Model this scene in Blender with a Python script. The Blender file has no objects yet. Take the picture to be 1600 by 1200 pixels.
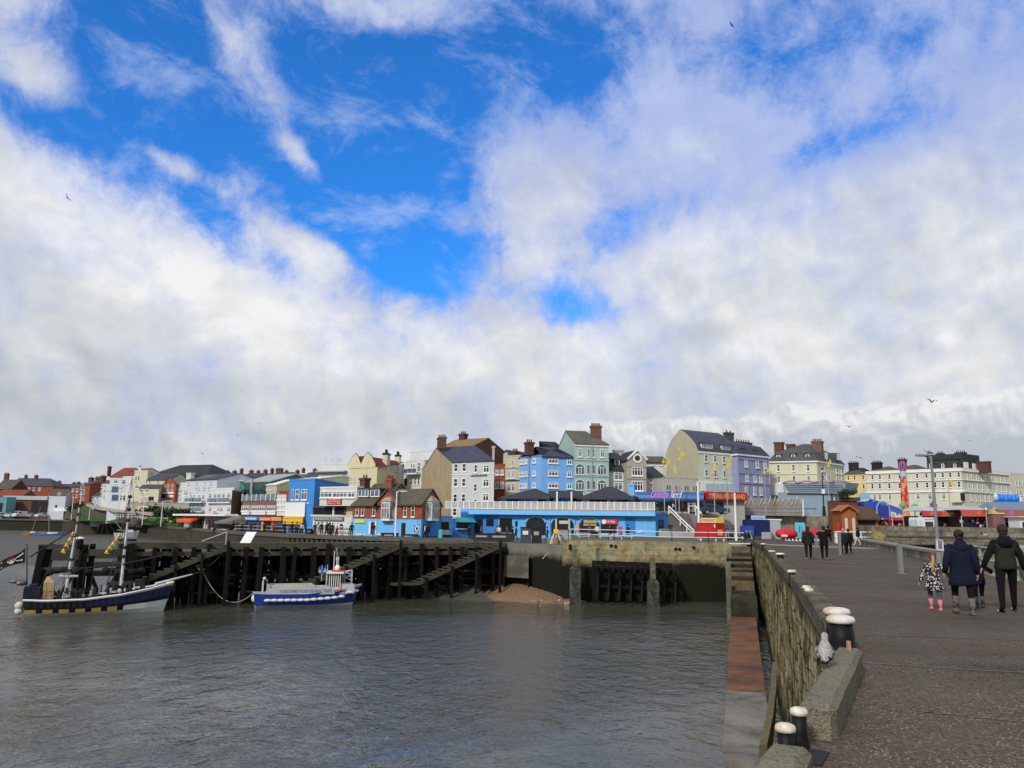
import bpy, math, random
from mathutils import Vector, Matrix, noise
random.seed(7)
R = math.radians
S = bpy.context.scene
# ---------------------------------------------------------------- camera
F = 1230.0; CZ = 1.75; PITCH = math.atan(215/F); ROLL = .014
cam_d = bpy.data.cameras.new('camera'); cam = bpy.data.objects.new('camera', cam_d)
S.collection.objects.link(cam); S.camera = cam
ROT = Matrix.Rotation(math.pi/2+PITCH, 3, 'X') @ Matrix.Rotation(ROLL, 3, 'Z')
cam.matrix_world = Matrix.Translation((0, 0, CZ)) @ ROT.to_4x4()
cam_d.sensor_width = 36; cam_d.lens = 36*F/1600; cam_d.clip_start = .1; cam_d.clip_end = 8000
def ray(x, y): return ROT @ Vector(((x-800)/F, (600-y)/F, -1))
def P(x, y, D):                      # photo pixel + distance ahead -> point
    d = ray(x, y); return Vector((0, 0, CZ)) + d*(D/d.y)
def G(x, y, z=0.0):                  # photo pixel on a level z
    d = ray(x, y); return Vector((0, 0, CZ)) + d*((z-CZ)/d.z)
def PX(x, D, z):                     # column x at distance D and height z
    a = ray(x, 0); b = ray(x, 1)-a
    y = (D*a.z-(z-CZ)*a.y)/((z-CZ)*b.y-D*b.z)
    return P(x, y, D)
# ---------------------------------------------------------------- world: sky with broken cloud
class NT:
    def __init__(s, t): s.t = t
    def n(s, ty, ins=None, **kw):
        o = s.t.nodes.new(ty)
        for k, v in kw.items(): setattr(o, k, v)
        for k, v in (ins or {}).items():
            i = o.inputs[k]
            if isinstance(v, bpy.types.NodeSocket): s.t.links.new(v, i)
            else: i.default_value = v
        return o
    def m(s, op, a, b=0.0, c=0.0, cl=False):
        o = s.n('ShaderNodeMath', {0: a, 1: b, 2: c}, operation=op, use_clamp=cl); return o.outputs[0]
    def noise(s, vec, scale, detail=4, rough=.55, dist=0., off=(0, 0, 0)):
        mp = s.n('ShaderNodeMapping', {'Vector': vec, 'Location': off})
        return s.n('ShaderNodeTexNoise', {'Vector': mp.outputs[0], 'Scale': scale, 'Detail': detail, 'Roughness': rough, 'Distortion': dist}).outputs[0]
    def ramp(s, fac, stops, interp='LINEAR'):
        r = s.n('ShaderNodeValToRGB', {'Fac': fac}); e = r.color_ramp; e.interpolation = interp
        while len(e.elements) < len(stops): e.elements.new(.5)
        for el, (p, c) in zip(e.elements, stops):
            el.position = p; el.color = (*c, 1) if len(c) == 3 else c
        return r.outputs[0]
    def mix(s, f, a, b, bt='MIX'):
        o = s.n('ShaderNodeMix', data_type='RGBA', blend_type=bt, clamp_factor=True)
        for k, v in ((0, f), (6, a), (7, b)):
            i = o.inputs[k]
            if isinstance(v, bpy.types.NodeSocket): s.t.links.new(v, i)
            else: i.default_value = v if k == 0 else (*v, 1)
        return o.outputs[2]
    def link(s, a, b): s.t.links.new(a, b)
SUN_EL, SUN_AZ = R(34), R(-150)      # azimuth from +Y towards +X: behind the camera, to its left
w = bpy.data.worlds.new('World'); S.world = w; w.use_nodes = True
w.node_tree.nodes.clear(); T = NT(w.node_tree)
sky = T.n('ShaderNodeTexSky', sky_type='NISHITA', sun_disc=False, sun_elevation=SUN_EL, sun_rotation=SUN_AZ, air_density=1.0, dust_density=.6, ozone_density=3.)
tc = T.n('ShaderNodeTexCoord'); sx = T.n('ShaderNodeSeparateXYZ', {0: tc.outputs['Generated']})
az = T.m('ARCTAN2', sx.outputs[0], sx.outputs[1]); el = T.m('ARCSINE', sx.outputs[2])
uv = T.n('ShaderNodeCombineXYZ', {0: az, 1: el, 2: 0.0}).outputs[0]
def azel(x, y):
    d = ray(x, y).normalized(); return math.atan2(d.x, d.y), math.asin(d.z)
def blob(x, y, rx, ry, rot=0., amp=1.):
    a0, e0 = azel(x, y); k = 1/F
    da = T.m('SUBTRACT', az, a0); de = T.m('SUBTRACT', el, e0); c, s_ = math.cos(R(rot)), math.sin(R(rot))
    p = T.m('MULTIPLY_ADD', da, c/(rx*k), T.m('MULTIPLY', de, s_/(rx*k)))
    q = T.m('MULTIPLY_ADD', da, -s_/(ry*k), T.m('MULTIPLY', de, c/(ry*k)))
    r2 = T.m('MULTIPLY_ADD', p, p, T.m('MULTIPLY', q, q))
    return T.m('MULTIPLY', T.m('EXPONENT', T.m('MULTIPLY', r2, -1.0)), amp)
def total(l):
    r = l[0]
    for q in l[1:]: r = T.m('ADD', r, q)
    return r
holes = total([blob(500, 230, 210, 120, -30, 1.15), blob(650, 310, 120, 120, 0, .85), blob(640, 90, 230, 110, 0, .85), blob(240, 110, 100, 150, 0, .95), blob(110, 40, 130, 90, 0, .5),
   blob(640, 415, 120, 45, -15, .9), blob(885, 480, 70, 34, -10, .72), blob(1000, 345, 120, 45, 20, .58), blob(1320, 222, 120, 32, 5, .5),
   blob(1500, 80, 150, 70, 0, .32), blob(1150, 70, 420, 120, 0, .46), blob(350, 340, 100, 45, -35, .75), blob(90, 195, 120, 40, -20, .6), blob(850, 110, 130, 140, 0, .42)])
wisps = total([blob(410, 135, 85, 55, -35, .72), blob(345, 50, 50, 60, 0, .3), blob(70, 120, 60, 40, 0, .35), blob(470, 245, 50, 24, -40, .95), blob(280, 262, 70, 18, -20, .62), blob(240, 135, 34, 34, 0, .6),
   blob(480, 385, 130, 30, -15, .6), blob(810, 240, 120, 70, 10, .32), blob(600, 20, 90, 34, 0, .5), blob(700, 350, 40, 20, 0, .5)])
n1 = T.noise(uv, 6.5, 10, .62, .25); n2 = T.noise(uv, 19, 10, .68, .35, (3, 1, 0)); n4 = T.noise(uv, 2.2, 4, .5, .2, (2, 6, 0))
cov = T.m('SUBTRACT', T.m('ADD', 1.16, wisps), holes)
cov = T.m('ADD', cov, T.m('MULTIPLY', T.m('SUBTRACT', n1, .5), 1.3))
cov = T.m('ADD', cov, T.m('MULTIPLY', T.m('SUBTRACT', n2, .5), .95))
mask = T.n('ShaderNodeMapRange', {'Value': cov, 'From Min': .36, 'From Max': .94, 'To Min': 0., 'To Max': 1.}, interpolation_type='SMOOTHSTEP').outputs[0]
# cloud relief: the same noise sampled twice gives lit tops and grey undersides
def relief(scale, off, k, det=8, rg=.58):
    x = T.noise(uv, scale, det, rg, .3, off); y = T.noise(uv, scale, det, rg, .3, (off[0]+.010/scale*8, off[1]+.022/scale*8, off[2])); return T.m('MULTIPLY', T.m('SUBTRACT', x, y), k)
tone = T.m('MULTIPLY_ADD', T.m('SUBTRACT', T.noise(uv, 3.4, 6, .5, .3, (1, 9, 0)), .5), .9, .68)
tone = T.m('ADD', tone, T.m('ADD', relief(5.5, (5, 5, 0), 1.15, 7, .52), relief(13, (2, 7, 0), .65, 8, .55)))
tone = T.m('ADD', tone, total([blob(170, 330, 240, 110, -25, .22), blob(620, 540, 110, 45, 0, .22), blob(1300, 390, 380, 150, 0, .16), blob(1000, 230, 200, 120, 0, .06),
   blob(750, 500, 500, 120, 0, .10), blob(100, 660, 460, 70, 0, -.17), blob(1090, 520, 60, 18, 0, -.28), blob(1480, 530, 14, 13, 0, .35), blob(1480, 735, 300, 30, 0, -.16)]))
ccol = T.ramp(tone, [(.05, (.27, .31, .38)), (.35, (.47, .505, .56)), (.60, (.62, .645, .675)), (.82, (.76, .775, .785)), (1., (.90, .90, .90))])
thin = T.n('ShaderNodeMapRange', {'Value': T.m('SUBTRACT', cov, blob(1250, 110, 560, 210, 0, .62)), 'From Min': .55, 'From Max': 1.25, 'To Min': 1., 'To Max': 0.}).outputs[0]
ccol = T.mix(T.m('MULTIPLY', thin, .72), ccol, (.30, .42, .84))
# low bank of cumulus above the roofs on the right
a0, e0 = azel(870, 662); a1, e1 = azel(1600, 600)
edge = T.m('MULTIPLY_ADD', T.m('SUBTRACT', az, a0), (e1-e0)/(a1-a0), e0); cx_ = T.n('ShaderNodeCombineXYZ', {0: az, 1: T.m('MULTIPLY', el, .6), 2: 0.0}).outputs[0]
edge = T.m('ADD', edge, T.m('MULTIPLY', T.m('SUBTRACT', T.noise(cx_, 18, 6, .6, 0, (3, 3, 0)), .5), .055)); below = T.m('SUBTRACT', edge, el)
side = T.n('ShaderNodeMapRange', {'Value': az, 'From Min': a0-.03, 'From Max': a0+.06}).outputs[0]
lay = T.m('MULTIPLY', T.n('ShaderNodeMapRange', {'Value': below, 'From Min': -.002, 'From Max': .007}, interpolation_type='SMOOTHSTEP').outputs[0], side)
bk = T.ramp(T.m('MULTIPLY_ADD', below, 16.0, T.m('MULTIPLY', relief(22, (6, 2, 0), 3.0), -1.)), [(.0, (.86, .865, .87)), (.35, (.66, .685, .71)), (.9, (.47, .51, .57))])
skyc = T.n('ShaderNodeVectorMath', {0: T.mix(1., sky.outputs[0], (.13, .54, 1.0), 'MULTIPLY'), 3: 2.1}, operation='SCALE').outputs[0]
cs = T.n('ShaderNodeVectorMath', {0: T.mix(T.m('MULTIPLY', lay, .85), ccol, bk), 3: 10.0}, operation='SCALE').outputs[0]
# thin torn veil drifting across the blue
vu = T.n('ShaderNodeMapping', {'Vector': uv, 'Rotation': (0, 0, .6), 'Scale': (1., 1.7, 1.)}).outputs[0]
veil = T.m('MULTIPLY', T.n('ShaderNodeMapRange', {'Value': T.noise(vu, 7, 10, .68, .5, (4, 8, 0)), 'From Min': .47, 'From Max': .72}, interpolation_type='SMOOTHSTEP').outputs[0], .5)
veilc = T.mix(veil, skyc, (5.2, 6.4, 9.0))
out = T.mix(mask, veilc, cs)
bg = T.n('ShaderNodeBackground', {'Color': out, 'Strength': .1}); wo = T.n('ShaderNodeOutputWorld')
T.link(bg.outputs[0], wo.inputs[0])
# ---------------------------------------------------------------- sun (veiled by cloud)
sd = bpy.data.lights.new('sun', 'SUN'); sd.energy = 2.8; sd.angle = R(7); sd.color = (1, .95, .87)
sun = bpy.data.objects.new('sun', sd); S.collection.objects.link(sun)
sdir = Vector((math.sin(SUN_AZ)*math.cos(SUN_EL), math.cos(SUN_AZ)*math.cos(SUN_EL), math.sin(SUN_EL)))
sun.rotation_euler = sdir.to_track_quat('Z', 'Y').to_euler()
S.view_settings.view_transform = 'Standard'; S.view_settings.look = 'None'; S.view_settings.exposure = 0; S.view_settings.gamma = 1
S.view_settings.use_curve_mapping = False
S.cycles.max_bounces = 6; S.cycles.diffuse_bounces = 3; S.cycles.glossy_bounces = 3; S.cycles.caustics_reflective = False
# ---------------------------------------------------------------- materials
MC = {}
def mat(col, rough=.85, var=.18, kind='', c2=None, metal=0., sc=1., key=None):
    k = (col, rough, var, kind, c2, metal, sc)
    if k in MC: return MC[k]
    m = bpy.data.materials.new(key or 'surface'); m.use_nodes = True; m.node_tree.nodes.clear(); t = NT(m.node_tree)
    b = t.n('ShaderNodeBsdfPrincipled', {'Roughness': rough, 'Metallic': metal}); o = t.n('ShaderNodeOutputMaterial'); t.link(b.outputs[0], o.inputs[0])
    tcn = t.n('ShaderNodeTexCoord'); v = tcn.outputs['Object']
    if rough > .5: b.inputs['Specular IOR Level'].default_value = .2
    dk = tuple(c*(1-var*1.6) for c in col); lt = tuple(min(1, c*(1+var)) for c in col)
    n = t.noise(v, .7*sc, 6, .65); fine = t.noise(v, 9*sc, 4, .7)
    f = t.m('MULTIPLY_ADD', fine, .45, t.m('MULTIPLY', n, .6))
    st = None
    if kind in ('wall', 'brick', 'wood'):
        mp = t.n('ShaderNodeMapping', {'Vector': v, 'Scale': (2.6, 2.6, .22)})
        st = t.n('ShaderNodeTexNoise', {'Vector': mp.outputs[0], 'Scale': 1.4*sc, 'Detail': 5, 'Roughness': .65}).outputs[0]
        f = t.m('MULTIPLY_ADD', st, .5, t.m('MULTIPLY', f, .55))
    c = t.ramp(f, [(.28, dk), (.68, lt)])
    bs = f; bstr = .15
    if kind == 'brick':
        sp = t.n('ShaderNodeSeparateXYZ', {0: v}); cb = t.n('ShaderNodeCombineXYZ', {0: t.m('ADD', sp.outputs[0], sp.outputs[1]), 1: sp.outputs[2]})
        br = t.n('ShaderNodeTexBrick', {'Vector': cb.outputs[0], 'Color1': (1, 1, 1, 1), 'Color2': (.62, .6, .6, 1), 'Mortar': (.95, 1.05, 1.1, 1), 'Scale': 1., 'Mortar Size': .012, 'Brick Width': .23*2, 'Row Height': .075*2})
        c = t.mix(.8, c, br.outputs[0], 'MULTIPLY')
    elif kind == 'slate':
        sp = t.n('ShaderNodeSeparateXYZ', {0: v}); cb = t.n('ShaderNodeCombineXYZ', {0: t.m('ADD', sp.outputs[0], t.m('MULTIPLY', sp.outputs[1], .3)), 1: t.m('ADD', sp.outputs[2], t.m('MULTIPLY', sp.outputs[1], .7))})
        br = t.n('ShaderNodeTexBrick', {'Vector': cb.outputs[0], 'Color1': (1, 1, 1, 1), 'Color2': (.7, .7, .72, 1), 'Mortar': (.45, .45, .45, 1), 'Scale': 1., 'Mortar Size': .03, 'Brick Width': .5, 'Row Height': .35})
        c = t.mix(.9, c, br.outputs[0], 'MULTIPLY')
    elif kind == 'two':            # patchy two-colour surface (weed, rust, stain) with its own shape
        f2 = t.ramp(t.noise(v, 1.1*sc, 8, .7, .4, (3, 3, 1)), [(.42, (0, 0, 0)), (.58, (1, 1, 1))]); c = t.mix(f2, c, c2)
    elif kind == 'tide':           # black weed below the tide line
        zz = t.m('MULTIPLY_ADD', t.noise(v, .5, 6, .7), 1.6, t.n('ShaderNodeSeparateXYZ', {0: v}).outputs[2]); c = t.mix(t.n('ShaderNodeMapRange', {'Value': zz, 'From Min': -1.0, 'From Max': -.3, 'To Min': 1., 'To Max': 0.}).outputs[0], c, c2)
    elif kind == 'gravel':
        vo = t.n('ShaderNodeTexVoronoi', {'Vector': v, 'Scale': 55*sc}); c = t.mix(t.m('MULTIPLY', t.m('GREATER_THAN', vo.outputs[1], .5), .5), c, c2); bstr = .4; bs = vo.outputs[0]
    if kind != 'flat':
        bp = t.n('ShaderNodeBump', {'Height': bs, 'Strength': bstr, 'Distance': .05}); t.link(bp.outputs[0], b.inputs['Normal'])
        t.link(t.m('MULTIPLY_ADD', f, .25, rough-.12, True), b.inputs['Roughness'])
    t.link(c, b.inputs['Base Color']); MC[k] = m; return m
def wall(*c, **k): return mat(tuple(round(x*.88, 3) for x in c), .85, k.get('var', .15), 'wall')
WHITE = mat((.74, .75, .74), .6, .06); TRIM = mat((.72, .72, .70), .7, .06); DARK = mat((.018, .018, .02), .6, .2); BLACK = mat((.01, .01, .011), .7, .2)
GREY = mat((.33, .34, .34), .6, .12); STEEL = mat((.42, .43, .43), .45, .1, metal=.4); RUST = mat((.28, .11, .04), .9, .4)
SLATE = mat((.075, .078, .095), .7, .2, 'slate'); SLATEB = mat((.065, .07, .11), .65, .2, 'slate'); TILE = mat((.25, .07, .04), .8, .2, 'slate'); BRNT = mat((.12, .105, .075), .85, .2, 'slate')
BRICK = mat((.30, .085, .055), .9, .16, 'brick'); BRICKD = mat((.14, .068, .052), .9, .2, 'brick'); BRNB = mat((.11, .055, .042), .9, .15, 'brick')
LBLUE = mat((.15, .45, .80), .75, .08, 'wall'); MBLUE = mat((.05, .22, .60), .75, .07, 'wall'); RED = mat((.48, .012, .012), .5, .08); YEL = mat((.72, .50, .03), .6, .08); ORNG = mat((.75, .16, .03), .6, .1)
NAVY = mat((.012, .02, .10), .55, .15); TEAL = mat((.05, .30, .30), .6, .1)
def glassm(col, rough=.12, key='glass'):
    k = ('glass', col)
    if k in MC: return MC[k]
    m = bpy.data.materials.new(key); m.use_nodes = True; t = NT(m.node_tree); b = m.node_tree.nodes['Principled BSDF']
    v = t.n('ShaderNodeTexCoord').outputs['Object']; n = t.noise(v, .9, 2, .5); c = t.ramp(n, [(.35, tuple(x*.4 for x in col)), (.65, tuple(x*1.5 for x in col))])
    t.link(c, b.inputs['Base Color']); b.inputs['Roughness'].default_value = rough; b.inputs['IOR'].default_value = 1.5
    MC[k] = m; return m
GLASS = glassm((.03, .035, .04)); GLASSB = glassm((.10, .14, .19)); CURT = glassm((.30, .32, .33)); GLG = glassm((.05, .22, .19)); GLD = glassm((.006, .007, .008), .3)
# ---------------------------------------------------------------- mesh helpers
C = S.collection
class M:
    def __init__(s): s.v = []; s.f = []; s.i = []
    def add(s, vs, fs, mi=0, fn=None):
        n = len(s.v); s.v += [tuple(fn(*p)) if fn else tuple(p) for p in vs]; s.f += [tuple(n+i for i in f) for f in fs]; s.i += [mi]*len(fs); return s
    def box(s, a, b, mi=0, fn=None):
        x0, y0, z0 = a; x1, y1, z1 = b
        if x1 < x0: x0, x1 = x1, x0
        if y1 < y0: y0, y1 = y1, y0
        if z1 < z0: z0, z1 = z1, z0
        return s.add([(x, y, z) for z in (z0, z1) for x, y in ((x0, y0), (x1, y0), (x1, y1), (x0, y1))], [(3, 2, 1, 0), (4, 5, 6, 7), (0, 1, 5, 4), (1, 2, 6, 5), (2, 3, 7, 6), (3, 0, 4, 7)], mi, fn)
    def prism(s, poly, z0, z1, mi=0, fn=None):
        n = len(poly); return s.add([(x, y, z0) for x, y in poly]+[(x, y, z1) for x, y in poly], [tuple(range(n))[::-1], tuple(range(n, 2*n))]+[(i, (i+1) % n, n+(i+1) % n, n+i) for i in range(n)], mi, fn)
    def rod(s, p, q, r, r2=None, n=8, mi=0, fn=None):
        p = Vector(p); q = Vector(q); r2 = r if r2 is None else r2; d = (q-p)
        if d.length < 1e-6: return s
        d.normalize(); a = d.orthogonal().normalized(); b = d.cross(a); vs = []
        for c, rr in ((p, r), (q, r2)):
            for k in range(n):
                t = 2*math.pi*k/n; vs.append(c+a*math.cos(t)*rr+b*math.sin(t)*rr)
        return s.add(vs, [tuple(range(n))[::-1], tuple(range(n, 2*n))]+[(k, (k+1) % n, n+(k+1) % n, n+k) for k in range(n)], mi, fn)
    def path(s, ps, r, n=6, mi=0, fn=None):
        for a, b in zip(ps, ps[1:]): s.rod(a, b, r, r, n, mi, fn)
        return s
    def beam(s, p, q, w, h, mi=0):                # rectangular timber from p to q
        p = Vector(p); q = Vector(q); d = (q-p).normalized(); up = Vector((0, 0, 1))
        if abs(d.z) > .95: up = Vector((0, 1, 0))
        a = d.cross(up).normalized()*w/2; b = a.cross(d).normalized()*h/2
        vs = [c+x for c in (p, q) for x in (-a-b, a-b, a+b, -a+b)]
        return s.add(vs, [(3, 2, 1, 0), (4, 5, 6, 7), (0, 1, 5, 4), (1, 2, 6, 5), (2, 3, 7, 6), (3, 0, 4, 7)], mi)
    def ell(s, c, r, nu=12, nv=8, mi=0, rot=None, fn=None):
        vs = []; c = Vector(c)
        for j in range(1, nv):
            ph = math.pi*j/nv
            for i in range(nu):
                th = 2*math.pi*i/nu; p = Vector((r[0]*math.sin(ph)*math.cos(th), r[1]*math.sin(ph)*math.sin(th), r[2]*math.cos(ph)))
                if rot: p = rot @ p
                vs.append(c+p)
        t = Vector((0, 0, r[2])); t = rot @ t if rot else t; vs += [c+t, c-t]; n = len(vs); fs = []
        for j in range(nv-2):
            for i in range(nu): fs.append((j*nu+i, (j+1)*nu+i, (j+1)*nu+(i+1) % nu, j*nu+(i+1) % nu))
        for i in range(nu): fs.append((n-2, i, (i+1) % nu)); fs.append((n-1, (nv-2)*nu+(i+1) % nu, (nv-2)*nu+i))
        return s.add(vs, fs, mi, fn)
    def loft(s, rings, mi=0, cap=True, close=True):
        n = len(rings[0]); vs = [p for r in rings for p in r]; fs = []
        for j in range(len(rings)-1):
            for i in range(n if close else n-1): fs.append((j*n+i, j*n+(i+1) % n, (j+1)*n+(i+1) % n, (j+1)*n+i))
        if cap: fs += [tuple(range(n))[::-1], tuple(range((len(rings)-1)*n, len(rings)*n))]
        return s.add(vs, fs, mi)
    def lathe(s, c, prof, n=16, mi=0):
        c = Vector(c); return s.loft([[c+Vector((r*math.cos(2*math.pi*k/n), r*math.sin(2*math.pi*k/n), z)) for k in range(n)] for r, z in prof], mi)
    def build(s, name, mats, parent=None, smooth=False, loc=None):
        me = bpy.data.meshes.new(name); me.from_pydata([tuple(v) for v in s.v], [], s.f)
        if not isinstance(mats, (list, tuple)): mats = [mats]
        for m in mats: me.materials.append(m)
        me.polygons.foreach_set('material_index', s.i)
        if smooth: me.polygons.foreach_set('use_smooth', [True]*len(s.f))
        me.update(); o = bpy.data.objects.new(name, me); C.objects.link(o)
        if parent: o.parent = parent
        if loc is not None: o.location = loc
        return o
def tag(o, label, cat, group=None, kind=None):
    o['label'] = label
    if cat: o['category'] = cat
    if group: o['group'] = group
    if kind: o['kind'] = kind
    return o
def thing(name, label, cat, loc=(0, 0, 0), rz=0., group=None):
    o = bpy.data.objects.new(name, None); C.objects.link(o); o.empty_display_size = .3
    o.location = loc; o.rotation_euler = (0, 0, rz); return tag(o, label, cat, group)
def struct(o): o['kind'] = 'structure'; return o
def dup(root, loc, rz=None, label=None, scale=None):
    r = root.copy(); C.objects.link(r); r.location = loc
    if rz is not None: r.rotation_euler = (0, 0, rz)
    if label: r['label'] = label
    if scale: r.scale = scale
    for ch in root.children:
        c = ch.copy(); C.objects.link(c); c.parent = r
        for g in ch.children:
            d = g.copy(); C.objects.link(d); d.parent = c
    return r
def text(body, width, height, m, parent, fn, name='lettering', italic=0., depth=.02):
    cu = bpy.data.curves.new('t', 'FONT'); cu.body = body; cu.align_x = 'CENTER'; cu.align_y = 'CENTER'; cu.size = 1; cu.shear = italic; cu.extrude = depth; cu.offset = .012
    cu.resolution_u = 3; o = bpy.data.objects.new('t', cu); C.objects.link(o); bpy.context.view_layer.update()
    me = bpy.data.meshes.new_from_object(o.evaluated_get(bpy.context.evaluated_depsgraph_get())); bpy.data.objects.remove(o)
    xs = [v.co.x for v in me.vertices]; ys = [v.co.y for v in me.vertices]; kx = width/(max(xs)-min(xs)); ky = height/(max(ys)-min(ys)); mx = (max(xs)+min(xs))/2; my = (max(ys)+min(ys))/2
    for v in me.vertices: v.co = fn((v.co.x-mx)*kx, (v.co.y-my)*ky, v.co.z)
    me.materials.clear(); me.materials.append(m); r = bpy.data.objects.new(name, me); C.objects.link(r); r.parent = parent; return r
# ---------------------------------------------------------------- building kit
def isect(x, y, p0, nrm):
    d = ray(x, y); o = Vector((0, 0, CZ)); return o+d*((p0-o).dot(nrm)/d.dot(nrm))
class B:
    """box-like building: front from A to B (pixel column, distance); et runs back along one side"""
    def __init__(s, name, label, A, Bp, zb, ytop, wm, C_=None, side='r', T=8., cat='house', group=None, grow=5.):
        s.xm = (A[0]+Bp[0])/2; a = PX(A[0], A[1], zb); b = PX(Bp[0], Bp[1], zb); a.z = b.z = zb
        s.o = a; s.es = (b-a); s.W = s.es.length; s.es = s.es/s.W; ang = math.atan2(s.es.y, s.es.x)
        if C_:
            c = PX(C_[0], C_[1], zb); c.z = zb; e = c-(b if side == 'r' else a); s.T = e.length; s.et = e/s.T
        else: s.T = T; s.et = Vector((-s.es.y, s.es.x, 0))
        s.ang = ang; s.root = thing(name, label, cat, a, ang, group); s.inv = Matrix.Rotation(-ang, 3, 'Z')
        s.H = s.z('f', A[0], ytop); s.wm = wm; s.side = side
        s.wall = M().box((0, 0, -grow), (s.W, s.T, s.H), 0, s.L).build('wall', wm, s.root)
    def L(s, a, t, z): v = s.inv @ (s.es*a+s.et*t); return (v.x, v.y, z)
    def hit(s, face, x, y, off=0.):
        n = Vector((-s.es.y, s.es.x, 0)) if face in 'fp' else Vector((-s.et.y, s.et.x, 0))
        p0 = s.o+(s.et*off if face in 'fp' else (s.es*s.W if face == 'r' else Vector())); p = isect(x, y, p0, n); q = p-s.o
        det = s.es.x*s.et.y-s.es.y*s.et.x; a = (q.x*s.et.y-q.y*s.et.x)/det; t = (s.es.x*q.y-s.es.y*q.x)/det
        return (a, q.z) if face in 'fp' else (t, q.z)
    def z(s, face, x, y, off=0.): return s.hit(face, x, y, off)[1]
    def q(s, face):                 # map (along, out, z) on a face to local coords
        if face == 'f': return lambda a, o, z: s.L(a, -o, z)
        if face == 'r': return lambda a, o, z: s.L(s.W+o, a, z)
        return lambda a, o, z: s.L(-o, a, z)
    def rect(s, face, x0, y0, x1, y1):
        xm, ym = (x0+x1)/2, (y0+y1)/2; a0 = s.hit(face, x0, ym)[0]; a1 = s.hit(face, x1, ym)[0]
        if a0 > a1: a0, a1 = a1, a0
        return a0, s.z(face, xm, y1), a1, s.z(face, xm, y0)
    def panel(s, name, face, x0, y0, x1, y1, m, out=.06, inn=.0, parent=None):
        a0, z0, a1, z1 = s.rect(face, x0, y0, x1, y1); f = s.q(face)
        return M().box((a0, -inn+.004, z0), (a1, out, z1), 0, f).build(name, m, parent or s.root)
    def winat(s, face, a0, z0, a1, z1, style='sash', g=None, fm=None, name='window'):
        f = s.q(face); w = a1-a0; h = z1-z0; t = min(.11, w*.13); m = M(); fm = fm or WHITE; g = g or random.choice([GLASS, GLASS, GLASSB, CURT]); d = .09
        n = {'sash': 1, 'two': 2, 'three': 3, 'four': 4, 'five': 5, 'six': 6, 'eight': 8, 'one': 1, 'arch': 1, 'archw': 3, 'slit': 1, 'grid': 4}[style]
        if style in ('arch', 'archw'):
            k = 8; r = h*.22; arc = [(a0+w*i/k, z1-r+r*math.sin(math.pi*i/k)) for i in range(k+1)]
            poly = [(a0, z0)]+arc+[(a1, z0)]; cx = (a0+a1)/2; cz = (z0+z1)/2; out = [(cx+(x-cx)*1.12, cz+(z-cz)*1.08) for x, z in poly]; N = len(poly)
            m.add([(x, d, z) for x, z in out]+[(x, d, z) for x, z in poly]+[(x, 0, z) for x, z in out], [(i, (i+1) % N, N+(i+1) % N, N+i) for i in range(N)]+[(i, 2*N+i, 2*N+(i+1) % N, (i+1) % N) for i in range(N)], 0, f)
            pm = M().add([(x, .03, z) for x, z in poly], [tuple(range(N))], 0, f)
        else:
            for b in (((a0, 0, z0), (a0+t, d, z1)), ((a1-t, 0, z0), (a1, d, z1)), ((a0+t, 0, z1-t), (a1-t, d, z1)), ((a0+t, 0, z0), (a1-t, d, z0+t))): m.box(b[0], b[1], 0, f)
            pm = M().box((a0+t*.9, 0, z0+t*.9), (a1-t*.9, .035, z1-t*.9), 0, f)
        for i in range(1, n): x = a0+w*i/n; m.box((x-t*.4, .03, z0+t), (x+t*.4, d-.01, z1-t-(h*.2 if 'arch' in style else 0)), 0, f)
        if style not in ('one', 'slit'):
            zz = z0+h*(.52 if style in ('sash', 'arch') else .68); m.box((a0+t, .03, zz-t*.4), (a1-t, d-.005, zz+t*.4), 0, f)
        if style == 'grid':
            for zz in (z0+h*.34,): m.box((a0+t, .03, zz-t*.4), (a1-t, d-.005, zz+t*.4), 0, f)
        m.box((a0-.08, 0, z0-.14), (a1+.08, .17, z0-.002), 0, f)
        o = m.build(name, fm, s.root); pm.build('pane', g, o); return o
    def win(s, face, x0, y0, x1, y1, style='sash', g=None, fm=None, name='window'): return s.winat(face, *s.rect(face, x0, y0, x1, y1), style, g, fm, name)
    def wins(s, face, xs, rows, w, h, style='sash', g=None, fm=None, x0=None):
        x0 = x0 if x0 is not None else xs[0]
        ym = rows[0]
        r0 = s.rect(face, x0-w/2, ym-h/2, x0+w/2, ym+h/2); ww = r0[2]-r0[0]; hh = r0[3]-r0[1]
        for x in xs:
            a = s.hit(face, x, ym)[0]
            for y in rows:
                zc = s.z(face, x0, y); s.winat(face, a-ww/2, zc-hh/2, a+ww/2, zc+hh/2, style, g, fm)
    def band(s, face, x, y, h, out=.12, m=None, name='cornice'):
        z1 = s.z(face, x, y); f = s.q(face); L = s.W if face == 'f' else s.T
        return M().box((-.06 if face == 'f' else .002, .003, z1-h), (L+.06, out, z1), 0, f).build(name, m or TRIM, s.root)
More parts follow.
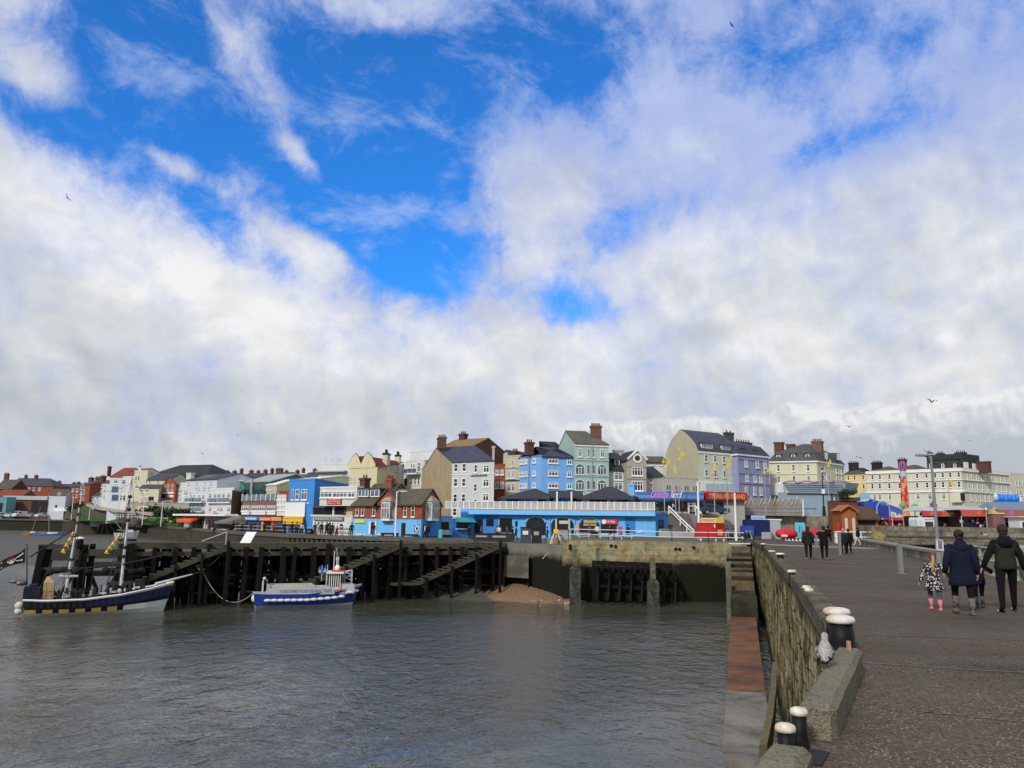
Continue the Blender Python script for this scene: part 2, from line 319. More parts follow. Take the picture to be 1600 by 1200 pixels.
    def roof(s, kind, yr, m, xr=None, ov=.25, k=.5, side='', hipl=None, hipr=None, top=None):
        """yr: pixel row of the ridge"""
        W, T, H = s.W, s.T, s.H; e = ov
        if kind == 'gs':            # ridge along the front
            zr = s.z("p", xr or s.xm, yr, T*k); me = M(); x0, x1 = -e*.3, W+e*.3; hl = hipl or 0; hr = hipr or 0; th = .16
            sl = (zr-H)/(T*k); a = (x0, -e, H-sl*e+.02); b = (x1, -e, H-sl*e+.02); c = (x1-hr if hr else x1, T*k, zr); d = (x0+hl, T*k, zr); sb = (zr-H)/(T*(1-k)); g_ = (x1, T+e, H-sb*e+.02); h_ = (x0, T+e, H-sb*e+.02)
            vs = [a, b, c, d, g_, h_]; vs += [(p[0], p[1], p[2]-th) for p in vs]
            fs = [(0, 1, 2, 3), (3, 2, 4, 5), (7, 6, 9, 8), (8, 9, 11, 10), (0, 6, 7, 1), (5, 4, 10, 11)]
            fs += [(1, 4, 2)] if hr else [(1, 7, 8, 2), (2, 8, 10, 4)]
            fs += [(0, 3, 5)] if hl else [(0, 3, 9, 6), (3, 5, 11, 9)]
            me.add(vs, fs, 0, s.L); s.R = me.build('roof', m, s.root)
            for ok, xa, xb in ((not hl, 0, .3), (not hr, W, W-.3)):
                if ok: g1 = M().add([(xa, 0, H), (xa, T, H), (xa, T*k, zr-.17), (xb, 0, H), (xb, T, H), (xb, T*k, zr-.17)], [(0, 2, 1), (3, 4, 5), (0, 3, 5, 2), (1, 2, 5, 4)], 0, s.L).build('gable', s.wm, s.root); s.gable = g1 if xa == 0 or not hasattr(s, 'gable') else s.gable
            s.zr = zr
        elif kind == 'gt':          # gable to the front
            zr = s.z('f', xr, yr); ax = s.hit('f', xr, yr)[0]; th = .16; me = M(); s1 = (zr-H)/ax; s2 = (zr-H)/(W-ax)
            vs = [(-e, -e, H-s1*e), (ax, -e, zr), (W+e, -e, H-s2*e), (-e, T, H-s1*e), (ax, T, zr), (W+e, T, H-s2*e)]; vs += [(p[0], p[1], p[2]-th) for p in vs]; vs = [(p[0], p[1], p[2]+.15) for p in vs]
            me.add(vs, [(0, 1, 4, 3), (1, 2, 5, 4), (6, 9, 10, 7), (7, 10, 11, 8), (0, 6, 7, 1), (1, 7, 8, 2), (3, 4, 10, 9), (4, 5, 11, 10), (0, 3, 9, 6), (2, 8, 11, 5)], 0, s.L); s.R = me.build('roof', m, s.root)
            M().add([(0, 0, H), (W, 0, H), (ax, 0, zr), (0, .3, H), (W, .3, H), (ax, .3, zr), ], [(0, 1, 2), (3, 5, 4), (0, 2, 5, 3), (1, 4, 5, 2)], 0, s.L).build('gable', s.wm, s.root); s.zr = zr
        elif kind == 'flat':
            me = M().box((.25, .25, H), (W-.25, T-.25, H+.05), 0, s.L); s.R = me.build('roof', m, s.root); p = M(); h = yr
            for b in (((-.05, -.05), (W+.05, .22)), ((-.05, T-.22), (W+.05, T+.05)), ((-.05, .22), (.22, T-.22)), ((W-.22, .22), (W+.05, T-.22))): p.box((*b[0], H+.002), (*b[1], H+h), 0, s.L)
            p.build('parapet', top or s.wm, s.root)
        elif kind == 'man':         # mansard: yr = (row of the break, row of the top)
            z1 = s.z('p', xr, yr[0], .9); z2 = s.z('p', xr, yr[1], T*.5); i = .9; me = M(); j = min(W, T)*.42
            lv = [[(-e, -e, H+.05), (W+e, -e, H+.05), (W+e, T+e, H+.05), (-e, T+e, H+.05)], [(i, i, z1), (W-i, i, z1), (W-i, T-i, z1), (i, T-i, z1)], [(j, T*.48, z2), (W-j, T*.48, z2), (W-j, T*.52, z2), (j, T*.52, z2)]]
            me.loft([[s.L(*p) for p in r] for r in lv]); s.R = me.build('roof', m, s.root); s.zr = z2
            M().box((-e-.05, -e-.05, H-.2), (W+e+.05, T+e+.05, H+.05-.004), 0, s.L).build('cornice', top or TRIM, s.root)
        return s
    def chim(s, x, y1, wpx, hpx, t=None, m=None, pots=3, d=1.0):
        t = s.T*.5 if t is None else t; a, z1 = s.hit('p', x, y1, t); a0 = s.hit('p', x-wpx/2, y1, t)[0]; a1 = s.hit('p', x+wpx/2, y1, t)[0]; z0 = s.z('p', x, y1+hpx, t); m = m or BRICKD; w = (a1-a0)
        me = M().box((a0, t-d/2, z0-.6), (a1, t+d/2, z1-.3), 0, s.L).box((a0-.1, t-d/2-.1, z1-.3), (a1+.1, t+d/2+.1, z1), 0, s.L); me = me.build('chimney', m, getattr(s, 'R', s.root))
        for i in range(pots): c = s.L(a0+w*(i+.5)/pots, t, z1); M().rod(c, (c[0], c[1], z1+.45), .13, .1, 6).build('chimney_pot', BRICKD, getattr(s, 'R', s.root))
    def dorm(s, x0, y0, x1, y1, t=.55, style='two', rm=None, dp=1.6, fm=None):
        a0, z1 = s.hit('p', x0, y0, t); a1, z0 = s.hit('p', x1, y1, t)
        if a0 > a1: a0, a1 = a1, a0
        q = s.q('f'); f = lambda a, o, z: q(a, o-t, z)
        d = M().box((a0-.1, -dp, z0), (a1+.1, 0, z1), 0, f).build('dormer', fm or SLATE, s.R)
        M().box((a0-.25, -dp, z1), (a1+.25, .2, z1+.14), 0, f).build('dormer_roof', rm or SLATE, s.R)
        n = {'two': 2, 'three': 3, 'five': 5, 'one': 1}[style]; m = M(); tt = .12; w = a1-a0
        for b in (((a0, 0, z0), (a0+tt, .07, z1)), ((a1-tt, 0, z0), (a1, .07, z1)), ((a0+tt, 0, z1-tt), (a1-tt, .07, z1)), ((a0+tt, 0, z0), (a1-tt, .07, z0+tt))): m.box(b[0], b[1], 0, f)
        for i in range(1, n): x = a0+w*i/n; m.box((x-.05, 0, z0+tt), (x+.05, .06, z1-tt), 0, f)
        o = m.build('dormer_window', WHITE, s.root); M().box((a0+tt*.8, .004, z0+tt*.8), (a1-tt*.8, .03, z1-tt*.8), 0, f).build('pane', random.choice([GLASSB, GLASS, CURT]), o)
    def sign(s, name, x0, y0, x1, y1, m, out=.15, words=None, tm=None, it=0., face='f', hk=.6, wk=.88):
        a0, z0, a1, z1 = s.rect(face, x0, y0, x1, y1); q = s.q(face); b = M().box((a0, .01, z0), (a1, out, z1), 0, q).build(name, m, s.root)
        if words:
            ws = words if isinstance(words, list) else [words]; hh = (z1-z0)/len(ws)
            for i, wd in enumerate(ws): text(wd, (a1-a0)*wk, hh*hk, tm or WHITE, b, lambda x, y, zz, i=i: q((a0+a1)/2+(x if face != 'l' else -x), out+.004+max(0, zz)*.6, z1-hh*(i+.5)+y), it and 'lettering' or 'lettering', it)
        return b
# ================================================================ BUILDINGS (photo columns and rows, distance in metres)
CREAM = wall(.66, .60, .38); CREAM2 = wall(.62, .59, .43); CREAM3 = wall(.56, .52, .38); WHT = wall(.66, .67, .66); WHTB = wall(.60, .64, .70); GREYW = wall(.46, .45, .42); MINT = wall(.38, .54, .49); LAV = wall(.29, .31, .50)
HB = wall(.21, .46, .88); TAN = mat((.36, .28, .17), .9, .3, 'wall'); STONE = wall(.40, .38, .33, var=.16); YELW = wall(.72, .54, .18); BEIGE = wall(.55, .48, .32); ROYAL = wall(.06, .28, .72); GRN = wall(.40, .47, .33)
DKR = mat((.045, .05, .055), .75, .2, 'slate')
# --- far left hillside
b = B('terraced_house', 'grey hipped roof house with a cream and brick front above the long shed', (8, 300), (78, 300), 2, 758, BRICK, T=12); b.roof('gs', 747, SLATE, hipr=5)
b.panel('render_panel', 'f', 18, 760, 37, 776, CREAM3, .08); b.chim(11, 740, 6, 9); b.chim(41, 743, 3, 5); b.chim(57, 743, 4, 6); b.wins('f', [45, 53, 62], [764], 3, 5)
b = B('house', 'dark brown roofed house cut by the left edge of the photo', (-14, 285), (13, 285), 2, 763, BRNB, T=10); b.roof('gs', 749, BRNT); b.wins('f', [8], [768], 4, 4)
b = B('house', 'low red tiled house behind the left end of the shed', (-12, 278), (32, 278), 1, 774, BRICKD, T=8); b.roof('gs', 765, TILE)
b = B('boat_shed', 'long low brick shed with pale fascia and dark roller doors', (7, 272), (75, 272), .3, 776, BRICKD, T=14, cat='shed'); b.roof('flat', .35, GREY, top=GREY)
b.panel('fascia', 'f', 6, 775, 75, 781, mat((.40, .44, .44), .6, .1), .4); b.panel('roller_door', 'f', 49, 782, 60, 801, DARK, .08); b.panel('roller_door', 'f', 61, 782, 74, 801, DARK, .08)
b = B('kiosk', 'small teal cabin at the left edge beside the brick shed', (-8, 265), (7, 265), .3, 777, wall(.14, .32, .36), T=5, cat='kiosk'); b.roof('flat', .2, GREY); b.panel('door', 'f', -1, 786, 4, 800, DARK)
b = B('terraced_house', 'brown brick house behind the white gabled house', (80, 330), (112, 330), 3, 763, BRICKD, T=10); b.roof('gs', 756, SLATE); b.chim(93, 752, 4, 6); b.wins('f', [98, 106], [768], 3, 5)
b = B('house', 'white gabled house beside the brick shed', (73, 262), (99, 262), .4, 773, WHTB, C_=(109, 276)); b.roof('gs', 764, BRNT); b.win('f', 90, 770, 95, 774.5, 'two', GLASS); b.panel('door', 'f', 86, 789, 89, 795, DARK)
b = B('terraced_house', 'brick terraced house with grey roof left of the white bay houses', (110, 280), (126, 278), 2, 760, BRICK, T=9); b.roof('gs', 754, SLATE); b.wins('f', [114, 121], [766, 775], 3, 5, fm=TRIM)
b = B('terraced_house', 'tall narrow brick house with white trimmed windows on the hill', (125, 272), (136, 270), 2, 757, BRICK, T=9); b.roof('gs', 751, SLATE); b.wins('f', [127.5, 132], [762, 770, 779], 2.4, 5.5, fm=TRIM); b.chim(143, 746.5, 5, 7)
b = B('terraced_house', 'low brown house with a broad grey roof on the hill', (136, 290), (160, 290), 3, 762, BRNB, T=9); b.roof('gs', 750, BRNT); b.wins('f', [142, 150], [768], 3, 5); b.chim(152, 746, 4, 6)
b = B('cottage', 'small pale blue cottage below the brown house', (143, 240), (157, 240), 3.5, 774, WHTB, T=6); b.roof('gs', 769, SLATE); b.wins('f', [146, 152], [778], 3, 4)
b = B('terraced_house', 'narrow white house squeezed left of the red roofed white house', (157, 232), (168, 230), 4.5, 754, WHT, T=9); b.roof('gs', 748, SLATE); b.wins('f', [160, 164.5], [759, 767, 776], 2.4, 5)
b.chim(161, 744, 6, 8, m=BRNB)
b = B('terraced_house', 'white house with red roof and blue bay windows above the green bank', (168, 220), (187, 219), 4.8, 744, WHTB, T=10); b.roof('gs', 731, TILE); b.wins('f', [181], [752], 5.5, 7, 'two', GLASS)
b.win('f', 175, 760, 185, 768, 'three', GLASSB, mat((.05, .13, .3), .6, .05)); b.win('f', 175, 773, 185, 781, 'three', GLASSB, mat((.05, .13, .3), .6, .05)); b.chim(171.5, 729, 2.4, 12, m=BRNB, pots=1)
b = B('terraced_house', 'white house with arched ground floor windows under the red roof', (187.3, 219), (206, 216), 4.8, 742, WHT, T=10); b.roof('gs', 733, TILE); b.wins('f', [194], [753], 5, 8, 'two', GLASS); b.wins('f', [190.5, 195], [764.5], 2, 5); b.wins('f', [189, 194.5], [777.5], 3.6, 8, 'arch', GLASS)
b = B('chapel', 'large dark slate roofed hall standing behind the cream building', (222, 245), (320, 235), 6, 744, BRNB, T=16, cat='hall'); b.roof('gs', 727, DKR, hipl=6, hipr=6); b.panel('roof_light', 'f', 234, 744, 240, 750, TRIM)
b = B('tower_house', 'square cream tower house with two slit windows', (205, 212), (226, 210), 4, 738, CREAM2, C_=(235, 222)); b.roof('flat', .5, GREY); b.wins('f', [212.5, 216.5], [747.5], 1.8, 7, 'slit', GLASS); b.win('f', 211, 758, 217, 763, 'two', GLASS)
b.chim(219, 730, 4, 8, m=WHT, pots=2)
b = B('guest_house', 'cream house with grey roof between the tower and the red gable', (226, 209), (262, 207), 4, 749, CREAM2, T=8); b.roof('gs', 740, SLATE); b.wins('f', [229, 234, 247], [753], 2.5, 5)
b = B('guest_house', 'cream two storey front with rows of sash windows and brown ground floor', (215, 204), (246, 202), 4, 762, CREAM2, C_=(256, 210)); b.roof('gs', 757, SLATE); b.wins('f', [221, 229.5], [766.5], 6, 5.5, 'three'); b.wins('f', [222, 228.5], [779.5], 5, 7.5, 'three', CURT); b.panel('shop_front', 'f', 232, 776, 240, 784, DARK); b.panel('plinth', 'f', 215, 785, 246, 790, TAN)
b = B('chapel', 'red brick gabled hall with three arched windows', (252, 206), (272, 204), 4, 757, mat((.38, .09, .05), .9, .14, 'brick'), C_=(282, 222), cat='hall'); b.roof('gt', 745, BRNT, 264.5); b.wins('f', [256.3, 262.8, 269.3], [761.3], 3.2, 9, 'arch', CURT)
b.panel('stone_band', 'f', 254, 768.5, 271.5, 771.5, TRIM, .12); b.panel('window_strip', 'f', 261, 773.5, 271, 777, TRIM, .1); b.panel('door', 'f', 251.5, 773, 257, 787, DARK, .06)
b = B('apartment_house', 'white apartment house with a row of roof lights', (286, 190), (335, 182), 2, 750, WHTB, T=12); b.roof('gs', 742, SLATE); b.wins('f', [294.5, 308, 320, 329], [755], 3, 4.4, 'sash', GLASS); b.wins('f', [307, 311, 319, 327, 331], [763.5], 2.4, 4.6, 'sash', GLASS); b.wins('f', [290.5], [770, 782], 5, 9, 'two', CURT)
b.wins('f', [298, 304], [771], 3, 5); b.chim(298, 739, 7, 8, m=WHT)
for i in range(6):
    x = 307.5+i*4.6; f = lambda a, o, z: b.L(a, o, z); s0, z0 = b.hit('p', x, 749, 1.4); s1, z1 = b.hit('p', x+3, 744.5, 4.)
    M().add([(s0, 1.1, z0+.15), (s0+.5, 1.1, z0+.15), (s0+.5, 4., z1+.15), (s0, 4., z1+.15)], [(0, 1, 2, 3)], 0, b.L).build('roof_light', GLASSB, b.R)
b = B('apartment_house', 'narrow white side wing with balcony doors left of the apartment house', (278, 192), (286.5, 190.5), 2, 756, WHT, T=10); b.roof('flat', .3, GREY); b.wins('f', [282.5], [767, 780], 4, 9, 'two', CURT)
def balcony(b, x0, x1, y, h=.95, dp=1.2):
    a0, z = b.hit('f', x0, y); a1 = b.hit('f', x1, y)[0]; f = b.q('f')
    o = M().box((a0, .004, z-.2), (a1, dp, z), 0, f).build('balcony', TRIM, b.root); m = M()
    n = max(2, int((a1-a0)/1.1)); m.box((a0, dp-.06, z+h-.06), (a1, dp, z+h), 0, f)
    for i in range(n+1): x = a0+(a1-a0-.05)*i/n; m.box((x, dp-.05, z), (x+.05, dp-.006, z+h-.06), 0, f)
    m.build('railing', WHITE, o); M().box((a0+.06, dp-.04, z+.08), (a1-.06, dp-.025, z+h-.1), 0, f).build('balcony_glass', GLASSB, o)
b = B('holiday_flats', 'white stepped flats with open framed balconies', (294, 176), (323, 172), -.5, 771, WHT, T=12, cat='flats'); b.roof('flat', .3, GREY); b.wins('f', [299, 304, 311, 318], [777, 790], 4, 8, 'two', GLASS); balcony(b, 296, 322, 784.5); balcony(b, 296, 322, 799)
b = B('holiday_flats', 'white balconied flats with a dark brown brick side wall', (323, 170), (361, 162), -.5, 766, WHT, C_=(377, 176), cat='flats'); b.roof('flat', .35, GREY); b.wins('f', [328, 336, 342, 349, 357], [775], 4, 8, 'two', GLASSB); b.wins('f', [328, 341, 346, 357], [796], 4, 8, 'two', GLASSB)
b.panel('brick_side', 'r', 361.3, 767, 376.5, 806, BRNB, .12); balcony(b, 324, 360, 785); b.win('f', 333, 798, 341, 806, 'two', GLASS); b.panel('awning', 'f', 335, 780, 352, 784.5, BLACK, .9)
# shops at their foot
b = B('shop_row', 'low dark shop row under a white canopy on the left quay', (287, 165), (372, 137), -.6, 806, GREYW, T=8, cat='shops'); b.roof('flat', .2, GREY); b.panel('canopy', 'f', 287, 803.2, 372, 806.3, WHITE, 2.2)
for x0, x1, m in ((300, 306, DARK), (308, 316, DARK), (326, 332, mat((.55, .25, .27), .7, .1)), (336, 346, mat((.10, .2, .18), .5, .2)), (348, 357, DARK), (361, 370, DARK)): b.panel('shop_front', 'f', x0, 810, x1, 826, m, .08)
q = b.q('f'); a0, z0 = b.hit('f', 297, 812); a1, z1 = b.hit('f', 321, 806)
M().add([(a0, 0, z1), (a1, 0, z1), (a1, 2.6, z0), (a0, 2.6, z0), (a0, 0, z1-.1), (a1, 0, z1-.1), (a1, 2.6, z0-.5), (a0, 2.6, z0-.5)], [(0, 1, 2, 3), (3, 2, 6, 7), (4, 5, 6, 7), (0, 3, 7, 4), (1, 2, 6, 5)], 0, q).build('awning', mat((.75, .10, .03), .6, .1), b.root)
# roof-top glass house
b = B('roof_terrace', 'green glass roof terrace box beside the brown brick wall', (358, 188), (379, 186), 5, 752, GLG, T=8, cat='terrace'); b.roof('flat', .15, GREY, top=TRIM)
b = B('roof_terrace', 'dark green glazed hall with a grey sloping roof', (379, 175), (421, 168), 3, 753, glassm((.015, .06, .05)), T=12, cat='hall'); b.roof('gs', 743, GREY); b.panel('post', 'f', 393, 748, 395.5, 772, GREY, .3)
b = B('restaurant', 'brick restaurant with a glazed balcony and three wide white windows', (376, 138), (432, 126), -.6, 783, mat((.24, .12, .09), .9, .15, 'brick'), T=12, cat='restaurant'); b.roof('flat', .2, GREY)
for x0, x1, st in ((378, 390, 'four'), (392.5, 415, 'eight'), (417.5, 430.5, 'four')):
    b.win('f', x0, 790, x1, 798.5, st, GLASS); b.panel('window_panel', 'f', x0, 798.6, x1, 804, WHITE, .07)
b.panel('balcony_glass', 'f', 379, 772.5, 432, 782.5, GLASSB, -.3+.4, .0)
for i in range(8): x = 379+i*7.4; b.panel('balcony_post', 'f', x, 772, x+.7, 782.6, TRIM, .16)
b = B('shop_row', 'snack shops with blue and red fascias under the brick restaurant', (375, 133), (447, 119), -.6, 806.5, DARK, T=4, cat='shops'); b.roof('flat', .15, GREY)
b.sign('fascia', 387.5, 807.2, 406, 812.8, mat((.12, .3, .72), .5, .1), .5, 'Ices', WHITE); b.panel('shop_front', 'f', 388, 814.5, 406, 829, mat((.05, .06, .16), .5, .2), .1)
b.sign('fascia', 410, 807.5, 428, 813.8, mat((.62, .10, .05), .5, .1), .5, 'Seafood', mat((.8, .6, .5), .6)); b.sign('fascia', 428.5, 807.8, 444, 813.8, mat((.75, .3, .03), .5, .1), .5)
for x0, x1, m in ((410, 413, mat((.6, .42, .12), .6, .1)), (425.5, 430, mat((.55, .08, .09), .6, .1)), (431, 443, mat((.03, .04, .2), .5, .1))): b.panel('shop_front', 'f', x0, 814, x1, 829 if x0 != 431 else 821.5, m, .2)
q = b.q('f'); a0, z0 = b.hit('f', 361, 815.5); a1, z1 = b.hit('f', 385, 807)
M().add([(a0+1, 0, z1), (a1, 0, z1), (a1-1, 2.8, z0), (a0, 2.8, z0), (a0, 2.8, z0-.3), (a1-1, 2.8, z0-.3), (a1, 0, z0-.3)], [(0, 1, 2, 3), (3, 2, 5, 4), (1, 2, 5, 6)], 0, q).build('awning', mat((.16, .14, .12), .8, .2), b.root)
b = B('stair_tower', 'narrow brick block faced with a grid of white framed windows', (432.5, 125), (448, 123), -.6, 769, BRICK, T=8, cat='building'); b.roof('flat', .2, GREY)
for i in range(3):
    for j in range(4): x = 433.5+i*4.8; y = 773+j*8.2; b.win('f', x, y, x+4.6, y+8, 'grid', GLASS)
b = B('terrace_block', 'long pale green terrace behind the brick restaurant', (420, 178), (500, 160), 4, 752, GRN, T=10, cat='terrace'); b.roof('gs', 748, TRIM); b.wins('f', [430+i*7 for i in range(8)], [757], 3, 5, 'two')
b = B('annex', 'small brown end gable below the green terrace', (414, 168), (430, 166), 3, 757, BEIGE, T=8, cat='house'); b.roof('gs', 750, TRIM); b.wins('f', [418, 424], [763], 3, 5)
b = B('hillside_flats', 'white flat roofed flats with rooftop aerials on the skyline', (494, 205), (545, 200), 4, 726.5, WHT, T=12, cat='flats'); b.roof('flat', .3, GREY)
b.panel('stair_roof', 'f', 497, 736, 543, 738, GREY, 1.2); b.win('f', 524, 738.5, 529, 742, 'two', GLASS); b.win('f', 530, 738.5, 535, 742, 'two', GLASS)
for x in (509, 518, 527, 531):
    a, z = b.hit('p', x, 726, 4); c = b.L(a, 4, z); M().rod(c, (c[0], c[1], c[2]+1.6), .05, n=4).box((c[0]-.5, c[1]-.03, c[2]+1.3), (c[0]+.5, c[1]+.03, c[2]+1.36)).build('aerial', STEEL, b.R)
sk = [(333, 352, 752, 745, BRNB), (350, 372, 749, 741, BRICKD), (372, 398, 746, 739, GREYW), (396, 420, 748, 740, BRNB), (420, 442, 742, 738, BRICKD), (440, 470, 748, 741, BRNB), (468, 497, 746, 738, BRICKD), (108, 128, 766, 759, BRICKD), (62, 84, 766, 759, BRNB)]
nm = ['between the dark hall and the green glass', 'above the green glass box', 'above the dark glazed hall', 'right of the grey sloping roof', 'with the tallest chimney stack of the skyline', 'in the middle of the green terrace skyline', 'beside the white hillside flats', 'behind the brick terrace on the left', 'behind the white gabled house']
for (x0, x1, ye, yr, mm), n_ in zip(sk, nm):
    b = B('terraced_house', 'distant brown roofed house '+n_, (x0, 345 if x0 < 200 else 262), (x1, 343 if x0 < 200 else 260), 4, ye, mm, T=9, group='houses on the skyline'); b.roof('gs', yr, random.choice([BRNT, SLATE, SLATE])); b.chim(x0+4+random.random()*4, yr-3.5-random.random()*3, 3, 4); b.chim(x1-5, yr-3-random.random()*4 if x0 != 420 else yr-6, 4 if x0 != 420 else 9, 6)
    b.wins('f', [x0+5, x1-6], [ye+5], 2.5, 4)
# --- royal blue corner and the pub
b = B('amusement_arcade', 'royal blue corner building with a yellow shop sign', (447.5, 118), (487.5, 113), -.5, 752, ROYAL, C_=(541, 132), cat='arcade'); b.roof('flat', .25, GREY)
for x0, x1, st in ((455.5, 459, 'one'), (461.5, 468, 'sash'), (471, 480, 'two')): b.win('f', x0, 764.5, x1, 781, st, GLASSB)
b.panel('cladding', 'f', 446.5, 785, 477.5, 807, WHITE, .35); b.sign('shop_sign', 445.5, 807.3, 476, 819, YEL, .9, ['Burgers Fish & Chips', 'Hot Drinks'], mat((.55, .05, .03), .6), hk=.45); b.panel('shop_front', 'f', 452, 820.5, 474, 832, GLD, .1)
m = M(); q = b.q('f'); a, z = b.hit('f', 486, 788.5); m.rod((a, .1, z), (a, 1.3, z+.15), .04, fn=q).ell((a, 1.5, z+.1), (.3, .3, .16), fn=q); m.build('floodlight', TRIM, b.root)
b = B('public_house', 'white pub with an arched door and carved name board', (487.5, 109.5), (549.5, 104), -.5, 806, WHT, T=9, cat='pub')
b.roof('flat', .1, GREY); b.win('f', 495, 818, 499.8, 826, 'arch', GLASS); b.win('f', 531.5, 818, 537, 828, 'arch', GLASS); f = b.q('f'); a0, z0, a1, z1 = b.rect('f', 510.5, 817.5, 521, 833)
k = 10; arc = [((a0+a1)/2-(a1-a0)/2*math.cos(math.pi*i/k), z1-.9+.9*math.sin(math.pi*i/k)) for i in range(k+1)]; M().add([(x, .03, z) for x, z in [(a0, z0)]+arc+[(a1, z0)]], [tuple(range(k+3))], 0, f).build('door', GLD, b.root)
M().path([(x*1.0, .1, z+.12) for x, z in arc], .09, fn=f).build('door_arch', TRIM, b.root)
b.sign('name_board', 492, 807.5, 538, 813.5, mat((.17, .16, .15), .7, .2), .2, 'HARBOUR TAVERN', mat((.5, .49, .46), .7), hk=.7)
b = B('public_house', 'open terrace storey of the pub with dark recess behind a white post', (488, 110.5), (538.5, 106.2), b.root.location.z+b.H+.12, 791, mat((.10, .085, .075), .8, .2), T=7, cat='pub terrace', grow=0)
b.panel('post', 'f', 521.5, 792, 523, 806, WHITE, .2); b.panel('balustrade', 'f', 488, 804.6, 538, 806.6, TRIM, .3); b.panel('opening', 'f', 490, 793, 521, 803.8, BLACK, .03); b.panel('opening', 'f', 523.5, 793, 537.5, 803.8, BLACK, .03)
b = B('public_house', 'glazed upper room of the pub with a red sign', (499, 108), (557, 103.5), b.root.location.z+b.H+.03, 763, WHT, T=7, cat='pub upper room', grow=0); b.roof('flat', .18, GREY, top=WHITE)
b.win('f', 501, 767.5, 519.5, 777.5, 'three', GLASSB); b.win('f', 520.5, 767.5, 543, 777.5, 'four', GLASSB); b.win('f', 544, 767.5, 555.5, 777.5, 'two', GLASSB)
b.sign('red_sign', 511.7, 778.3, 534.5, 788, mat((.42, .01, .02), .6), .12, ['THE CRESCENT', 'RESTAURANT', 'FISH & CHIPS'], mat((.8, .62, .62), .6), hk=.62)
b = B('annex', 'tan rendered strip between the pub and the brick terrace', (538.6, 106.5), (550, 105.4), 1.7, 786, mat((.52, .40, .22), .9, .12, 'wall'), T=6, cat='house', grow=0); b.roof('flat', .08, GREY)
# --- dutch gables
b = B('gabled_hotel', 'cream hotel with twin shaped gables and a red tiled roof behind', (543, 140), (586.5, 135), 3, 733, CREAM, C_=(629, 158), cat='hotel'); b.roof('flat', .1, GREY)
q = b.q('f')
def crow(b, x0, x1, xa, ya, y0, m_, name='shaped_gable'):
    a0, z0 = b.hit('f', x0, y0); a1 = b.hit('f', x1, y0)[0]; ac, zt = b.hit('f', xa, ya); h = zt-z0; pr = [(0, 0), (0, .28), (.12, .42), (.24, .5), (.5, .78), (.68, .86), (.84, .95), (1, 1)]
    pts = [(a0+(ac-a0)*u, z0+h*v) for u, v in pr]+[(a1-(a1-ac)*u, z0+h*v) for u, v in pr[::-1][1:]]; n = len(pts); f = b.q('f')
    M().add([(x, .05, z) for x, z in pts]+[(x, -.35, z) for x, z in pts], [tuple(range(n)), tuple(range(n, 2*n))[::-1]]+[(i, (i+1) % n, n+(i+1) % n, n+i) for i in range(n)], 0, f).build(name, b.wm, b.root)
    M().path([(x, -.1, z+.05) for x, z in pts[1:-1]], .1, 5, fn=f).build('coping', mat((.05, .045, .045), .9, .2), b.root)
crow(b, 543.5, 563.5, 556, 709, 733, None); crow(b, 563.5, 586, 574.5, 707.5, 733, None)
z1 = b.z('p', 600, 713.5, 4); m = M(); b.R = m.loft([[b.L(1., .35, b.H), b.L(b.W*.5, .35, b.H), b.L(b.W, .35, b.H), ], [b.L(1., .36, z1), b.L(b.W*.5, .36, b.H+.1), b.L(b.W-2.6, .36, z1)], [b.L(1., b.T, z1), b.L(b.W*.5, b.T, b.H), b.L(b.W-2.6, b.T, z1)]]).add([(b.W*.55, .4, z1), (b.W+.2, .4, b.H-.05), (b.W+.2, b.T, b.H+2.6), (b.W*.55, b.T, z1+.3)], [(0, 1, 2, 3)], 0, b.L).build('roof', mat((.22, .035, .025), .8, .2, 'slate'), b.root)
M().add([(b.W-.3, 0, b.H), (b.W, 0, b.H), (b.W, b.T, b.H), (b.W-.3, b.T, b.H), (b.W-.3, b.T, b.z('r', 629, 724)), (b.W, b.T, b.z('r', 629, 724)), (b.W, 0, b.H+.15), (b.W-.3, 0, b.H+.15)], [(1, 2, 5, 6), (0, 7, 4, 3), (7, 6, 5, 4), (2, 3, 4, 5)], 0, b.L).build('parapet', GREYW, b.root)
a = b.hit('r', 608, 715)[0]
for a, x, yt, w_, h_ in ((b.hit('r', 607, 716)[0], 607.5, 711, 1.3, 0), (b.hit('r', 625, 716)[0], 624.5, 713, .8, 0)):
    zt = b.z('r', x, yt); c = M().box((b.W-1.2, a-w_, b.H-.5), (b.W+.05, a+w_, zt), 0, b.L).build('chimney', CREAM2, b.R); M().box((b.W-1.35, a-w_-.15, zt), (b.W+.2, a+w_+.15, zt+.3), 0, b.L).lathe(b.L(b.W-.6, a-.5, zt+.3), [(.2, 0), (.16, .7)], 8).lathe(b.L(b.W-.6, a+.3, zt+.3), [(.2, 0), (.16, .7)], 8).build('chimney_pot', DARK, b.R)
b.wins('f', [547.5, 553, 559.5, 578], [749], 2.4, 7, 'sash', CURT)
b = B('bay_house', 'white house with stacked balconied bays behind the brick house', (631, 150), (661, 146), 3, 722, WHT, T=9); b.roof('flat', .15, GREY); b.wins('f', [643.5, 647], [728], 2.2, 6, 'sash', GLASS); b.wins('f', [655], [730], 5, 15, 'two', GLASS); b.wins('f', [643, 649, 654.5], [752], 3, 11, 'sash', GLASS); balcony(b, 638, 658, 740.5); b.panel('door', 'f', 631.5, 748, 636, 759, DARK)
b = B('roof_annex', 'pale rooftop box behind the balconied white house', (641, 156), (676, 152), 12, 707, WHT, T=7, cat='flats'); b.roof('flat', .1, GREY)
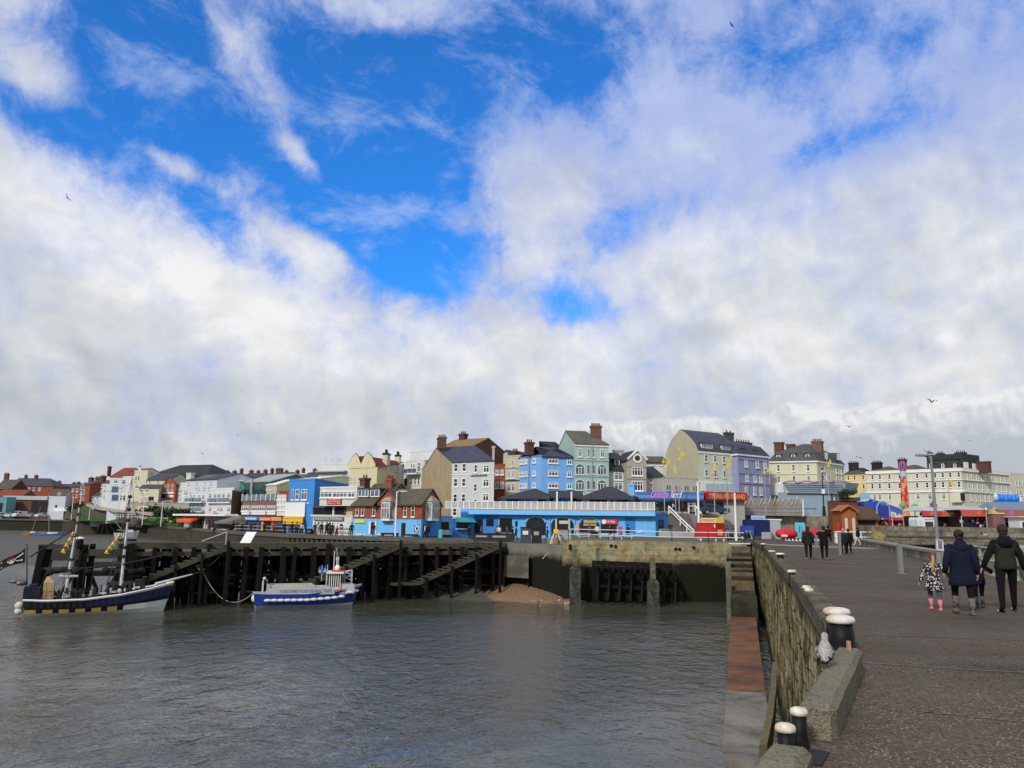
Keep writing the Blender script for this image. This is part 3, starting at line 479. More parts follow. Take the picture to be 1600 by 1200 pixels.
# --- brick terrace with blue shops
b = B('brick_terrace', 'brick terrace with a long dormer over pale blue shop fronts', (549.5, 103), (590, 100.5), -.5, 786, BRICK, T=8, cat='terrace'); b.roof('gs', 756, BRNT, ov=.4); b.chim(570.5, 747, 8, 12, 2.2, m=BRNB, pots=2)
b.dorm(560.3, 764.5, 576, 776.5, .9, 'three'); b.dorm(579, 764.5, 593, 776.5, .9, 'two'); b.wins('f', [558.7, 567.4, 585], [797.5], 4.6, 16, 'sash', GLASS, mat((.72, .62, .55), .7))
b.panel('shop_fascia', 'f', 549.6, 810.5, 590, 838, LBLUE, .1); b.sign('shop_sign', 556, 812, 571.5, 817, mat((.55, .66, .1), .6), .25); b.win('f', 558, 821, 571, 834, 'one', GLASSB); b.panel('door', 'f', 580.5, 816, 586, 834.5, DARK, .13); b.panel('post', 'f', 577, 815, 580, 834, TRIM, .14); b.panel('post', 'f', 586.5, 815, 589, 834, TRIM, .14)
b = B('brick_house', 'red brick house with front and side gables above a blue ground floor', (590, 100), (658.3, 95.5), -.5, 786, BRICK, C_=(688.5, 102), cat='house'); b.roof('gs', 764, BRNT, xr=630, ov=.35); b.R0 = b.R
b.wins('f', [633.5, 645.5], [798], 5.2, 19, 'sash', GLASS, mat((.74, .66, .6), .7)); g = b
b.panel('shop_fascia', 'f', 590, 811.5, 658.2, 838, LBLUE, .1); b.panel('shop_fascia', 'r', 658.5, 811.5, 688, 838, MBLUE, .1); b.panel('door', 'f', 627.5, 817, 634, 837, DARK, .14)
for x0, x1 in ((591, 595), (604.5, 614), (618.5, 621.5)): b.win('f', x0, 820.5, x1, 834, 'one', CURT)
b.panel('poster', 'f', 648, 821.5, 654, 830.5, mat((.06, .01, .02), .6), .14); b.panel('serving_hatch', 'r', 660, 820, 671.5, 831.5, GLD, .14)
b.chim(609.5, 748, 9.5, 18, 3.5, m=BRICK, pots=3)
a, z0 = b.hit('f', 652.5, 826); f = b.q('f'); M().add([(a+.36*math.cos(t*.524), .2, z0+.36*math.sin(t*.524)) for t in range(12)]+[(a+.2*math.cos(t*.524), .2, z0+.2*math.sin(t*.524)) for t in range(12)], [(i, (i+1) % 12, 12+(i+1) % 12, 12+i) for i in range(12)], 0, f).build('lifebuoy_sign', WHITE, b.root)
def bay(b, face, x0, x1, y0, y1, out=.9, n=3):
    a0, z0, a1, z1 = b.rect(face, x0, y0, x1, y1); f = b.q(face); c = .45; pts = [(a0, 0), (a0+c, out), (a1-c, out), (a1, 0)]
    m = M()
    def ring(z, e=0.): return [f(a0-e, 0, z), f(a0+c-e, out+e, z), f(a1-c+e, out+e, z), f(a1+e, 0, z)]
    m.loft([ring(z0-.25), ring(z0)]).loft([ring(z1), ring(z1+.2)]); zm = z0+(z1-z0)*.68
    for (p, o_) in pts: m.rod((p, o_, z0), (p, o_, z1), .07, n=4, fn=f)
    for i in range(1, n): x = a0+c+(a1-a0-2*c)*i/n; m.box((x-.04, out-.04, z0), (x+.04, out+.04, z1), 0, f)
    m.box((a0+c, out-.03, zm-.05), (a1-c, out+.04, zm+.05), 0, f); o = m.build('bay_window', TRIM, b.root); M().loft([ring(z0, -.03), ring(z1, -.03)]).build('pane', CURT, o)
    M().loft([ring(z1+.21, .12), [f((a0+a1)/2-.5, 0, z1+.95), f((a0+a1)/2-.3, .15, z1+.95), f((a0+a1)/2+.3, .15, z1+.95), f((a0+a1)/2+.5, 0, z1+.95)]]).build('bay_roof', mat((.32, .28, .21), .8, .2), b.root)
# front gable of the brick house
a0, z0 = b.hit('f', 590, 786); a1 = b.hit('f', 626, 786)[0]; ac, zc = b.hit('f', 608.5, 763.5); M().add([(a0-.2, .35, b.H-.1), (a1, .35, b.H-.1), (ac, .35, zc), (a0-.2, -.1, b.H-.1), (a1, -.1, b.H-.1), (ac, -4, zc)], [(0, 1, 2), (0, 2, 5, 3), (1, 4, 5, 2)], 0, f).build('front_gable', BRICK, b.root)
M().add([(a0-.7, .6, b.H-.35), (ac, .6, zc+.12), (a1+.35, .6, b.H-.35), (a0-.7, -1, b.H-.35), (ac, -4.2, zc+.12), (a1+.35, -1, b.H-.35), (a0-.7, .6, b.H-.55), (ac, .6, zc-.12), (a1+.35, .6, b.H-.55)], [(0, 1, 4, 3), (1, 2, 5, 4), (0, 6, 7, 1), (1, 7, 8, 2)], 0, f).build('gable_roof', BRNT, b.root)
bay(b, 'f', 596.8, 617.5, 786.5, 810.5); bay(b, 'r', 665, 680.5, 786.5, 810.5, .8)
# --- tall white house with stained gable
b = B('hotel', 'tall grey white building with a stained tan gable and blue slate roof', (703.5, 120), (770.5, 115.5), -.3, 722, wall(.58, .59, .57), C_=(656, 139), side='l', cat='hotel')
b.wall.data.materials.append(TAN); b.wall.data.polygons[5].material_index = 1; wm = b.wm; b.roof('gs', 697.5, SLATEB, xr=716, ov=.15); b.gable.data.materials.append(TAN)
for p in b.gable.data.polygons:
    if p.index < 4: p.material_index = 1
b.chim(690.5, 683.5, 12, 12, 7, m=BRNB, pots=4); b.wins('f', [712.2, 725], [731, 754, 778], 6.4, 12.8, 'sash', GLASS); b.wins('f', [743], [732, 762], 5, 12, 'sash', GLASS); b.wins('f', [759.5], [732.5, 754.5, 777], 9.5, 12, 'two', GLASS); b.win('f', 707, 794, 713.5, 806, 'sash', GLD); b.win('f', 740, 780, 745, 784, 'one', GLASS)
b.band('f', 703, 741.5, .12); b.chim(771, 697, 2, 25, .4, m=GREYW, pots=0, d=.5)
m = M(); q = b.q('f'); a0, z0 = b.hit('f', 735, 744); a1 = b.hit('f', 760, 744)[0]; m.rod((a0, .1, z0), (a1, .1, z0), .06, fn=q)
for i in range(6): x = a0+(a1-a0)*(i+.5)/6; m.rod((x, .1, z0), (x, .5, z0+.3), .04, fn=q)
m.build('pipe_run', DARK, b.root)
b = B('brick_house', 'brick house whose ochre roof and chimney rise behind the tall white building', (684, 134), (736, 130), 6, 700, BRICKD, T=9); b.roof('gs', 687, mat((.30, .19, .09), .85, .2, 'slate')); b.chim(724, 678, 8.5, 15, m=BRNB)
b = B('house', 'plain grey rendered house with slate roof behind the brick front', (765, 152), (799, 149), 4, 722, GREYW, T=10); b.roof('gt', 704, SLATE, 792)
b = B('brick_house', 'narrow brick front with grouped white windows beside the tall white building', (771.5, 132), (788, 131), 2, 726, BRICK, T=8); b.roof('flat', .1, GREY); b.wins('f', [777.5, 785], [738], 5.5, 8, 'two', CURT); b.wins('f', [777, 785], [758], 5.5, 10, 'two', CURT)
b = B('terraced_house', 'cream bow fronted house with black lined bays left of the blue hotel', (788.2, 130), (811.5, 128), 2, 714.5, CREAM3, T=9); b.roof('flat', .25, GREY); b.wins('f', [796, 802.3], [741.5], 5, 12, 'two', CURT); b.wins('f', [796, 802.3], [762], 5, 12, 'two', GLASS); b.wins('f', [801.5], [724], 2.5, 8); b.chim(805, 705, 8, 9, m=BRNB, pots=3); b.band('f', 788.5, 750.5, .15, m=DARK); b.band('f', 788.5, 731, .12, m=GREYW)
b = B('hotel', 'sky blue hotel with a hipped slate roof', (845, 121), (895.5, 122.6), 2.5, 711, HB, C_=(811, 126), side='l', cat='hotel'); b.roof('gs', 698.5, SLATEB, xr=852, hipl=4.5, hipr=4.5, ov=.3)
b.wins('l', [815.3, 822, 835], [721.5, 741, 759], 4.4, 7.5, 'two'); b.wins('f', [864.3], [720, 739.5, 758.5], 15, 8, 'three', GLASS, x0=864.3); b.wins('f', [889.5], [721.5, 741, 759.5], 7.5, 8.3, 'two', GLASS, x0=889.5)
b.chim(827, 691, 9.5, 14, 3, m=BRNB, pots=3); M().rod(b.L(-.4, 2.9, 0), b.L(-.4, 2.9, b.H), .07).build('drainpipe', GREY, b.root)
b = B('house', 'house with a steep black hipped roof behind the blue hotel', (866, 131), (896, 132), 6, 712, GREYW, T=7); b.roof('gs', 691, DKR, hipl=1.5, hipr=5)
b = B('guest_house', 'mint green four storey guest house with arched windows', (898.5, 121.5), (951.8, 122.5), 2.5, 692, MINT, C_=(870.5, 133), side='l', cat='guest house'); b.roof('gs', 672.8, mat((.13, .13, .10), .85, .22, 'slate'), xr=893, hipr=2.2, ov=.2)
b.wins('f', [906, 941], [707.5], 6.4, 12.5, 'two', GLASSB); b.wins('f', [919.3, 927.3], [708], 3.2, 12.5, 'sash', GLASSB); b.wins('f', [906, 940.3], [733, 757.5], 12.6, 15.5, 'archw', GLASSB); b.wins('f', [919, 927.4], [733, 757.5], 3.8, 14, 'arch', GLASSB)
b.chim(931, 665.5, 15, 16, 3, m=mat((.20, .10, .075), .9, .2, 'brick'), pots=5); b.band('f', 898.5, 694, .3); b.band('f', 898.5, 743, .12, m=MINT); b.band('f', 898.5, 718, .12, m=MINT); M().rod(b.L(b.W*.5, -.12, 0), b.L(b.W*.5, -.12, b.H), .07).build('drainpipe', GREY, b.root)
b = B('terraced_house', 'pale house with a dark steep roof and single dormer', (952.3, 124), (980, 124.5), 2.5, 733, wall(.55, .55, .5), T=9); b.roof('gs', 707.5, DKR, xr=960); b.dorm(960, 718, 968, 729.5, 1.2, 'one'); b.win('f', 959.5, 737.5, 972.5, 750, 'two', GLASSB); b.win('f', 959.5, 754, 972.5, 766, 'two', GLASSB); b.chim(966, 703, 14, 14, 5.5, m=GREYW, pots=0)
b = B('stone_house', 'grey stone house with a round window in its pointed gable', (980.2, 123), (1011, 123.6), 2.5, 718, STONE, T=9); b.roof('gt', 704, DKR, 995.5); b.win('f', 987, 730, 1004.5, 743.5, 'four', GLASS); b.win('f', 987, 752, 1004.5, 767, 'four', GLASS); b.band('f', 980.2, 727, .2, m=STONE); b.band('f', 980.2, 746, .2, m=STONE)
a, z = b.hit('f', 995.8, 716); q = b.q('f'); c0 = [(a+r*math.cos(t*.4488), o, z+r*math.sin(t*.4488)) for r, o in ((.75, .12), (.45, .12), (.45, .05)) for t in range(14)]
M().add(c0, [(i, (i+1) % 14, 14+(i+1) % 14, 14+i) for i in range(14)], 0, q).add(c0[28:], [tuple(range(14))], 1, q).build('round_window', [TRIM, GLASS], b.root)
f = b.q('f'); a0 = b.hit('f', 980, 718)[0]; a1 = b.hit('f', 1011, 718)[0]; M().path([(a0, .1, b.H), (a, .1, b.zr+.1), (a1, .1, b.H)], .2, 6, fn=f).rod((a, .1, b.zr), (a, .1, b.zr+1.4), .08, .03, fn=f).build('gable_coping', TRIM, b.root)
b = B('house', 'brown roofed house with a white upper wall seen over the low shop', (1010, 145), (1043, 145), 5, 720, WHT, T=9); b.roof('gs', 713, BRNT, ov=.5); b.wins('f', [1020, 1033], [724.5], 5, 4.5, 'two', GLASS)
b = B('house', 'low cream shop house with a dark slate roof and blue grey windows', (1011.4, 125.5), (1041.5, 126.5), 2.5, 745, wall(.55, .55, .50), T=9); b.roof('gs', 729, DKR, xr=1020); b.win('f', 1015, 746, 1033, 754.5, 'four', GLASSB); b.win('f', 1015, 763.5, 1033, 770, 'four', GLASSB)
b = B('arcade_wing', 'low grey wing with four pairs of slit windows under the big cream gable', (1041.8, 122), (1093, 124), 2.5, 747, GREYW, T=5, cat='building'); b.roof('flat', .1, GREY); b.wins('f', [x+d for x in (1044, 1057.5, 1072, 1085.5) for d in (-1.6, 2.4)], [762], 2.4, 8, 'slit', GLD, GREYW)
# --- big cream gable
b = B('hotel', 'tall cream building with a blank curved gable facing the harbour', (1093, 128), (1156, 133), 2.5, 704, wall(.62, .63, .52), C_=(1042, 140), side='l', cat='hotel')
H, W, T_ = b.H, b.W, b.T; zt = b.z('p', 1067, 671.5, T_*.5); zk = H+(zt-H)*.62
pr = [(0, 0), (.05, .2), (.1, .35), (.2, .55), (.3, .73), (.4, .88), (.5, 1), (.62, .87), (.74, .71), (.84, .54), (.93, .28), (1, 0)]
pr = [(u*T_, H+(zt-H)*v) for u, v in pr]
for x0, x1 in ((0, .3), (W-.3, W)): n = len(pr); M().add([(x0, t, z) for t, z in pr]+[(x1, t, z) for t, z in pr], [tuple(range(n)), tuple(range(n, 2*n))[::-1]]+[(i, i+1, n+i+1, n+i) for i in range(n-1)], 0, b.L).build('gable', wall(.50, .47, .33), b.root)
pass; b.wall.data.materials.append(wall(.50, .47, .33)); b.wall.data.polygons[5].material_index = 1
b.R = M().add([(x, t-(.12 if t < T_/2 else -.12), z+.05) for x in (.05, W-.05) for t, z in pr], [(i, i+1, n+i+1, n+i) for i in range(n-1)], 0, b.L).build('roof', mat((.075, .075, .12), .65, .2, 'slate'), b.root)
b.dorm(1096, 692.5, 1113, 701.5, .3, 'five', dp=2.5, fm=WHITE); b.dorm(1127.5, 695.5, 1144, 704.5, .3, 'five', dp=2.5, fm=WHITE)
b.wins('f', [1103, 1117, 1131, 1144.5], [716, 739], 4.6, 11, 'sash', GLASSB); b.band('f', 1093, 705.5, .25); b.band('f', 1093, 752, .2)
b.chim(1138.3, 676, 12, 22, T_*.45, m=mat((.10, .10, .085), .9, .2, 'brick'), pots=2); b.panel('glazed_gallery', 'f', 1095, 753.5, 1154, 768.5, WHITE, .3)
for i in range(7): b.panel('gallery_pane', 'f', 1102+i*7.3, 755.8, 1108.6+i*7.3, 767.5, mat((.36, .50, .50), .3, .1), .33)
b = B('guest_house', 'lavender guest house with two dormers', (1156.3, 131), (1205, 136), 2.5, 710, LAV, T=11, cat='guest house'); b.roof('man', (696, 691), SLATEB, 1165); b.dorm(1157.5, 701, 1163, 707.5, .5, 'one'); b.dorm(1176, 703.5, 1181, 709.5, .5, 'one')
b.wins('f', [1165.6, 1183, 1195], [724], 4.4, 11, 'sash', CURT); b.wins('f', [1167, 1179.6, 1188.5], [747], 4.2, 10.5, 'sash', CURT); b.wins('f', [1166, 1179, 1189], [766.5], 4.2, 12, 'two', GLASS); b.band('f', 1156.3, 713, .5, m=LAV); b.band('f', 1156.3, 738.5, .15, m=LAV); b.band('f', 1156.3, 754, .15, m=LAV); b.chim(1160, 691, 22, 6, 5, m=BRNB, pots=6)
b = B('hotel', 'cream corner hotel with a grey mansard roof and white dormers', (1205.5, 141), (1280.5, 138), 3.2, 721.5, wall(.66, .64, .45), C_=(1323.5, 147), cat='hotel'); b.roof('man', (706.5, 694.5), mat((.10, .10, .105), .8, .2, 'slate'), 1240)
for x in (1216.5, 1239.5, 1262): b.dorm(x-3.2, 710.5-(x-1216)*.03, x+3.2, 718-(x-1216)*.03, .35, 'one', dp=1.2)
f = b.q('r')
for x, y in ((1290, 712.5), (1308.7, 714)):
    a, z = b.hit('r', x, y); M().box((a-.75, -1.2, z-.7), (a+.75, .1, z+.7), 0, f).build('dormer', SLATE, b.R); M().box((a-.6, .1, z-.6), (a+.6, .14, z+.6), 0, f).build('dormer_window', WHITE, b.R)
b.wins('f', [1216.5, 1240, 1263], [731, 749], 4.8, 10.5, 'sash', GLASSB, x0=1240); b.wins('r', [1285.5, 1307.5, 1315.5], [731, 747.5], 4, 10.5, 'sash', GLASSB); b.win('r', 1291.5, 742, 1297, 753, 'two', GLASSB); b.panel('bay', 'f', 1205, 756, 1228, 774, WHT, 1.0)
b.win('f', 1209, 762, 1219, 772, 'two', GLASSB); b.chim(1217, 691, 12, 13, 5, m=BRICKD, pots=0); b.chim(1235.5, 694, 11, 8, 7, m=BRICKD, pots=0); b.chim(1277, 689.5, 15, 12, 4, m=mat((.21, .11, .08), .9, .2, 'brick'), pots=5)
b.band('f', 1205.5, 740.5, .15, m=CREAM2)
# --- the long terrace on the right
LT = wall(.62, .61, .49)
b = B('guest_house', 'yellow end house of the long terrace', (1323, 194), (1357, 190.6), 4, 739.5, YELW, T=12, cat='guest house'); b.roof('gs', 731, BRNT, hipl=3, hipr=5, ov=.4); b.wins('f', [1325.8, 1335.5, 1348.8], [746.5, 760.5], 3.4, 7.5, 'sash', GLD); b.chim(1333.5, 723, 14, 10, 4, m=DARK, pots=5); b.band('f', 1323, 754, .15); b.band('f', 1323, 740.5, .35)
b = B('terrace_block', 'long cream stuccoed terrace with a slate mansard at its rounded corner', (1357.2, 190.5), (1508, 175), 4, 738, LT, C_=(1583, 188), cat='terrace')
b.roof('flat', .3, BRNT, top=LT); b.wins('f', [1363.5, 1375, 1390, 1406, 1433.5, 1448, 1461.7, 1473.5, 1485.3, 1498.5], [745.7], 4, 7.5, 'sash', GLD); b.wins('f', [1363.5, 1375, 1390, 1406, 1433.5, 1449, 1461.7, 1474, 1485.3, 1499], [759.8], 4.2, 8.5, 'sash', GLD); b.wins('f', [1367, 1375, 1391, 1409, 1435, 1453, 1475], [776.8], 4.6, 9.5, 'two', GLASS)
b.wins('r', [1512.2, 1519.2, 1526.8, 1534.3, 1542.5, 1550, 1557, 1564, 1571, 1578], [745, 759.5], 2.4, 8.5, 'sash', GLASS); b.wins('r', [1518, 1526, 1533, 1540, 1547], [777], 2.4, 10, 'sash', GLASS)
for y, h in ((737.7, .5), (753, .15), (768.5, .35)): b.band('f', 1357.5, y, h, .3); z_ = b.z('f', 1357.5, y); M().box((0.002, .003, z_-h), (b.T, .3, z_), 0, b.q('r')).build('cornice', TRIM, b.root)
for x0, x1 in ((1490, 1506),): b.panel('porch', 'f', x0, 769.5, x1, 785, LT, 1.0); b.panel('door', 'f', 1504.6, 770.5, 1507.8, 782, DARK, 1.1)
for i, (x0, x1, ye, yr) in enumerate(((1352, 1387, 737.5, 729.5), (1388, 1432, 737, 727), (1430, 1448, 736.5, 730.5))):
    a0 = b.hit('p', x0, ye, .6)[0]; a1 = b.hit('p', x1, ye, .6)[0]; zt = b.z('p', (x0+x1)/2, yr, 6); c = (a0+a1)/2; e = (a1-a0)*.3
    M().add([(a0, .6, b.H+.2), (a1, .6, b.H+.2), (a1, 12, b.H+.2), (a0, 12, b.H+.2), (c-e*.2, 6, zt), (c+e*.2, 6, zt)], [(0, 1, 5, 4), (1, 2, 5), (2, 3, 4, 5), (3, 0, 4)], 0, b.L).build('hipped_roof', BRNT, b.root)
a0 = b.hit('p', 1446.5, 730, .5)[0]; zt = b.z('p', 1480, 718.5, 2); M().loft([[b.L(a0, .5, b.H+.3), b.L(b.W-.4, .5, b.H+.3), b.L(b.W-.4, 9, b.H+.3), b.L(a0, 9, b.H+.3)], [b.L(a0+1.2, 1.6, zt), b.L(b.W-1.4, 1.6, zt), b.L(b.W-1.4, 8, zt), b.L(a0+1.2, 8, zt)]]).build('mansard', DKR, b.root)
M().box((a0+.9, 1.3, zt+.004), (b.W-1.1, 8.3, zt+.3), 0, b.L).build('mansard_top', DKR, b.root)
for x in (1454.5, 1473.2, 1492): b.dorm(x-2.6, 724, x+2.6, 731, .6, 'one', dp=1.)
f = b.q('r')
for x, y in ((1512.5, 727), (1526, 729)): a, z = b.hit('r', x, y); M().box((a-.9, -2, z-.6), (a+.9, -.3, z+.7), 0, f).build('dormer', WHITE, b.root)
M().box((b.W-8, 2, b.H+.3), (b.W-.5, 10, b.H+3.6), 0, b.L).build('mansard', DKR, b.root)
b.chim(1370, 722.5, 14, 10, 4, m=DARK, pots=6); b.chim(1409.5, 717.5, 11, 14, 4, m=BRNB, pots=3); b.chim(1469.2, 708.5, 9.5, 12, 4, m=DARK, pots=4); b.chim(1487, 711, 7, 9, 4, m=DARK, pots=0); b.chim(1501, 707, 15, 13, 4, m=DARK, pots=5); b.chim(1536.5, 721, 20, 14, 8, m=BRNB, pots=0)
b = B('terrace_block', 'pale cream block beyond the far right end of the long terrace', (1584, 200), (1640, 206), 4, 741, wall(.60, .58, .47), T=12, cat='terrace'); b.roof('flat', .4, GREY); b.wins('f', [1588, 1593, 1599], [755, 770], 2.6, 8)
# --- shops on the promenade
b = B('amusement_arcade', 'arcade with a deep blue canopy lettered in pink and white', (992, 121), (1099.5, 119), 3.2, 768.5, GREYW, T=2.2, cat='arcade'); b.panel('shop_front', 'f', 1010, 785, 1098, 799, GLD, .05)
q = b.q('f'); a0, z1 = b.hit('f', 993, 768.5); a1, z0 = b.hit('f', 1099.3, 783); zz0 = b.z('f', 1050, 782.5); prf = [(0, b.H), (.8, b.H-.1), (1.3, b.H-.5), (1.45, zz0+.3), (1.4, zz0), (0, zz0)]
M().loft([[q(a, o, z) for o, z in prf] for a in (a0, a1)]).build('canopy', mat((.02, .09, .30), .45, .1), b.root)
ax, az_ = b.hit('f', 1043.5, 775.5); PINK = mat((.75, .18, .80), .5, .02); text('Leisure', 2.6, 1.05, PINK, b.root, lambda x, y, z: q(ax-1.2+x, 1.5+max(0, z), az_+y+.25), italic=.3); text('land', 1.7, .95, mat((.75, .72, .9), .5, .02), b.root, lambda x, y, z: q(ax+1.25+x, 1.5+max(0, z), az_+y+.22), italic=.3)
for x in (1076, 1080.5, 1085): b.panel('pillar', 'f', x-1.8, 784, x+1.8, 800, GREY, 1.0)
b = B('amusement_arcade', 'arcade with a bright red fascia and gold lettering', (1099.8, 119), (1164, 121), 3.2, 768.8, GREYW, T=1.6, cat='arcade'); b.sign('fascia', 1099.9, 769.5, 1163.5, 781.5, mat((.50, .008, .02), .5), .8, 'TREASURE ISLAND', mat((.62, .40, .16), .6), hk=.62); b.panel('shop_front', 'f', 1103, 783.5, 1117, 795.5, GLD, .05); b.panel('shop_front', 'f', 1119.5, 783.5, 1130.5, 796, GLD, .05); b.panel('poster', 'f', 1104.5, 786, 1114, 794.5, mat((.08, .14, .28), .5, .2), .08)
b.panel('fascia_trim', 'f', 1099.9, 768.8, 1163.5, 769.5, mat((.7, .25, .3), .5), .85)
# pale blue ride building with the bow-like top
b = B('leisure_hall', 'pale grey blue hall with a pink edged overhanging top storey', (1217, 127), (1303, 126), 3.2, 770, wall(.27, .36, .45), C_=(1322, 131), cat='leisure hall'); b.roof('flat', .05, GREY)
q = b.q('f'); a0, z0 = b.hit('f', 1232.5, 770); a1 = b.hit('f', 1319, 770)[0]; t0, zt = b.hit('f', 1226, 755); t1 = b.hit('f', 1325, 752)[0]
M().loft([[q(a0, .1, z0), q(a1, .1, z0), q(a1, -6, z0), q(a0, -6, z0)], [q(t0, .9, zt), q(t1, .9, zt+.25), q(t1, -6, zt+.25), q(t0, -6, zt)]]).build('upper_storey', mat((.30, .38, .46), .7, .12, 'wall'), b.root)
pw = [(t0+(t1-t0)*i/24, .98, zt+.02+.25*i/24+.25*abs(math.sin(i*.52))) for i in range(25)]; M().path(pw, .14, 5, fn=q).build('wavy_trim', mat((.48, .28, .36), .7), b.root); M().box((a0-.2, 0.002, z0-.12), (a1, .4, z0), 0, q).build('ledge', mat((.12, .13, .15), .7), b.root)
for i in range(1, 5): z = z0+(zt-z0)*i/5; M().box((a0-(a0-t0)*i/5, .1+.8*i/5, z), (a1, .17+.8*i/5, z+.05), 0, q).build('cladding_line', mat((.2, .26, .32), .7), b.root)
b.panel('step_stripe', 'f', 1256, 794.5, 1276, 795.3, DARK, .06); b.panel('door', 'f', 1303.5-4, 773, 1301.5, 804, DARK, .06)
for x in (1303, 1307.5): b.panel('white_pipe', 'r', x, 770, x+1.2, 806, TRIM, .15)
b.panel('brick_base', 'r', 1304, 785, 1321, 806, DARK, .1)
# --- blue harbour arcade
b = B('harbour_shops', 'long bright blue harbourside shops with three dark arches', (738, 112), (1025, 104.5), -.4, 797.5, mat((.13, .42, .80), .7, .08, 'wall'), T=8, cat='shops'); q = b.q('f'); R0 = b
z0, z1 = b.z('f', 880, 805), b.z('f', 880, 796.6); M().box((-.3, .004, z0), (b.W+.05, 1.0, b.H+.02), 0, q).build('fascia', mat((.17, .50, .88), .6, .06, 'wall'), b.root); M().box((-.2, -b.T-9, b.H+.024), (b.W, 1.0, b.H+.2), 0, q).build('terrace_deck', GREY, b.root)
aL = b.hit('f', 862, 820)[0]
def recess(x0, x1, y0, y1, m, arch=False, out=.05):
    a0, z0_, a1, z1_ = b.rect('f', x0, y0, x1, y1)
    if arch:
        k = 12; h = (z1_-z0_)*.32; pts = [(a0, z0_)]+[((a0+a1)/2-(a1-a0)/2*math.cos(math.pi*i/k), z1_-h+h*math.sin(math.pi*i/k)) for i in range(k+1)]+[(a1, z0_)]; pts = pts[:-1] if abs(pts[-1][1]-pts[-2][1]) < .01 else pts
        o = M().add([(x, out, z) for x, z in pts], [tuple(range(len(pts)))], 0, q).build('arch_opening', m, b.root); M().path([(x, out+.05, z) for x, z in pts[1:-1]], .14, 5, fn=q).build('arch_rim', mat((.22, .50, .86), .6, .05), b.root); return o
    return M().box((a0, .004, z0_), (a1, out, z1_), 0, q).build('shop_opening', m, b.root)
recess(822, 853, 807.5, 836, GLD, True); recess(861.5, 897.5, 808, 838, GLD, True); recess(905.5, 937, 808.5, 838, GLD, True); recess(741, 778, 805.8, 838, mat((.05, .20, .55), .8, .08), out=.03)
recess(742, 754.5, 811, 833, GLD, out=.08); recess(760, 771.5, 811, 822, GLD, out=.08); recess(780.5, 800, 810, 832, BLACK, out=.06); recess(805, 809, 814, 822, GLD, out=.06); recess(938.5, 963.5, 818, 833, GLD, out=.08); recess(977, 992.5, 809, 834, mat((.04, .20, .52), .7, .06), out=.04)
recess(1008.5+21-24, 1008, 809, 834, LBLUE, out=.03)
b.sign('red_sign', 941, 811.5, 965, 819, mat((.60, .015, .03), .5), .35, 'Fish & Chips', WHITE, .25, hk=.6, wk=.72); a, z = b.hit('f', 944.5, 815.2); M().add([(a+.3*math.cos(t*.524), .4, z+.3*math.sin(t*.524)) for t in range(12)], [tuple(range(12))], 0, q).build('round_logo', WHITE, b.root)
b.panel('menu_board', 'f', 966.5, 822.5, 971.5, 834.5, mat((.55, .02, .05), .5), .2); b.panel('poster', 'f', 897.8, 820, 905, 829.5, mat((.6, .3, .18), .6, .3), .12); b.panel('sign_board', 'f', 912, 811, 933, 817, mat((.35, .40, .15), .6, .2), .1); b.panel('light_sign', 'f', 912, 818.3, 933, 821.5, mat((.45, .28, .22), .6, .2), .12); b.panel('light_sign', 'f', 874, 813.5, 888, 818.5, mat((.5, .54, .5), .6, .2), .1); b.panel('counter', 'f', 873, 828.5, 889, 836, GREY, .15)
b.panel('notice', 'f', 1000, 829, 1004, 831.5, mat((.5, .65, .75), .6), .1) ; b.panel('notice', 'f', 996, 829, 1002, 832.5, mat((.5, .68, .75), .6), .14)
for x in (859.5, 898, 938): a = b.hit('f', x, 815)[0]; M().rod((a, .12, 0), (a, .12, z0), .09, fn=q).build('pilaster', LBLUE, b.root)
for x in (870, 890.5): a = b.hit('f', x, 825)[0]; M().rod((a, .35, 0), (a, .35, 2.6), .14, fn=q).build('column', mat((.5, .5, .48), .7), b.root)
# balustrade of the terrace
def balus(x0, x1, out, n, m=None):
    a0 = b.hit('f', x0, 795)[0]; a1 = b.hit('f', x1, 795)[0]; zb, zt = b.H+.2, b.H+1.25; o = M().box((a0, out-.14, zt-.07), (a1, out, zt), 0, q).box((a0, out-.14, zb+.05), (a1, out, zb+.12), 0, q)
    for i in range(n+1): x = a0+(a1-a0)*i/n; o.box((x-.07, out-.16, zb), (x+.07, out+.02, zt+.04), 0, q)
    o = o.build('balustrade', WHITE, b.root); M().box((a0, out-.09, zb+.13), (a1, out-.05, zt-.08), 0, q).build('balustrade_panel', mat((.44, .42, .41), .8, .15, sc=3), o)
balus(700, 852, .8, 16); balus(852.5, 1024, .98, 17)
b = B('harbour_shops', 'sky blue block with a small black window at the right end of the harbourside shops', (1024.5, 104.5), (1044.5, 108), -.4, 803.5, MBLUE, T=7, cat='shops'); b.roof('flat', .1, GREY); b.win('f', 1029, 812, 1036, 823.5, 'one', GLD, DARK); b.panel('grey_plinth', 'f', 1030, 826, 1044, 838, GREYW, .2)
b = B('harbour_shops', 'light blue wall stub with a teal awning and serving hatch', (700, 109), (738, 111.5), -.4, 811, MBLUE, T=6, cat='shops'); b.roof('flat', .08, LBLUE); b.panel('serving_hatch', 'f', 713, 817, 731, 825.5, GLD, .08); b.panel('counter', 'f', 712, 825.8, 732, 827, TRIM, .4)
q = b.q('f'); a0, z1 = b.hit('f', 712, 808.5); a1, z0_ = b.hit('f', 737, 816); M().add([(a0, 0.01, z1), (a1, 0.01, z1), (a1, 1.3, z0_), (a0, 1.3, z0_), (a1, 0.01, z0_), (a0, .01, z0_)], [(0, 1, 2, 3), (1, 4, 2), (0, 3, 5)], 0, q).build('awning', mat((.03, .28, .30), .6, .08), b.root)
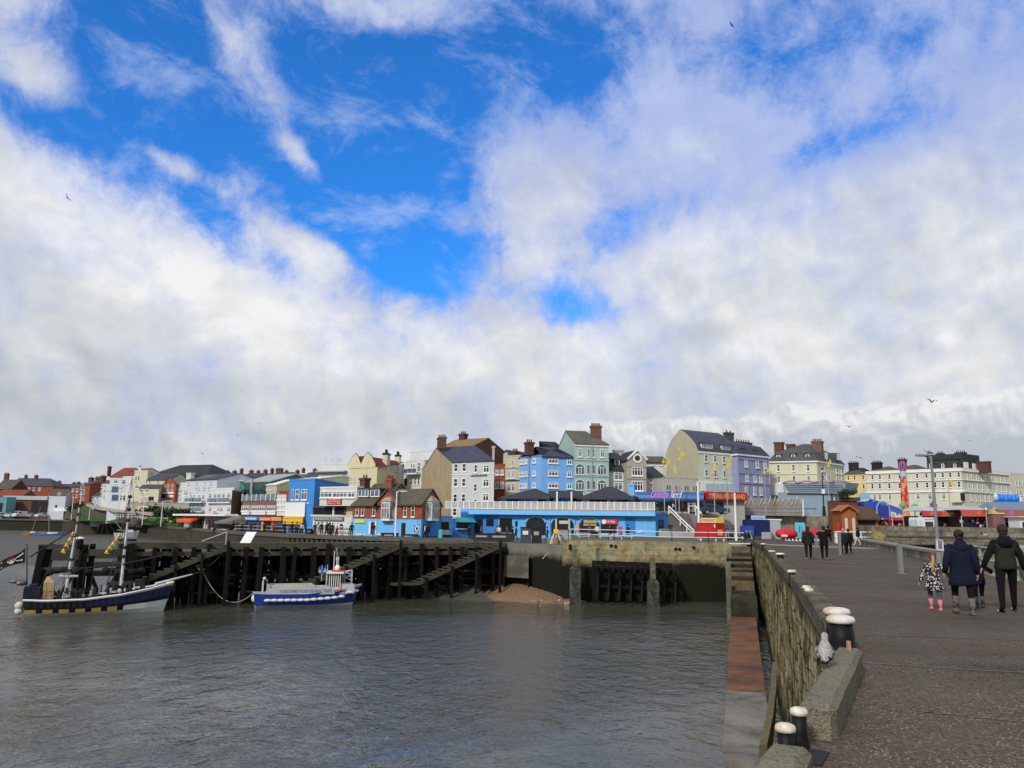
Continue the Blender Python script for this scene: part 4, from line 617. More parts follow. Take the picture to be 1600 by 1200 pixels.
b = B('harbour_shops', 'light blue upper block above the teal awning', (719, 114), (740, 113.5), -.4, 794.5, LBLUE, T=5, cat='shops'); b.roof('flat', .05, GREY)
b = B('harbour_shops', 'light blue snack kiosk with pale doors right of the brick house', (680, 103), (706.5, 104), -.4, 806.8, LBLUE, T=6, cat='kiosk'); b.roof('flat', .08, LBLUE); b.win('f', 686, 815.5, 701, 825.5, 'two', GLD, DARK); b.panel('door', 'f', 686.5, 827, 693.5, 835.5, mat((.5, .62, .75), .6), .1); b.panel('door', 'f', 694, 827, 701, 835.5, mat((.5, .62, .75), .6), .1); b.panel('plinth', 'f', 680, 836, 706, 838.5, DARK, .12)
# pavilions on the terrace
ZT = R0.root.location.z+R0.H+.2
def pavilion(label, A, Bp, yt, ye, doors, hl, hr):
    b = B('pavilion', label, A, Bp, ZT, ye, DARK, T=6, cat='pavilion', grow=0); b.roof('gs', yt, mat((.055, .055, .075), .75, .2, 'slate'), xr=(A[0]+Bp[0])/2, ov=1.0, hipl=hl, hipr=hr)
    for x0, x1, m in doors: b.panel('wall_panel', 'f', x0, ye+1.5, x1, ye+13, m, .12)
    return b
pavilion('long slate roofed pavilion on the left of the blue terrace', (784, 113), (858, 111), 763.5, 774.5, ((784, 791, LBLUE), (811, 832, MBLUE), (832.5, 840, LBLUE), (858-4, 858, LBLUE)), 4, 3)
pavilion('low link roof between the two terrace pavilions', (858.5, 112.5), (906, 112), 766.5, 774, ((864, 874, LBLUE), (876, 893, MBLUE)), 0, 0)
b = pavilion('slate roofed pavilion with a blue chimney on the right of the terrace', (906.5, 110.5), (990, 108.5), 760.5, 774, ((910, 921.5, LBLUE), (948.5, 954, LBLUE), (957, 965, MBLUE), (982, 990, MBLUE)), 3.5, 3.5); b.chim(987, 756, 8.5, 12, 3, m=LBLUE, pots=0)
M().rod(b.L(b.W*.5, .3, b.H), b.L(b.W*.5, .3, b.H+.01), .02).build('finial', DARK, b.R)
for x in (873, 895.5): a = R0.hit('f', x, 790)[0]; M().box((a-.1, .9, R0.H+.2), (a+.1, 1.05, R0.H+2.6), 0, R0.q('f')).build('terrace_post', TRIM, R0.root)
# ================================================================ SETTING
WZ = -5.45
def sheet(name, pts, m, z=None, kind='structure'):
    n = len(pts); o = M().add([(p[0], p[1], p[2] if z is None else z) for p in pts], [tuple(range(n))]).build(name, m); o['kind'] = kind; return o
# water
wm = bpy.data.materials.new('water'); wm.use_nodes = True; t = NT(wm.node_tree); pb = wm.node_tree.nodes['Principled BSDF']
v = t.n('ShaderNodeTexCoord').outputs['Object']; mp = t.n('ShaderNodeMapping', {'Vector': v, 'Scale': (1, .8, 1), 'Rotation': (0, 0, .35)}).outputs[0]
a = t.noise(mp, .95, 5, .56, .7); b_ = t.noise(mp, 3.6, 3, .55, .4, (4, 2, 0)); c_ = t.noise(v, .035, 4, .55, .6, (2, 5, 0)); amp = t.ramp(c_, [(.40, (.25, .25, .25)), (.58, (1, 1, 1))])
h = t.m('MULTIPLY_ADD', t.noise(mp, .28, 3, .5, .8, (7, 7, 0)), .5, t.m('MULTIPLY', t.m('MULTIPLY_ADD', b_, .38, a), amp))
bp = t.n('ShaderNodeBump', {'Height': h, 'Strength': .62, 'Distance': .42}); t.link(bp.outputs[0], pb.inputs['Normal'])
t.link(t.ramp(c_, [(.3, (.050, .050, .036)), (.7, (.075, .076, .056))]), pb.inputs['Base Color']); pb.inputs['Roughness'].default_value = .03; pb.inputs['IOR'].default_value = 1.333
sheet('water', [(-900, -300), (900, -300), (900, 700), (-900, 700)], wm, WZ)
# quay line
QP = [(-160, 810, 270), (0, 811, 262), (100, 813, 255), (180, 816, 235), (250, 822, 190), (300, 826, 160), (360, 831, 127), (450, 836, 107), (560, 840, 97), (640, 842, 91), (700, 844.5, 87), (745, 847, 84), (785, 849, 81.2), (840, 851, 78), (878, 851, 75.6)]
Q = [P(*q) for q in QP]; K1 = P(881, 843.5, 75); K2 = Vector((23.0, 77.2, .02)); 
GRND = mat((.10, .096, .085), .9, .25, sc=.5)
edge = Q+[K1, K2, Vector((60, 86, 0)), Vector((140, 90, 0)), Vector((700, 110, 0))]
me = M(); back = [Vector((p.x*(3000/p.y), 3000, -.5)) for p in edge]; mid = [Vector((p.x*(max(p.y*1.2, 320)/p.y), max(p.y*1.2, 320), -.5)) for p in edge]
for i in range(len(edge)-1): me.add([edge[i], edge[i+1], mid[i+1], mid[i]], [(0, 1, 2, 3)]).add([mid[i], mid[i+1], back[i+1], back[i]], [(0, 1, 2, 3)])
struct(me.build('ground', GRND))
CONC = mat((.13, .125, .105), .9, .3, 'two', (.07, .068, .055), sc=.6); WEED = mat((.012, .014, .009), .8, .3); WEEDY = mat((.025, .024, .017), .9, .35, 'wood')
# faced quay wall with sheet piling
me = M(); cap = M(); pil = M()
for i in range(len(Q)-4):
    p, r_ = Q[i], Q[i+1]; d = (r_-p); L_ = d.length; n = Vector((d.y, -d.x, 0)).normalized(); me.add([(p.x, p.y, -6.5), (r_.x, r_.y, -6.5), r_+Vector((0, 0, -.02)), p+Vector((0, 0, -.02))], [(0, 1, 2, 3)])
    cap.beam(p+n*.2+Vector((0, 0, -.05)), r_+n*.2+Vector((0, 0, -.05)), .7, .5)
    if i >= 2:
        k = int(L_/1.05)
        for j in range(k):
            c = p+d*((j+.5)/k)+n*.22; rr = .2+.05*random.random(); pil.box((c.x-rr, c.y-.2, -6.4), (c.x+rr, c.y+.2, c.z-.32+random.random()*.1))
qw = thing('quay_wall', 'curving quay wall faced with a long row of grey timber piles on the far side of the basin', 'wall'); me.build('wall', WEEDY, qw); cap.build('coping', mat((.10, .095, .08), .9, .25), qw); pil.build('piling', mat((.065, .056, .042), .9, .45, 'wood'), qw)
# mud and shingle
MUD = mat((.075, .07, .06), .6, .25, sc=.3); n = Vector((.6, -1, 0)).normalized(); me = M()
for i in range(len(Q)-5):
    a0 = Q[i]; a1 = Q[i+1]; far = [min(1, (q.y-80)/110) for q in (a0, a1)]
    me.add([(a0.x, a0.y+1, -3.2), (a1.x, a1.y+1, -3.2-0), (a1.x+(1-far[1])*6, a1.y-10-55*far[1], WZ-.06), (a0.x+(1-far[0])*6, a0.y-10-55*far[0], WZ-.06)], [(0, 3, 2, 1)])
struct(me.build('mud', MUD))
# hillside behind the left quay
GRASS = mat((.035, .085, .018), .95, .3); PATHM = mat((.27, .255, .22), .9, .15)
me = M(); cols = [(118, 228, 266), (160, 222, 262), (205, 205, 240), (250, 186, 215), (300, 168, 190), (340, 162, 176)]
g0 = [PX(x, D0, -.2 if x > 200 else .3) for x, D0, D1 in cols]; g1 = [PX(x, (D0+D1)/2, 2.6) for x, D0, D1 in cols]; g2 = [PX(x, D1, 4.9 if x < 280 else 2.5) for x, D0, D1 in cols]; g3 = [Vector((p.x*1.6, p.y*1.6, p.z)) for p in g2]
for A_, B_ in ((g0, g1), (g1, g2), (g2, g3)):
    for i in range(len(cols)-1): me.add([A_[i], A_[i+1], B_[i+1], B_[i]], [(0, 1, 2, 3)])
struct(me.build('hillside', GRASS))
def wallrun(name, label, pts, h, th, m, cm=None, posts=0, cat='wall'):
    r_ = thing(name, label, cat, pts[0]); o = pts[0]; me = M(); cp = M(); ps = M()
    for p, s_ in zip(pts, pts[1:]):
        p = p-o; s_ = s_-o; d = (s_-p).normalized(); nn = Vector((-d.y, d.x, 0)).normalized()*th/2; me.add([p-nn, s_-nn, s_+nn, p+nn]+[c+Vector((0, 0, h)) for c in (p-nn, s_-nn, s_+nn, p+nn)], [(3, 2, 1, 0), (4, 5, 6, 7), (0, 1, 5, 4), (1, 2, 6, 5), (2, 3, 7, 6), (3, 0, 4, 7)])
        if cm: cp.beam(p+Vector((0, 0, h+.06)), s_+Vector((0, 0, h+.06)), th+.16, .12)
    me.build('wall', m, r_)
    if cm: cp.build('coping', cm, r_)
    return r_
LST = mat((.36, .34, .28), .9, .2)
wallrun('retaining_wall', 'pale stone retaining wall below the cream guest houses', [P(204, 799, 207)+Vector((0, 0, -1)), P(240, 800, 202)+Vector((0, 0, -1)), P(268, 802, 192)+Vector((0, 0, -1)), P(297, 804, 180)+Vector((0, 0, -1))], 3.4, .5, LST, LST)
wallrun('retaining_wall', 'low pale path wall winding up the green bank on the left', [P(238, 806, 176), P(208, 802.5, 200), P(180, 800, 215), P(150, 794, 228), P(136, 791, 236), P(150, 786, 244), P(165, 783, 250)], .7, .4, LST)
wallrun('retaining_wall', 'low dark stone wall under the green bank behind the left quay', [P(100, 806, 256)-Vector((0, 0, 1)), P(140, 806, 236)-Vector((0, 0, 1)), P(180, 811, 222)-Vector((0, 0, 1)), P(215, 814, 196)-Vector((0, 0, 1))], 3, .5, mat((.085, .075, .06), .9, .3))
wallrun('garden_wall', 'white garden wall beside the white gabled house on the far left', [P(84, 799, 255), P(124, 798, 252)], 1.1, .4, TRIM)
# foliage
LEAF = [mat(c, .8, .35, sc=3) for c in ((.022, .045, .012), (.04, .07, .02), (.012, .026, .009))]
def bush(label, c, r, n=700, s=.3, name='bush', group=None, lf=None):
    m = M(); rnd = random.Random(int(c[0]*100)); cl = [(rnd.uniform(-.7, .7), rnd.uniform(-.6, .6), rnd.uniform(-.1, .75)) for _ in range(9)]
    for i in range(n):
        q = cl[i % 9]; v = Vector((rnd.gauss(q[0], .22)*r[0], rnd.gauss(q[1], .22)*r[1], max(0, rnd.gauss(q[2], .2))*r[2])); a = Vector((rnd.gauss(0, 1), rnd.gauss(0, 1), rnd.gauss(0, .7))).normalized(); b = a.orthogonal().normalized(); k = s*rnd.uniform(.5, 1.2)
        m.add([v-a*k, v+b*k*.5, v+a*k, v-b*k*.5], [(0, 1, 2, 3)], rnd.choice((0, 0, 1, 2)))
    o = m.build(name, lf or LEAF); o.location = c; return tag(o, label, 'shrub', group)
for i, (x, y, D, rx, rz, l) in enumerate(((238, 806, 190, 3.2, 2.4, 'dark bush at the foot of the pale retaining wall, behind the left lamp post'), (258, 806, 184, 4., 1.8, 'low dark shrub between the two white lamp posts on the left quay'), (279, 807, 178, 3.6, 1.8, 'dark shrub left of the white canopy of the shop row'), (265, 799, 196, 1.4, 1.6, 'small bush growing over the pale retaining wall'), (115, 797, 250, 2.2, 1.6, 'small bush on the bank beside the white gabled house'), (292, 806, 174, 3., 1.4, 'low dark shrub beneath the white stepped flats'))):
    bush(l, P(x, y, D), (rx, rx*.6, rz), 500, .45)
# ---------------------------------------------------------------- timber jetty
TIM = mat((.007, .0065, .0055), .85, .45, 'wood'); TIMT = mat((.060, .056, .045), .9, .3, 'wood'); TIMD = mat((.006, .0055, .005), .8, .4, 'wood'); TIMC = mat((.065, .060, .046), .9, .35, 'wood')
J0 = P(60, 849.5, 62.3); J1 = P(786, 849, 80.6); J0.z = J1.z = -.48; JD = (J1-J0); JL = JD.length; jang = math.atan2(JD.y, JD.x)
jet = thing('timber_jetty', 'long dark timber jetty on piles with steps down its harbour side', 'jetty', J0, jang)
def js(x, y=850):                    # distance along the jetty face of a photo column
    p = isect(x, y, J0, Vector((-JD.y, JD.x, 0)).normalized()); return (p-J0).length*(1 if (p-J0).dot(JD) > 0 else -1), p.z+.48
sA = js(203)[0]; sB = JL+.3
m = M(); m.box((sA, 0, -.22), (sB, 4.6, 0)); m.build('deck', TIMT, jet)
m = M(); 
for k, s_ in enumerate(range(int(sA), int(sB))): m.box((s_+.02, .1, .002), (s_+.93+random.random()*.05, 4.5, .03+random.random()*.03))
m.build('deck_planking', mat((.055, .05, .04), .9, .35, 'wood'), jet)
m = M(); s_ = sA
while s_ < sB:
    L_ = random.uniform(4, 8); e = min(sB, s_+L_); dz = random.uniform(-.04, .05); m.box((s_, -.22, -.42+dz), (e-.03, -.003, .1+dz)); m.box((s_, -.12, -.98+dz), (e-.03, -.003, -.62+dz)); s_ = e
m.build('edge_beam', TIMC, jet)
posts = []
s_ = sA+.3; i = 0
while s_ < sB and i < 96:
    for r_, (t0, w_) in enumerate(((-.05, .34), (2.2, .3), (4.4, .3))):
        top = -.24 if r_ else random.choice([-.24, -.24, .05]); c = s_+random.uniform(-.25, .25)+r_*.5; ww = w_*random.uniform(.85, 1.2)
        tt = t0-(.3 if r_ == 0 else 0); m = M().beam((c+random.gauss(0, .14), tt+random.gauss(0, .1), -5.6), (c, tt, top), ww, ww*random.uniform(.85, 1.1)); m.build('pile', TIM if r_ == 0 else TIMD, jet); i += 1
    s_ += 1.46
m = M()
for z, t in ((-2.3, 2.1), (-3.7, 2.1), (-1.6, 4.3), (-2.9, 4.3), (-4.3, 4.3), (-3.0, .2)): m.box((sA, t, z), (sB, t+.16, z+.34))
s_ = sA
while s_ < sB-4: m.beam((s_, .3, -1.1), (s_+3.4, .3, -4.9), .14, .26); m.beam((s_+3.4, 2.5, -1.1), (s_, 2.5, -4.9), .14, .26); s_ += 5.2
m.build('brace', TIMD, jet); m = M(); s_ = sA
while s_ < sB:                        # added backing boards with gaps, to keep the space beneath the deck dark
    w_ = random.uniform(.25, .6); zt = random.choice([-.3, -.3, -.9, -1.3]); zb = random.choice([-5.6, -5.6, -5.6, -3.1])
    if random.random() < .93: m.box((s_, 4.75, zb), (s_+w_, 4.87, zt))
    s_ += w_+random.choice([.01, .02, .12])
m.build('dark_backing', TIMD, jet); m = M(); s_ = sA+1
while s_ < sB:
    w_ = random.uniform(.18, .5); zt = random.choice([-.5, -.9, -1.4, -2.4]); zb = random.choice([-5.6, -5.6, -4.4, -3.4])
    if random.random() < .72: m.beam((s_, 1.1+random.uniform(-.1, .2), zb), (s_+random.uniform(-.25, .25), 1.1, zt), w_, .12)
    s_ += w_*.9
m.build('dark_backing', TIMD, jet)  # second added screen, put in so the piles stand against black
for i in range(60): c = random.uniform(sA, sB-1); z = random.choice([-1.2, -1.9, -2.7, -3.4, -4.1]); M().box((c, .5, z), (c+random.uniform(.3, 1.6), .62, z+random.uniform(.06, .22))).build('waling', TIMT, jet)
def stair(x0, y0, x1, y1, rail):
    a, za = js(x0, y0); b, zb = js(x1, y1); n = int(abs(za-zb)/.2); st = M()
    for i in range(n+1):
        c = a+(b-a)*i/n; z = za+(zb-za)*i/n; st.box((c-.24, -1.75, z-.06), (c+.24, -.4, z+.03))
    for t in (-1.75, -.5): st.beam((a, t, za-.2), (b, t, zb-.2), .1, .32)
    st.box((b-2.3, -1.8, zb-.3), (b, -.4, zb-.12)); o = st.build('steps', TIMC, jet); r_ = M()
    for i in range(0, 4): c = a+(b-a)*i/3.3; z = za+(zb-za)*i/3.3; M().box((c-.1, -2.0, -5.6), (c+.1, -1.78, z+(.1 if i else .4))).build('stair_post', TIM, o)
    pass
    if rail: k = .3; r_ = M().rod((a, -.3, za+1.05), (a+(b-a)*.3, -.3, za+(zb-za)*.3+1.1), .05).rod((a, -.3, za), (a, -.3, za+1.05), .05); r_.build('handrail', STEEL, o)
stair(352, 851, 205, 905, True); stair(616, 850, 470, 908, False); stair(769, 850, 640, 907, False)
# open end frames at the left, separate dolphins
def frame(name, label, s0, s1, top, beams):
    r_ = thing(name, label, 'jetty', J0, jang); m = M()
    for c, t in ((s0, 0), (s0+.5, .3), (s0, 2.4), (s0+.5, 4.2), (s1, 0), (s1, 2.4), (s1-.4, 4.2)): M().beam((c-(.5 if c < s0+.6 and s0 < 1 else .0), t, -5.7), (c, t, top), .42, .42).build('pile', TIM, r_)
    for z, h, t, mm in beams: M().box((s0-.3, t-.15, z-h), (s1+.3, t+.15, z)).build('cross_beam', mm, r_)
    M().beam((s0, .3, -1.2), ((s0+s1)/2, .3, -4.4), .2, .3).beam((s1, .3, -1.2), ((s0+s1)/2, .3, -4.4), .2, .3).build('brace', TIM, r_)
frame('timber_dolphin', 'open timber frame at the left end of the jetty', .3, js(130)[0], -.1, ((-.02, .35, 0, TIMC), (-.5, .8, 2.4, TIMT), (-1.2, .25, 4.2, TIMC), (-1.75, .2, .1, TIMC)))
frame('timber_dolphin', 'open timber frame between the two masts of the black and yellow boat', js(134)[0], js(200)[0], -.1, ((-.4, .5, 0, TIMC), (-1.5, .35, 2.4, TIMC), (-2.3, .45, 4.2, TIMT), (-1.0, .3, 4.2, TIMC)))
o = M().rod((js(124)[0], -.3, -.2), (js(124)[0], -.3, .45), .3, .3, 12).ell((js(124)[0], -.3, .45), (.34, .34, .14), 12, 6, 1).build('mooring_bollard', [TIM, TRIM]); o.location = J0; o.rotation_euler.z = jang; tag(o, 'white capped post on the jetty frame behind the left mast', 'bollard')
# ---------------------------------------------------------------- concrete corner, stone harbour wall
STW = bpy.data.materials.new('harbour_stone'); STW.use_nodes = True; t = NT(STW.node_tree); pb = STW.node_tree.nodes['Principled BSDF']; v = t.n('ShaderNodeTexCoord').outputs['Object']; sp = t.n('ShaderNodeSeparateXYZ', {0: v})
cb = t.n('ShaderNodeCombineXYZ', {0: t.m('MULTIPLY_ADD', sp.outputs[1], .4, sp.outputs[0]), 1: sp.outputs[2]})
br = t.n('ShaderNodeTexBrick', {'Vector': cb.outputs[0], 'Color1': (.42, .34, .16, 1), 'Color2': (.30, .17, .08, 1), 'Mortar': (.13, .11, .07, 1), 'Scale': 1., 'Mortar Size': .03, 'Brick Width': 1.5, 'Row Height': .45, 'Bias': -.2})
c = t.mix(t.ramp(t.noise(v, .8, 7, .7, .5), [(.38, (0, 0, 0)), (.62, (1, 1, 1))]), br.outputs[0], (.33, .31, .20)); c = t.mix(t.ramp(t.noise(v, 1.3, 8, .75, .5, (9, 1, 1)), [(.46, (0, 0, 0)), (.72, (1, 1, 1))]), c, (.07, .07, .04))
wl = t.m('MULTIPLY_ADD', t.noise(v, .35, 6, .7), 1.8, sp.outputs[2]); c = t.mix(t.n('ShaderNodeMapRange', {'Value': wl, 'From Min': -1.5, 'From Max': -.75, 'To Min': 1., 'To Max': 0.}).outputs[0], c, (.012, .014, .008))
t.link(c, pb.inputs['Base Color']); pb.inputs['Specular IOR Level'].default_value = .15; pb.inputs['Roughness'].default_value = .85; bp = t.n('ShaderNodeBump', {'Height': t.noise(v, 3, 6, .7), 'Strength': .5, 'Distance': .1}); t.link(bp.outputs[0], pb.inputs['Normal'])
wr = thing('harbour_wall', 'yellow stained stone harbour wall with black weed below the tide line', 'wall', K1); f_ = K2+Vector((-.2, 0, 0))-K1
d = f_.normalized(); m = M(); nseg = 30
m.add([(0, 0, 0), (f_.x, f_.y, f_.z), (f_.x, f_.y+.01, -5.8), (0, 0, -5.8)], [(3, 2, 1, 0)]); m.add([(0, 0, 0), (0, 0, -5.8), (-1.2, 7, -5.8), (-1.2, 7, 0)], [(0, 1, 2, 3)]); m.add([(0, 0, .003), f_+Vector((0, 0, .003)), f_+Vector((0, 1.3, .003)), (-.2, 1.3, .003)], [(0, 1, 2, 3)]); m.build('wall', STW, wr)
m = M()
for x, y in ((891, 853), (891, 857), (955, 853), (962, 854), (1056, 858), (1062, 858.5), (1084, 843+13)):
    p = isect(x, y, K1, Vector((-d.y, d.x, 0)))-K1; m.rod(p+Vector((0, -.03, 0)), p+Vector((0, .2, 0)), .17, n=10)
m.build('drain_hole', BLACK, wr)
c0 = Q[12]; c1 = Q[14]
m = M().add([c0, c1, (c1.x, c1.y, -5.8), (c0.x, c0.y, -5.8)], [(3, 2, 1, 0)]); o = m.build('wall', mat((.16, .155, .13), .9, .3, 'tide', (.010, .011, .008), sc=.6)); o = tag(o, 'weathered concrete quay corner between the jetty and the stone wall', 'wall'); o.name = 'concrete_wall'
o = M().add([c0+Vector((0, -.05, 0)), c1+Vector((0, -.05, 0)), (c1.x, c1.y-.05, -2.6), (c1.x-1, c1.y+.2, -3.9), (c0.x+2.2, c0.y-1.2, -5.), (c0.x, c0.y-.05, -5.7)], [(0, 1, 2, 3, 4, 5)][:0]+[(5, 4, 3, 2, 1, 0)]).build('seaweed', WEED)
o.hide_render = False; bpy.data.objects.remove(o)
m = M(); a, b_ = P(789, 868, 79.4), P(826, 868, 77.6); m.add([a, b_, (b_.x, b_.y+1, a.z), (a.x, a.y+1, a.z), (a.x, a.y, -3.6), (b_.x, b_.y, -3.6), (b_.x, b_.y+1, -5.6), (a.x, a.y+1, -5.6)], [(0, 1, 2, 3), (4, 5, 1, 0), (5, 6, 2, 1), (0, 3, 7, 4)]); o = m.build('concrete_block', CONC); tag(o, 'pale concrete block set against the quay corner beside the last jetty steps', 'block')
o = M().beam(P(848, 873, 77), P(862, 857, 76.8), .06, .06).build('drain_pipe', STEEL); tag(o, 'thin pale pipe leaning on the dark quay corner', 'pipe')
# shingle bank
SH = mat((.19, .115, .065), .9, .3, 'gravel', (.25, .19, .13), sc=.2); m = M(); NX, NY = 46, 18; sx0, sx1 = P(700, 930, 76).x, P(1010, 930, 72).x
for j in range(NY+1):
    for i in range(NX+1):
        u = i/NX; w_ = j/NY; x = sx0+(sx1-sx0)*u; y = 69.5+(84-69.5)*w_; hh = math.exp(-((u-.50)/(.28 if u > .5 else .30))**2)*3.2*w_**1.6; z = WZ-.35+hh+noise.noise((x*.6, y*.6, 0))*.12; m.v.append((x, y, z))
for j in range(NY):
    for i in range(NX): k = j*(NX+1)+i; m.f.append((k, k+1, k+NX+2, k+NX+1)); m.i.append(0)
struct(m.build('beach', SH))
rnd = random.Random(4); m = M()
for i in range(150):
    u = rnd.gauss(.52, .2); w_ = rnd.random(); x = sx0+(sx1-sx0)*u; w_ = .25+.4*w_; y = 69.5+14.5*w_; hh = math.exp(-((u-.50)/.25)**2)*3.1*w_**1.6; r_ = rnd.uniform(.04, .13); m.ell((x, y, WZ-.33+hh), (r_*1.3, r_, r_*.6), 6, 4, rnd.choice([0, 0, 0, 0, 1, 2]))
tag(m.build('pebbles', [mat((.2, .14, .10), .9, .2), mat((.45, .43, .4), .8, .1), mat((.07, .06, .05), .9, .2)]), 'scattered pebbles and pale stones on the shingle bank', 'pebbles', kind='stuff')
# mooring posts and the timber grid against the wall
def post(label, x, yt, yb, D, w, m_, foot=None):
    p = P(x, yt, D); o = thing('mooring_post', label, 'post', (p.x, D, p.z)); M().box((-w/2, -w/2, -(p.z+5.6)), (w/2, w/2, 0)).build('post', m_, o)
    if foot: z = P(x, foot, D).z-p.z; M().prism([(-.48, -.4), (.48, -.4), (.48, .4), (-.48, .4)], -(p.z+5.6), z).add([(-.48, -.4, z), (.48, -.4, z), (.48, .4, z), (-.48, .4, z), (-.2, -.2, z+.35), (.2, -.2, z+.35), (.2, .2, z+.35), (-.2, .2, z+.35)], [(0, 1, 5, 4), (1, 2, 6, 5), (2, 3, 7, 6), (3, 0, 4, 7), (4, 5, 6, 7)]).build('concrete_foot', mat((.085, .082, .065), .9, .4, 'two', (.03, .03, .022), sc=1.5), o)
PCONC = mat((.17, .17, .13), .9, .3, 'two', (.09, .09, .06))
post('weathered post on a broad concrete foot at the right end of the shingle bank', 898.5, 858, 925, 73, .34, PCONC, 889); post('tall weathered post at the right end of the timber grid', 1019.5, 871, 935, 71.5, .42, PCONC, 910)
g = thing('fender_grid', 'black timber grid and struts against the foot of the stone harbour wall', 'timber grid', P(930, 877, 74)); o_ = g.location; m = M(); mm = M()
for i in range(8):
    x = 928+i*17; p = P(x, 878+i*.9, 74.2+i*.1)-o_; mm.box((p.x-.16, p.y-.3, -4.6), (p.x+.16, p.y, p.z)); m.beam(p+Vector((0, -2.2, -.35)), p, .2, .2); m.beam(p+Vector((0, -2.0, -3.2)), p+Vector((.5, 0, -.4)), .18, .18)
for y, D in ((877.5, 74), (881, 73.2), (885.5, 72.2)): m.beam(P(925, y, D)-o_, P(1050, y+4.5, D+.6)-o_, .25, .2)
m.beam(P(928, 915, 73.5)-o_, P(1045, 922, 74)-o_, .2, .2); m.build('cross_beam', TIM, g); mm.build('upright', TIMD, g)
M().beam(P(934, 856, 74)-o_, P(934, 876, 74)-o_, .3, .3).build('stub_post', PCONC, g)
# ---------------------------------------------------------------- pier
CL = [Vector(c) for c in ((4.28, 10.75, 0), (4.61, 11.81, 0), (6.05, 16.31, 0), (8.22, 23.56, 0), (11.09, 33.55, 0), (18.03, 56.88, 0), (23.2, 76.9, 0))]
PL = [Vector((-6.2, -10, 0))]+CL
asp = bpy.data.materials.new('pier_paving'); asp.use_nodes = True; t = NT(asp.node_tree); pb = asp.node_tree.nodes['Principled BSDF']; v = t.n('ShaderNodeTexCoord').outputs['Object']
big = t.noise(v, .35, 5, .6, .3); patch = t.noise(v, .9, 6, .65, .5, (5, 5, 0)); band = t.n('ShaderNodeMapping', {'Vector': v, 'Rotation': (0, 0, R(-14)), 'Scale': (.05, .55, 1)}).outputs[0]; bn = t.noise(band, 1.6, 4, .6)
c = t.ramp(big, [(.3, (.062, .046, .034)), (.7, (.135, .098, .068))]); c = t.mix(t.ramp(bn, [(.40, (0, 0, 0)), (.60, (.75, .75, .75))]), c, (.088, .079, .068)); c = t.mix(t.ramp(patch, [(.55, (0, 0, 0)), (.72, (.6, .6, .6))]), c, (.055, .052, .032))
vo = t.n('ShaderNodeTexVoronoi', {'Vector': v, 'Scale': 42.}); sp = t.n('ShaderNodeSeparateColor', {0: vo.outputs[1]}); gr = t.n('ShaderNodeMapRange', {'Value': sp.outputs[0], 'From Min': .60, 'From Max': .85}).outputs[0]; dm = t.n('ShaderNodeMapRange', {'Value': vo.outputs[0], 'From Min': .25, 'From Max': .5, 'To Min': 1., 'To Max': 0.}).outputs[0]
rough_area = t.ramp(t.noise(v, .5, 5, .6, .4, (1, 8, 0)), [(.36, (.25, .25, .25)), (.6, (1, 1, 1))])
c = t.mix(t.m('MULTIPLY', t.m('MULTIPLY', gr, dm), t.m('MULTIPLY', t.m('MULTIPLY', rough_area, .9), t.n('ShaderNodeMapRange', {'Value': t.n('ShaderNodeSeparateXYZ', {0: v}).outputs[1], 'From Min': 8., 'From Max': 15., 'To Min': 1., 'To Max': .22}).outputs[0])), c, (.50, .43, .33)); dk = t.n('ShaderNodeMapRange', {'Value': sp.outputs[1], 'From Min': .6, 'From Max': .9}).outputs[0]; c = t.mix(t.m('MULTIPLY', dk, .6), c, (.018, .016, .014))
t.link(c, pb.inputs['Base Color']); t.link(t.m('MULTIPLY_ADD', bn, -.3, 1.0, True), pb.inputs['Roughness']); pb.inputs['Specular IOR Level'].default_value = .15; bp = t.n('ShaderNodeBump', {'Height': t.m('MULTIPLY_ADD', vo.outputs[0], -.6, t.m('MULTIPLY', t.noise(v, 12, 4, .7), .8)), 'Strength': .6, 'Distance': .02}); t.link(bp.outputs[0], pb.inputs['Normal'])
RP = [Vector((34.06, 78.4, 0)), Vector((21.5, 40.2, 0)), Vector((16.3, 25.3, 0)), Vector((6.5, -10, 0))]
me = M(); LQ = [PL[0], PL[1], CL[1], CL[3], CL[4], CL[5], CL[6]]; RQ = [RP[3], Vector((13.9, 16, 0)), Vector((14.4, 18, 0)), RP[2], RP[1], Vector((28, 60, 0)), RP[0]]
for i in range(6): me.add([LQ[i], RQ[i], RQ[i+1], LQ[i+1]], [(0, 1, 2, 3)])
me.add([CL[6], RP[0], (62, 86, 0), (62, 127, 0), (20, 127, 0), (8, 127, 0), (10, 78, .0)], [(0, 1, 2, 3, 4, 5, 6)])
struct(me.build('pier_paving', asp)).location.z = .012
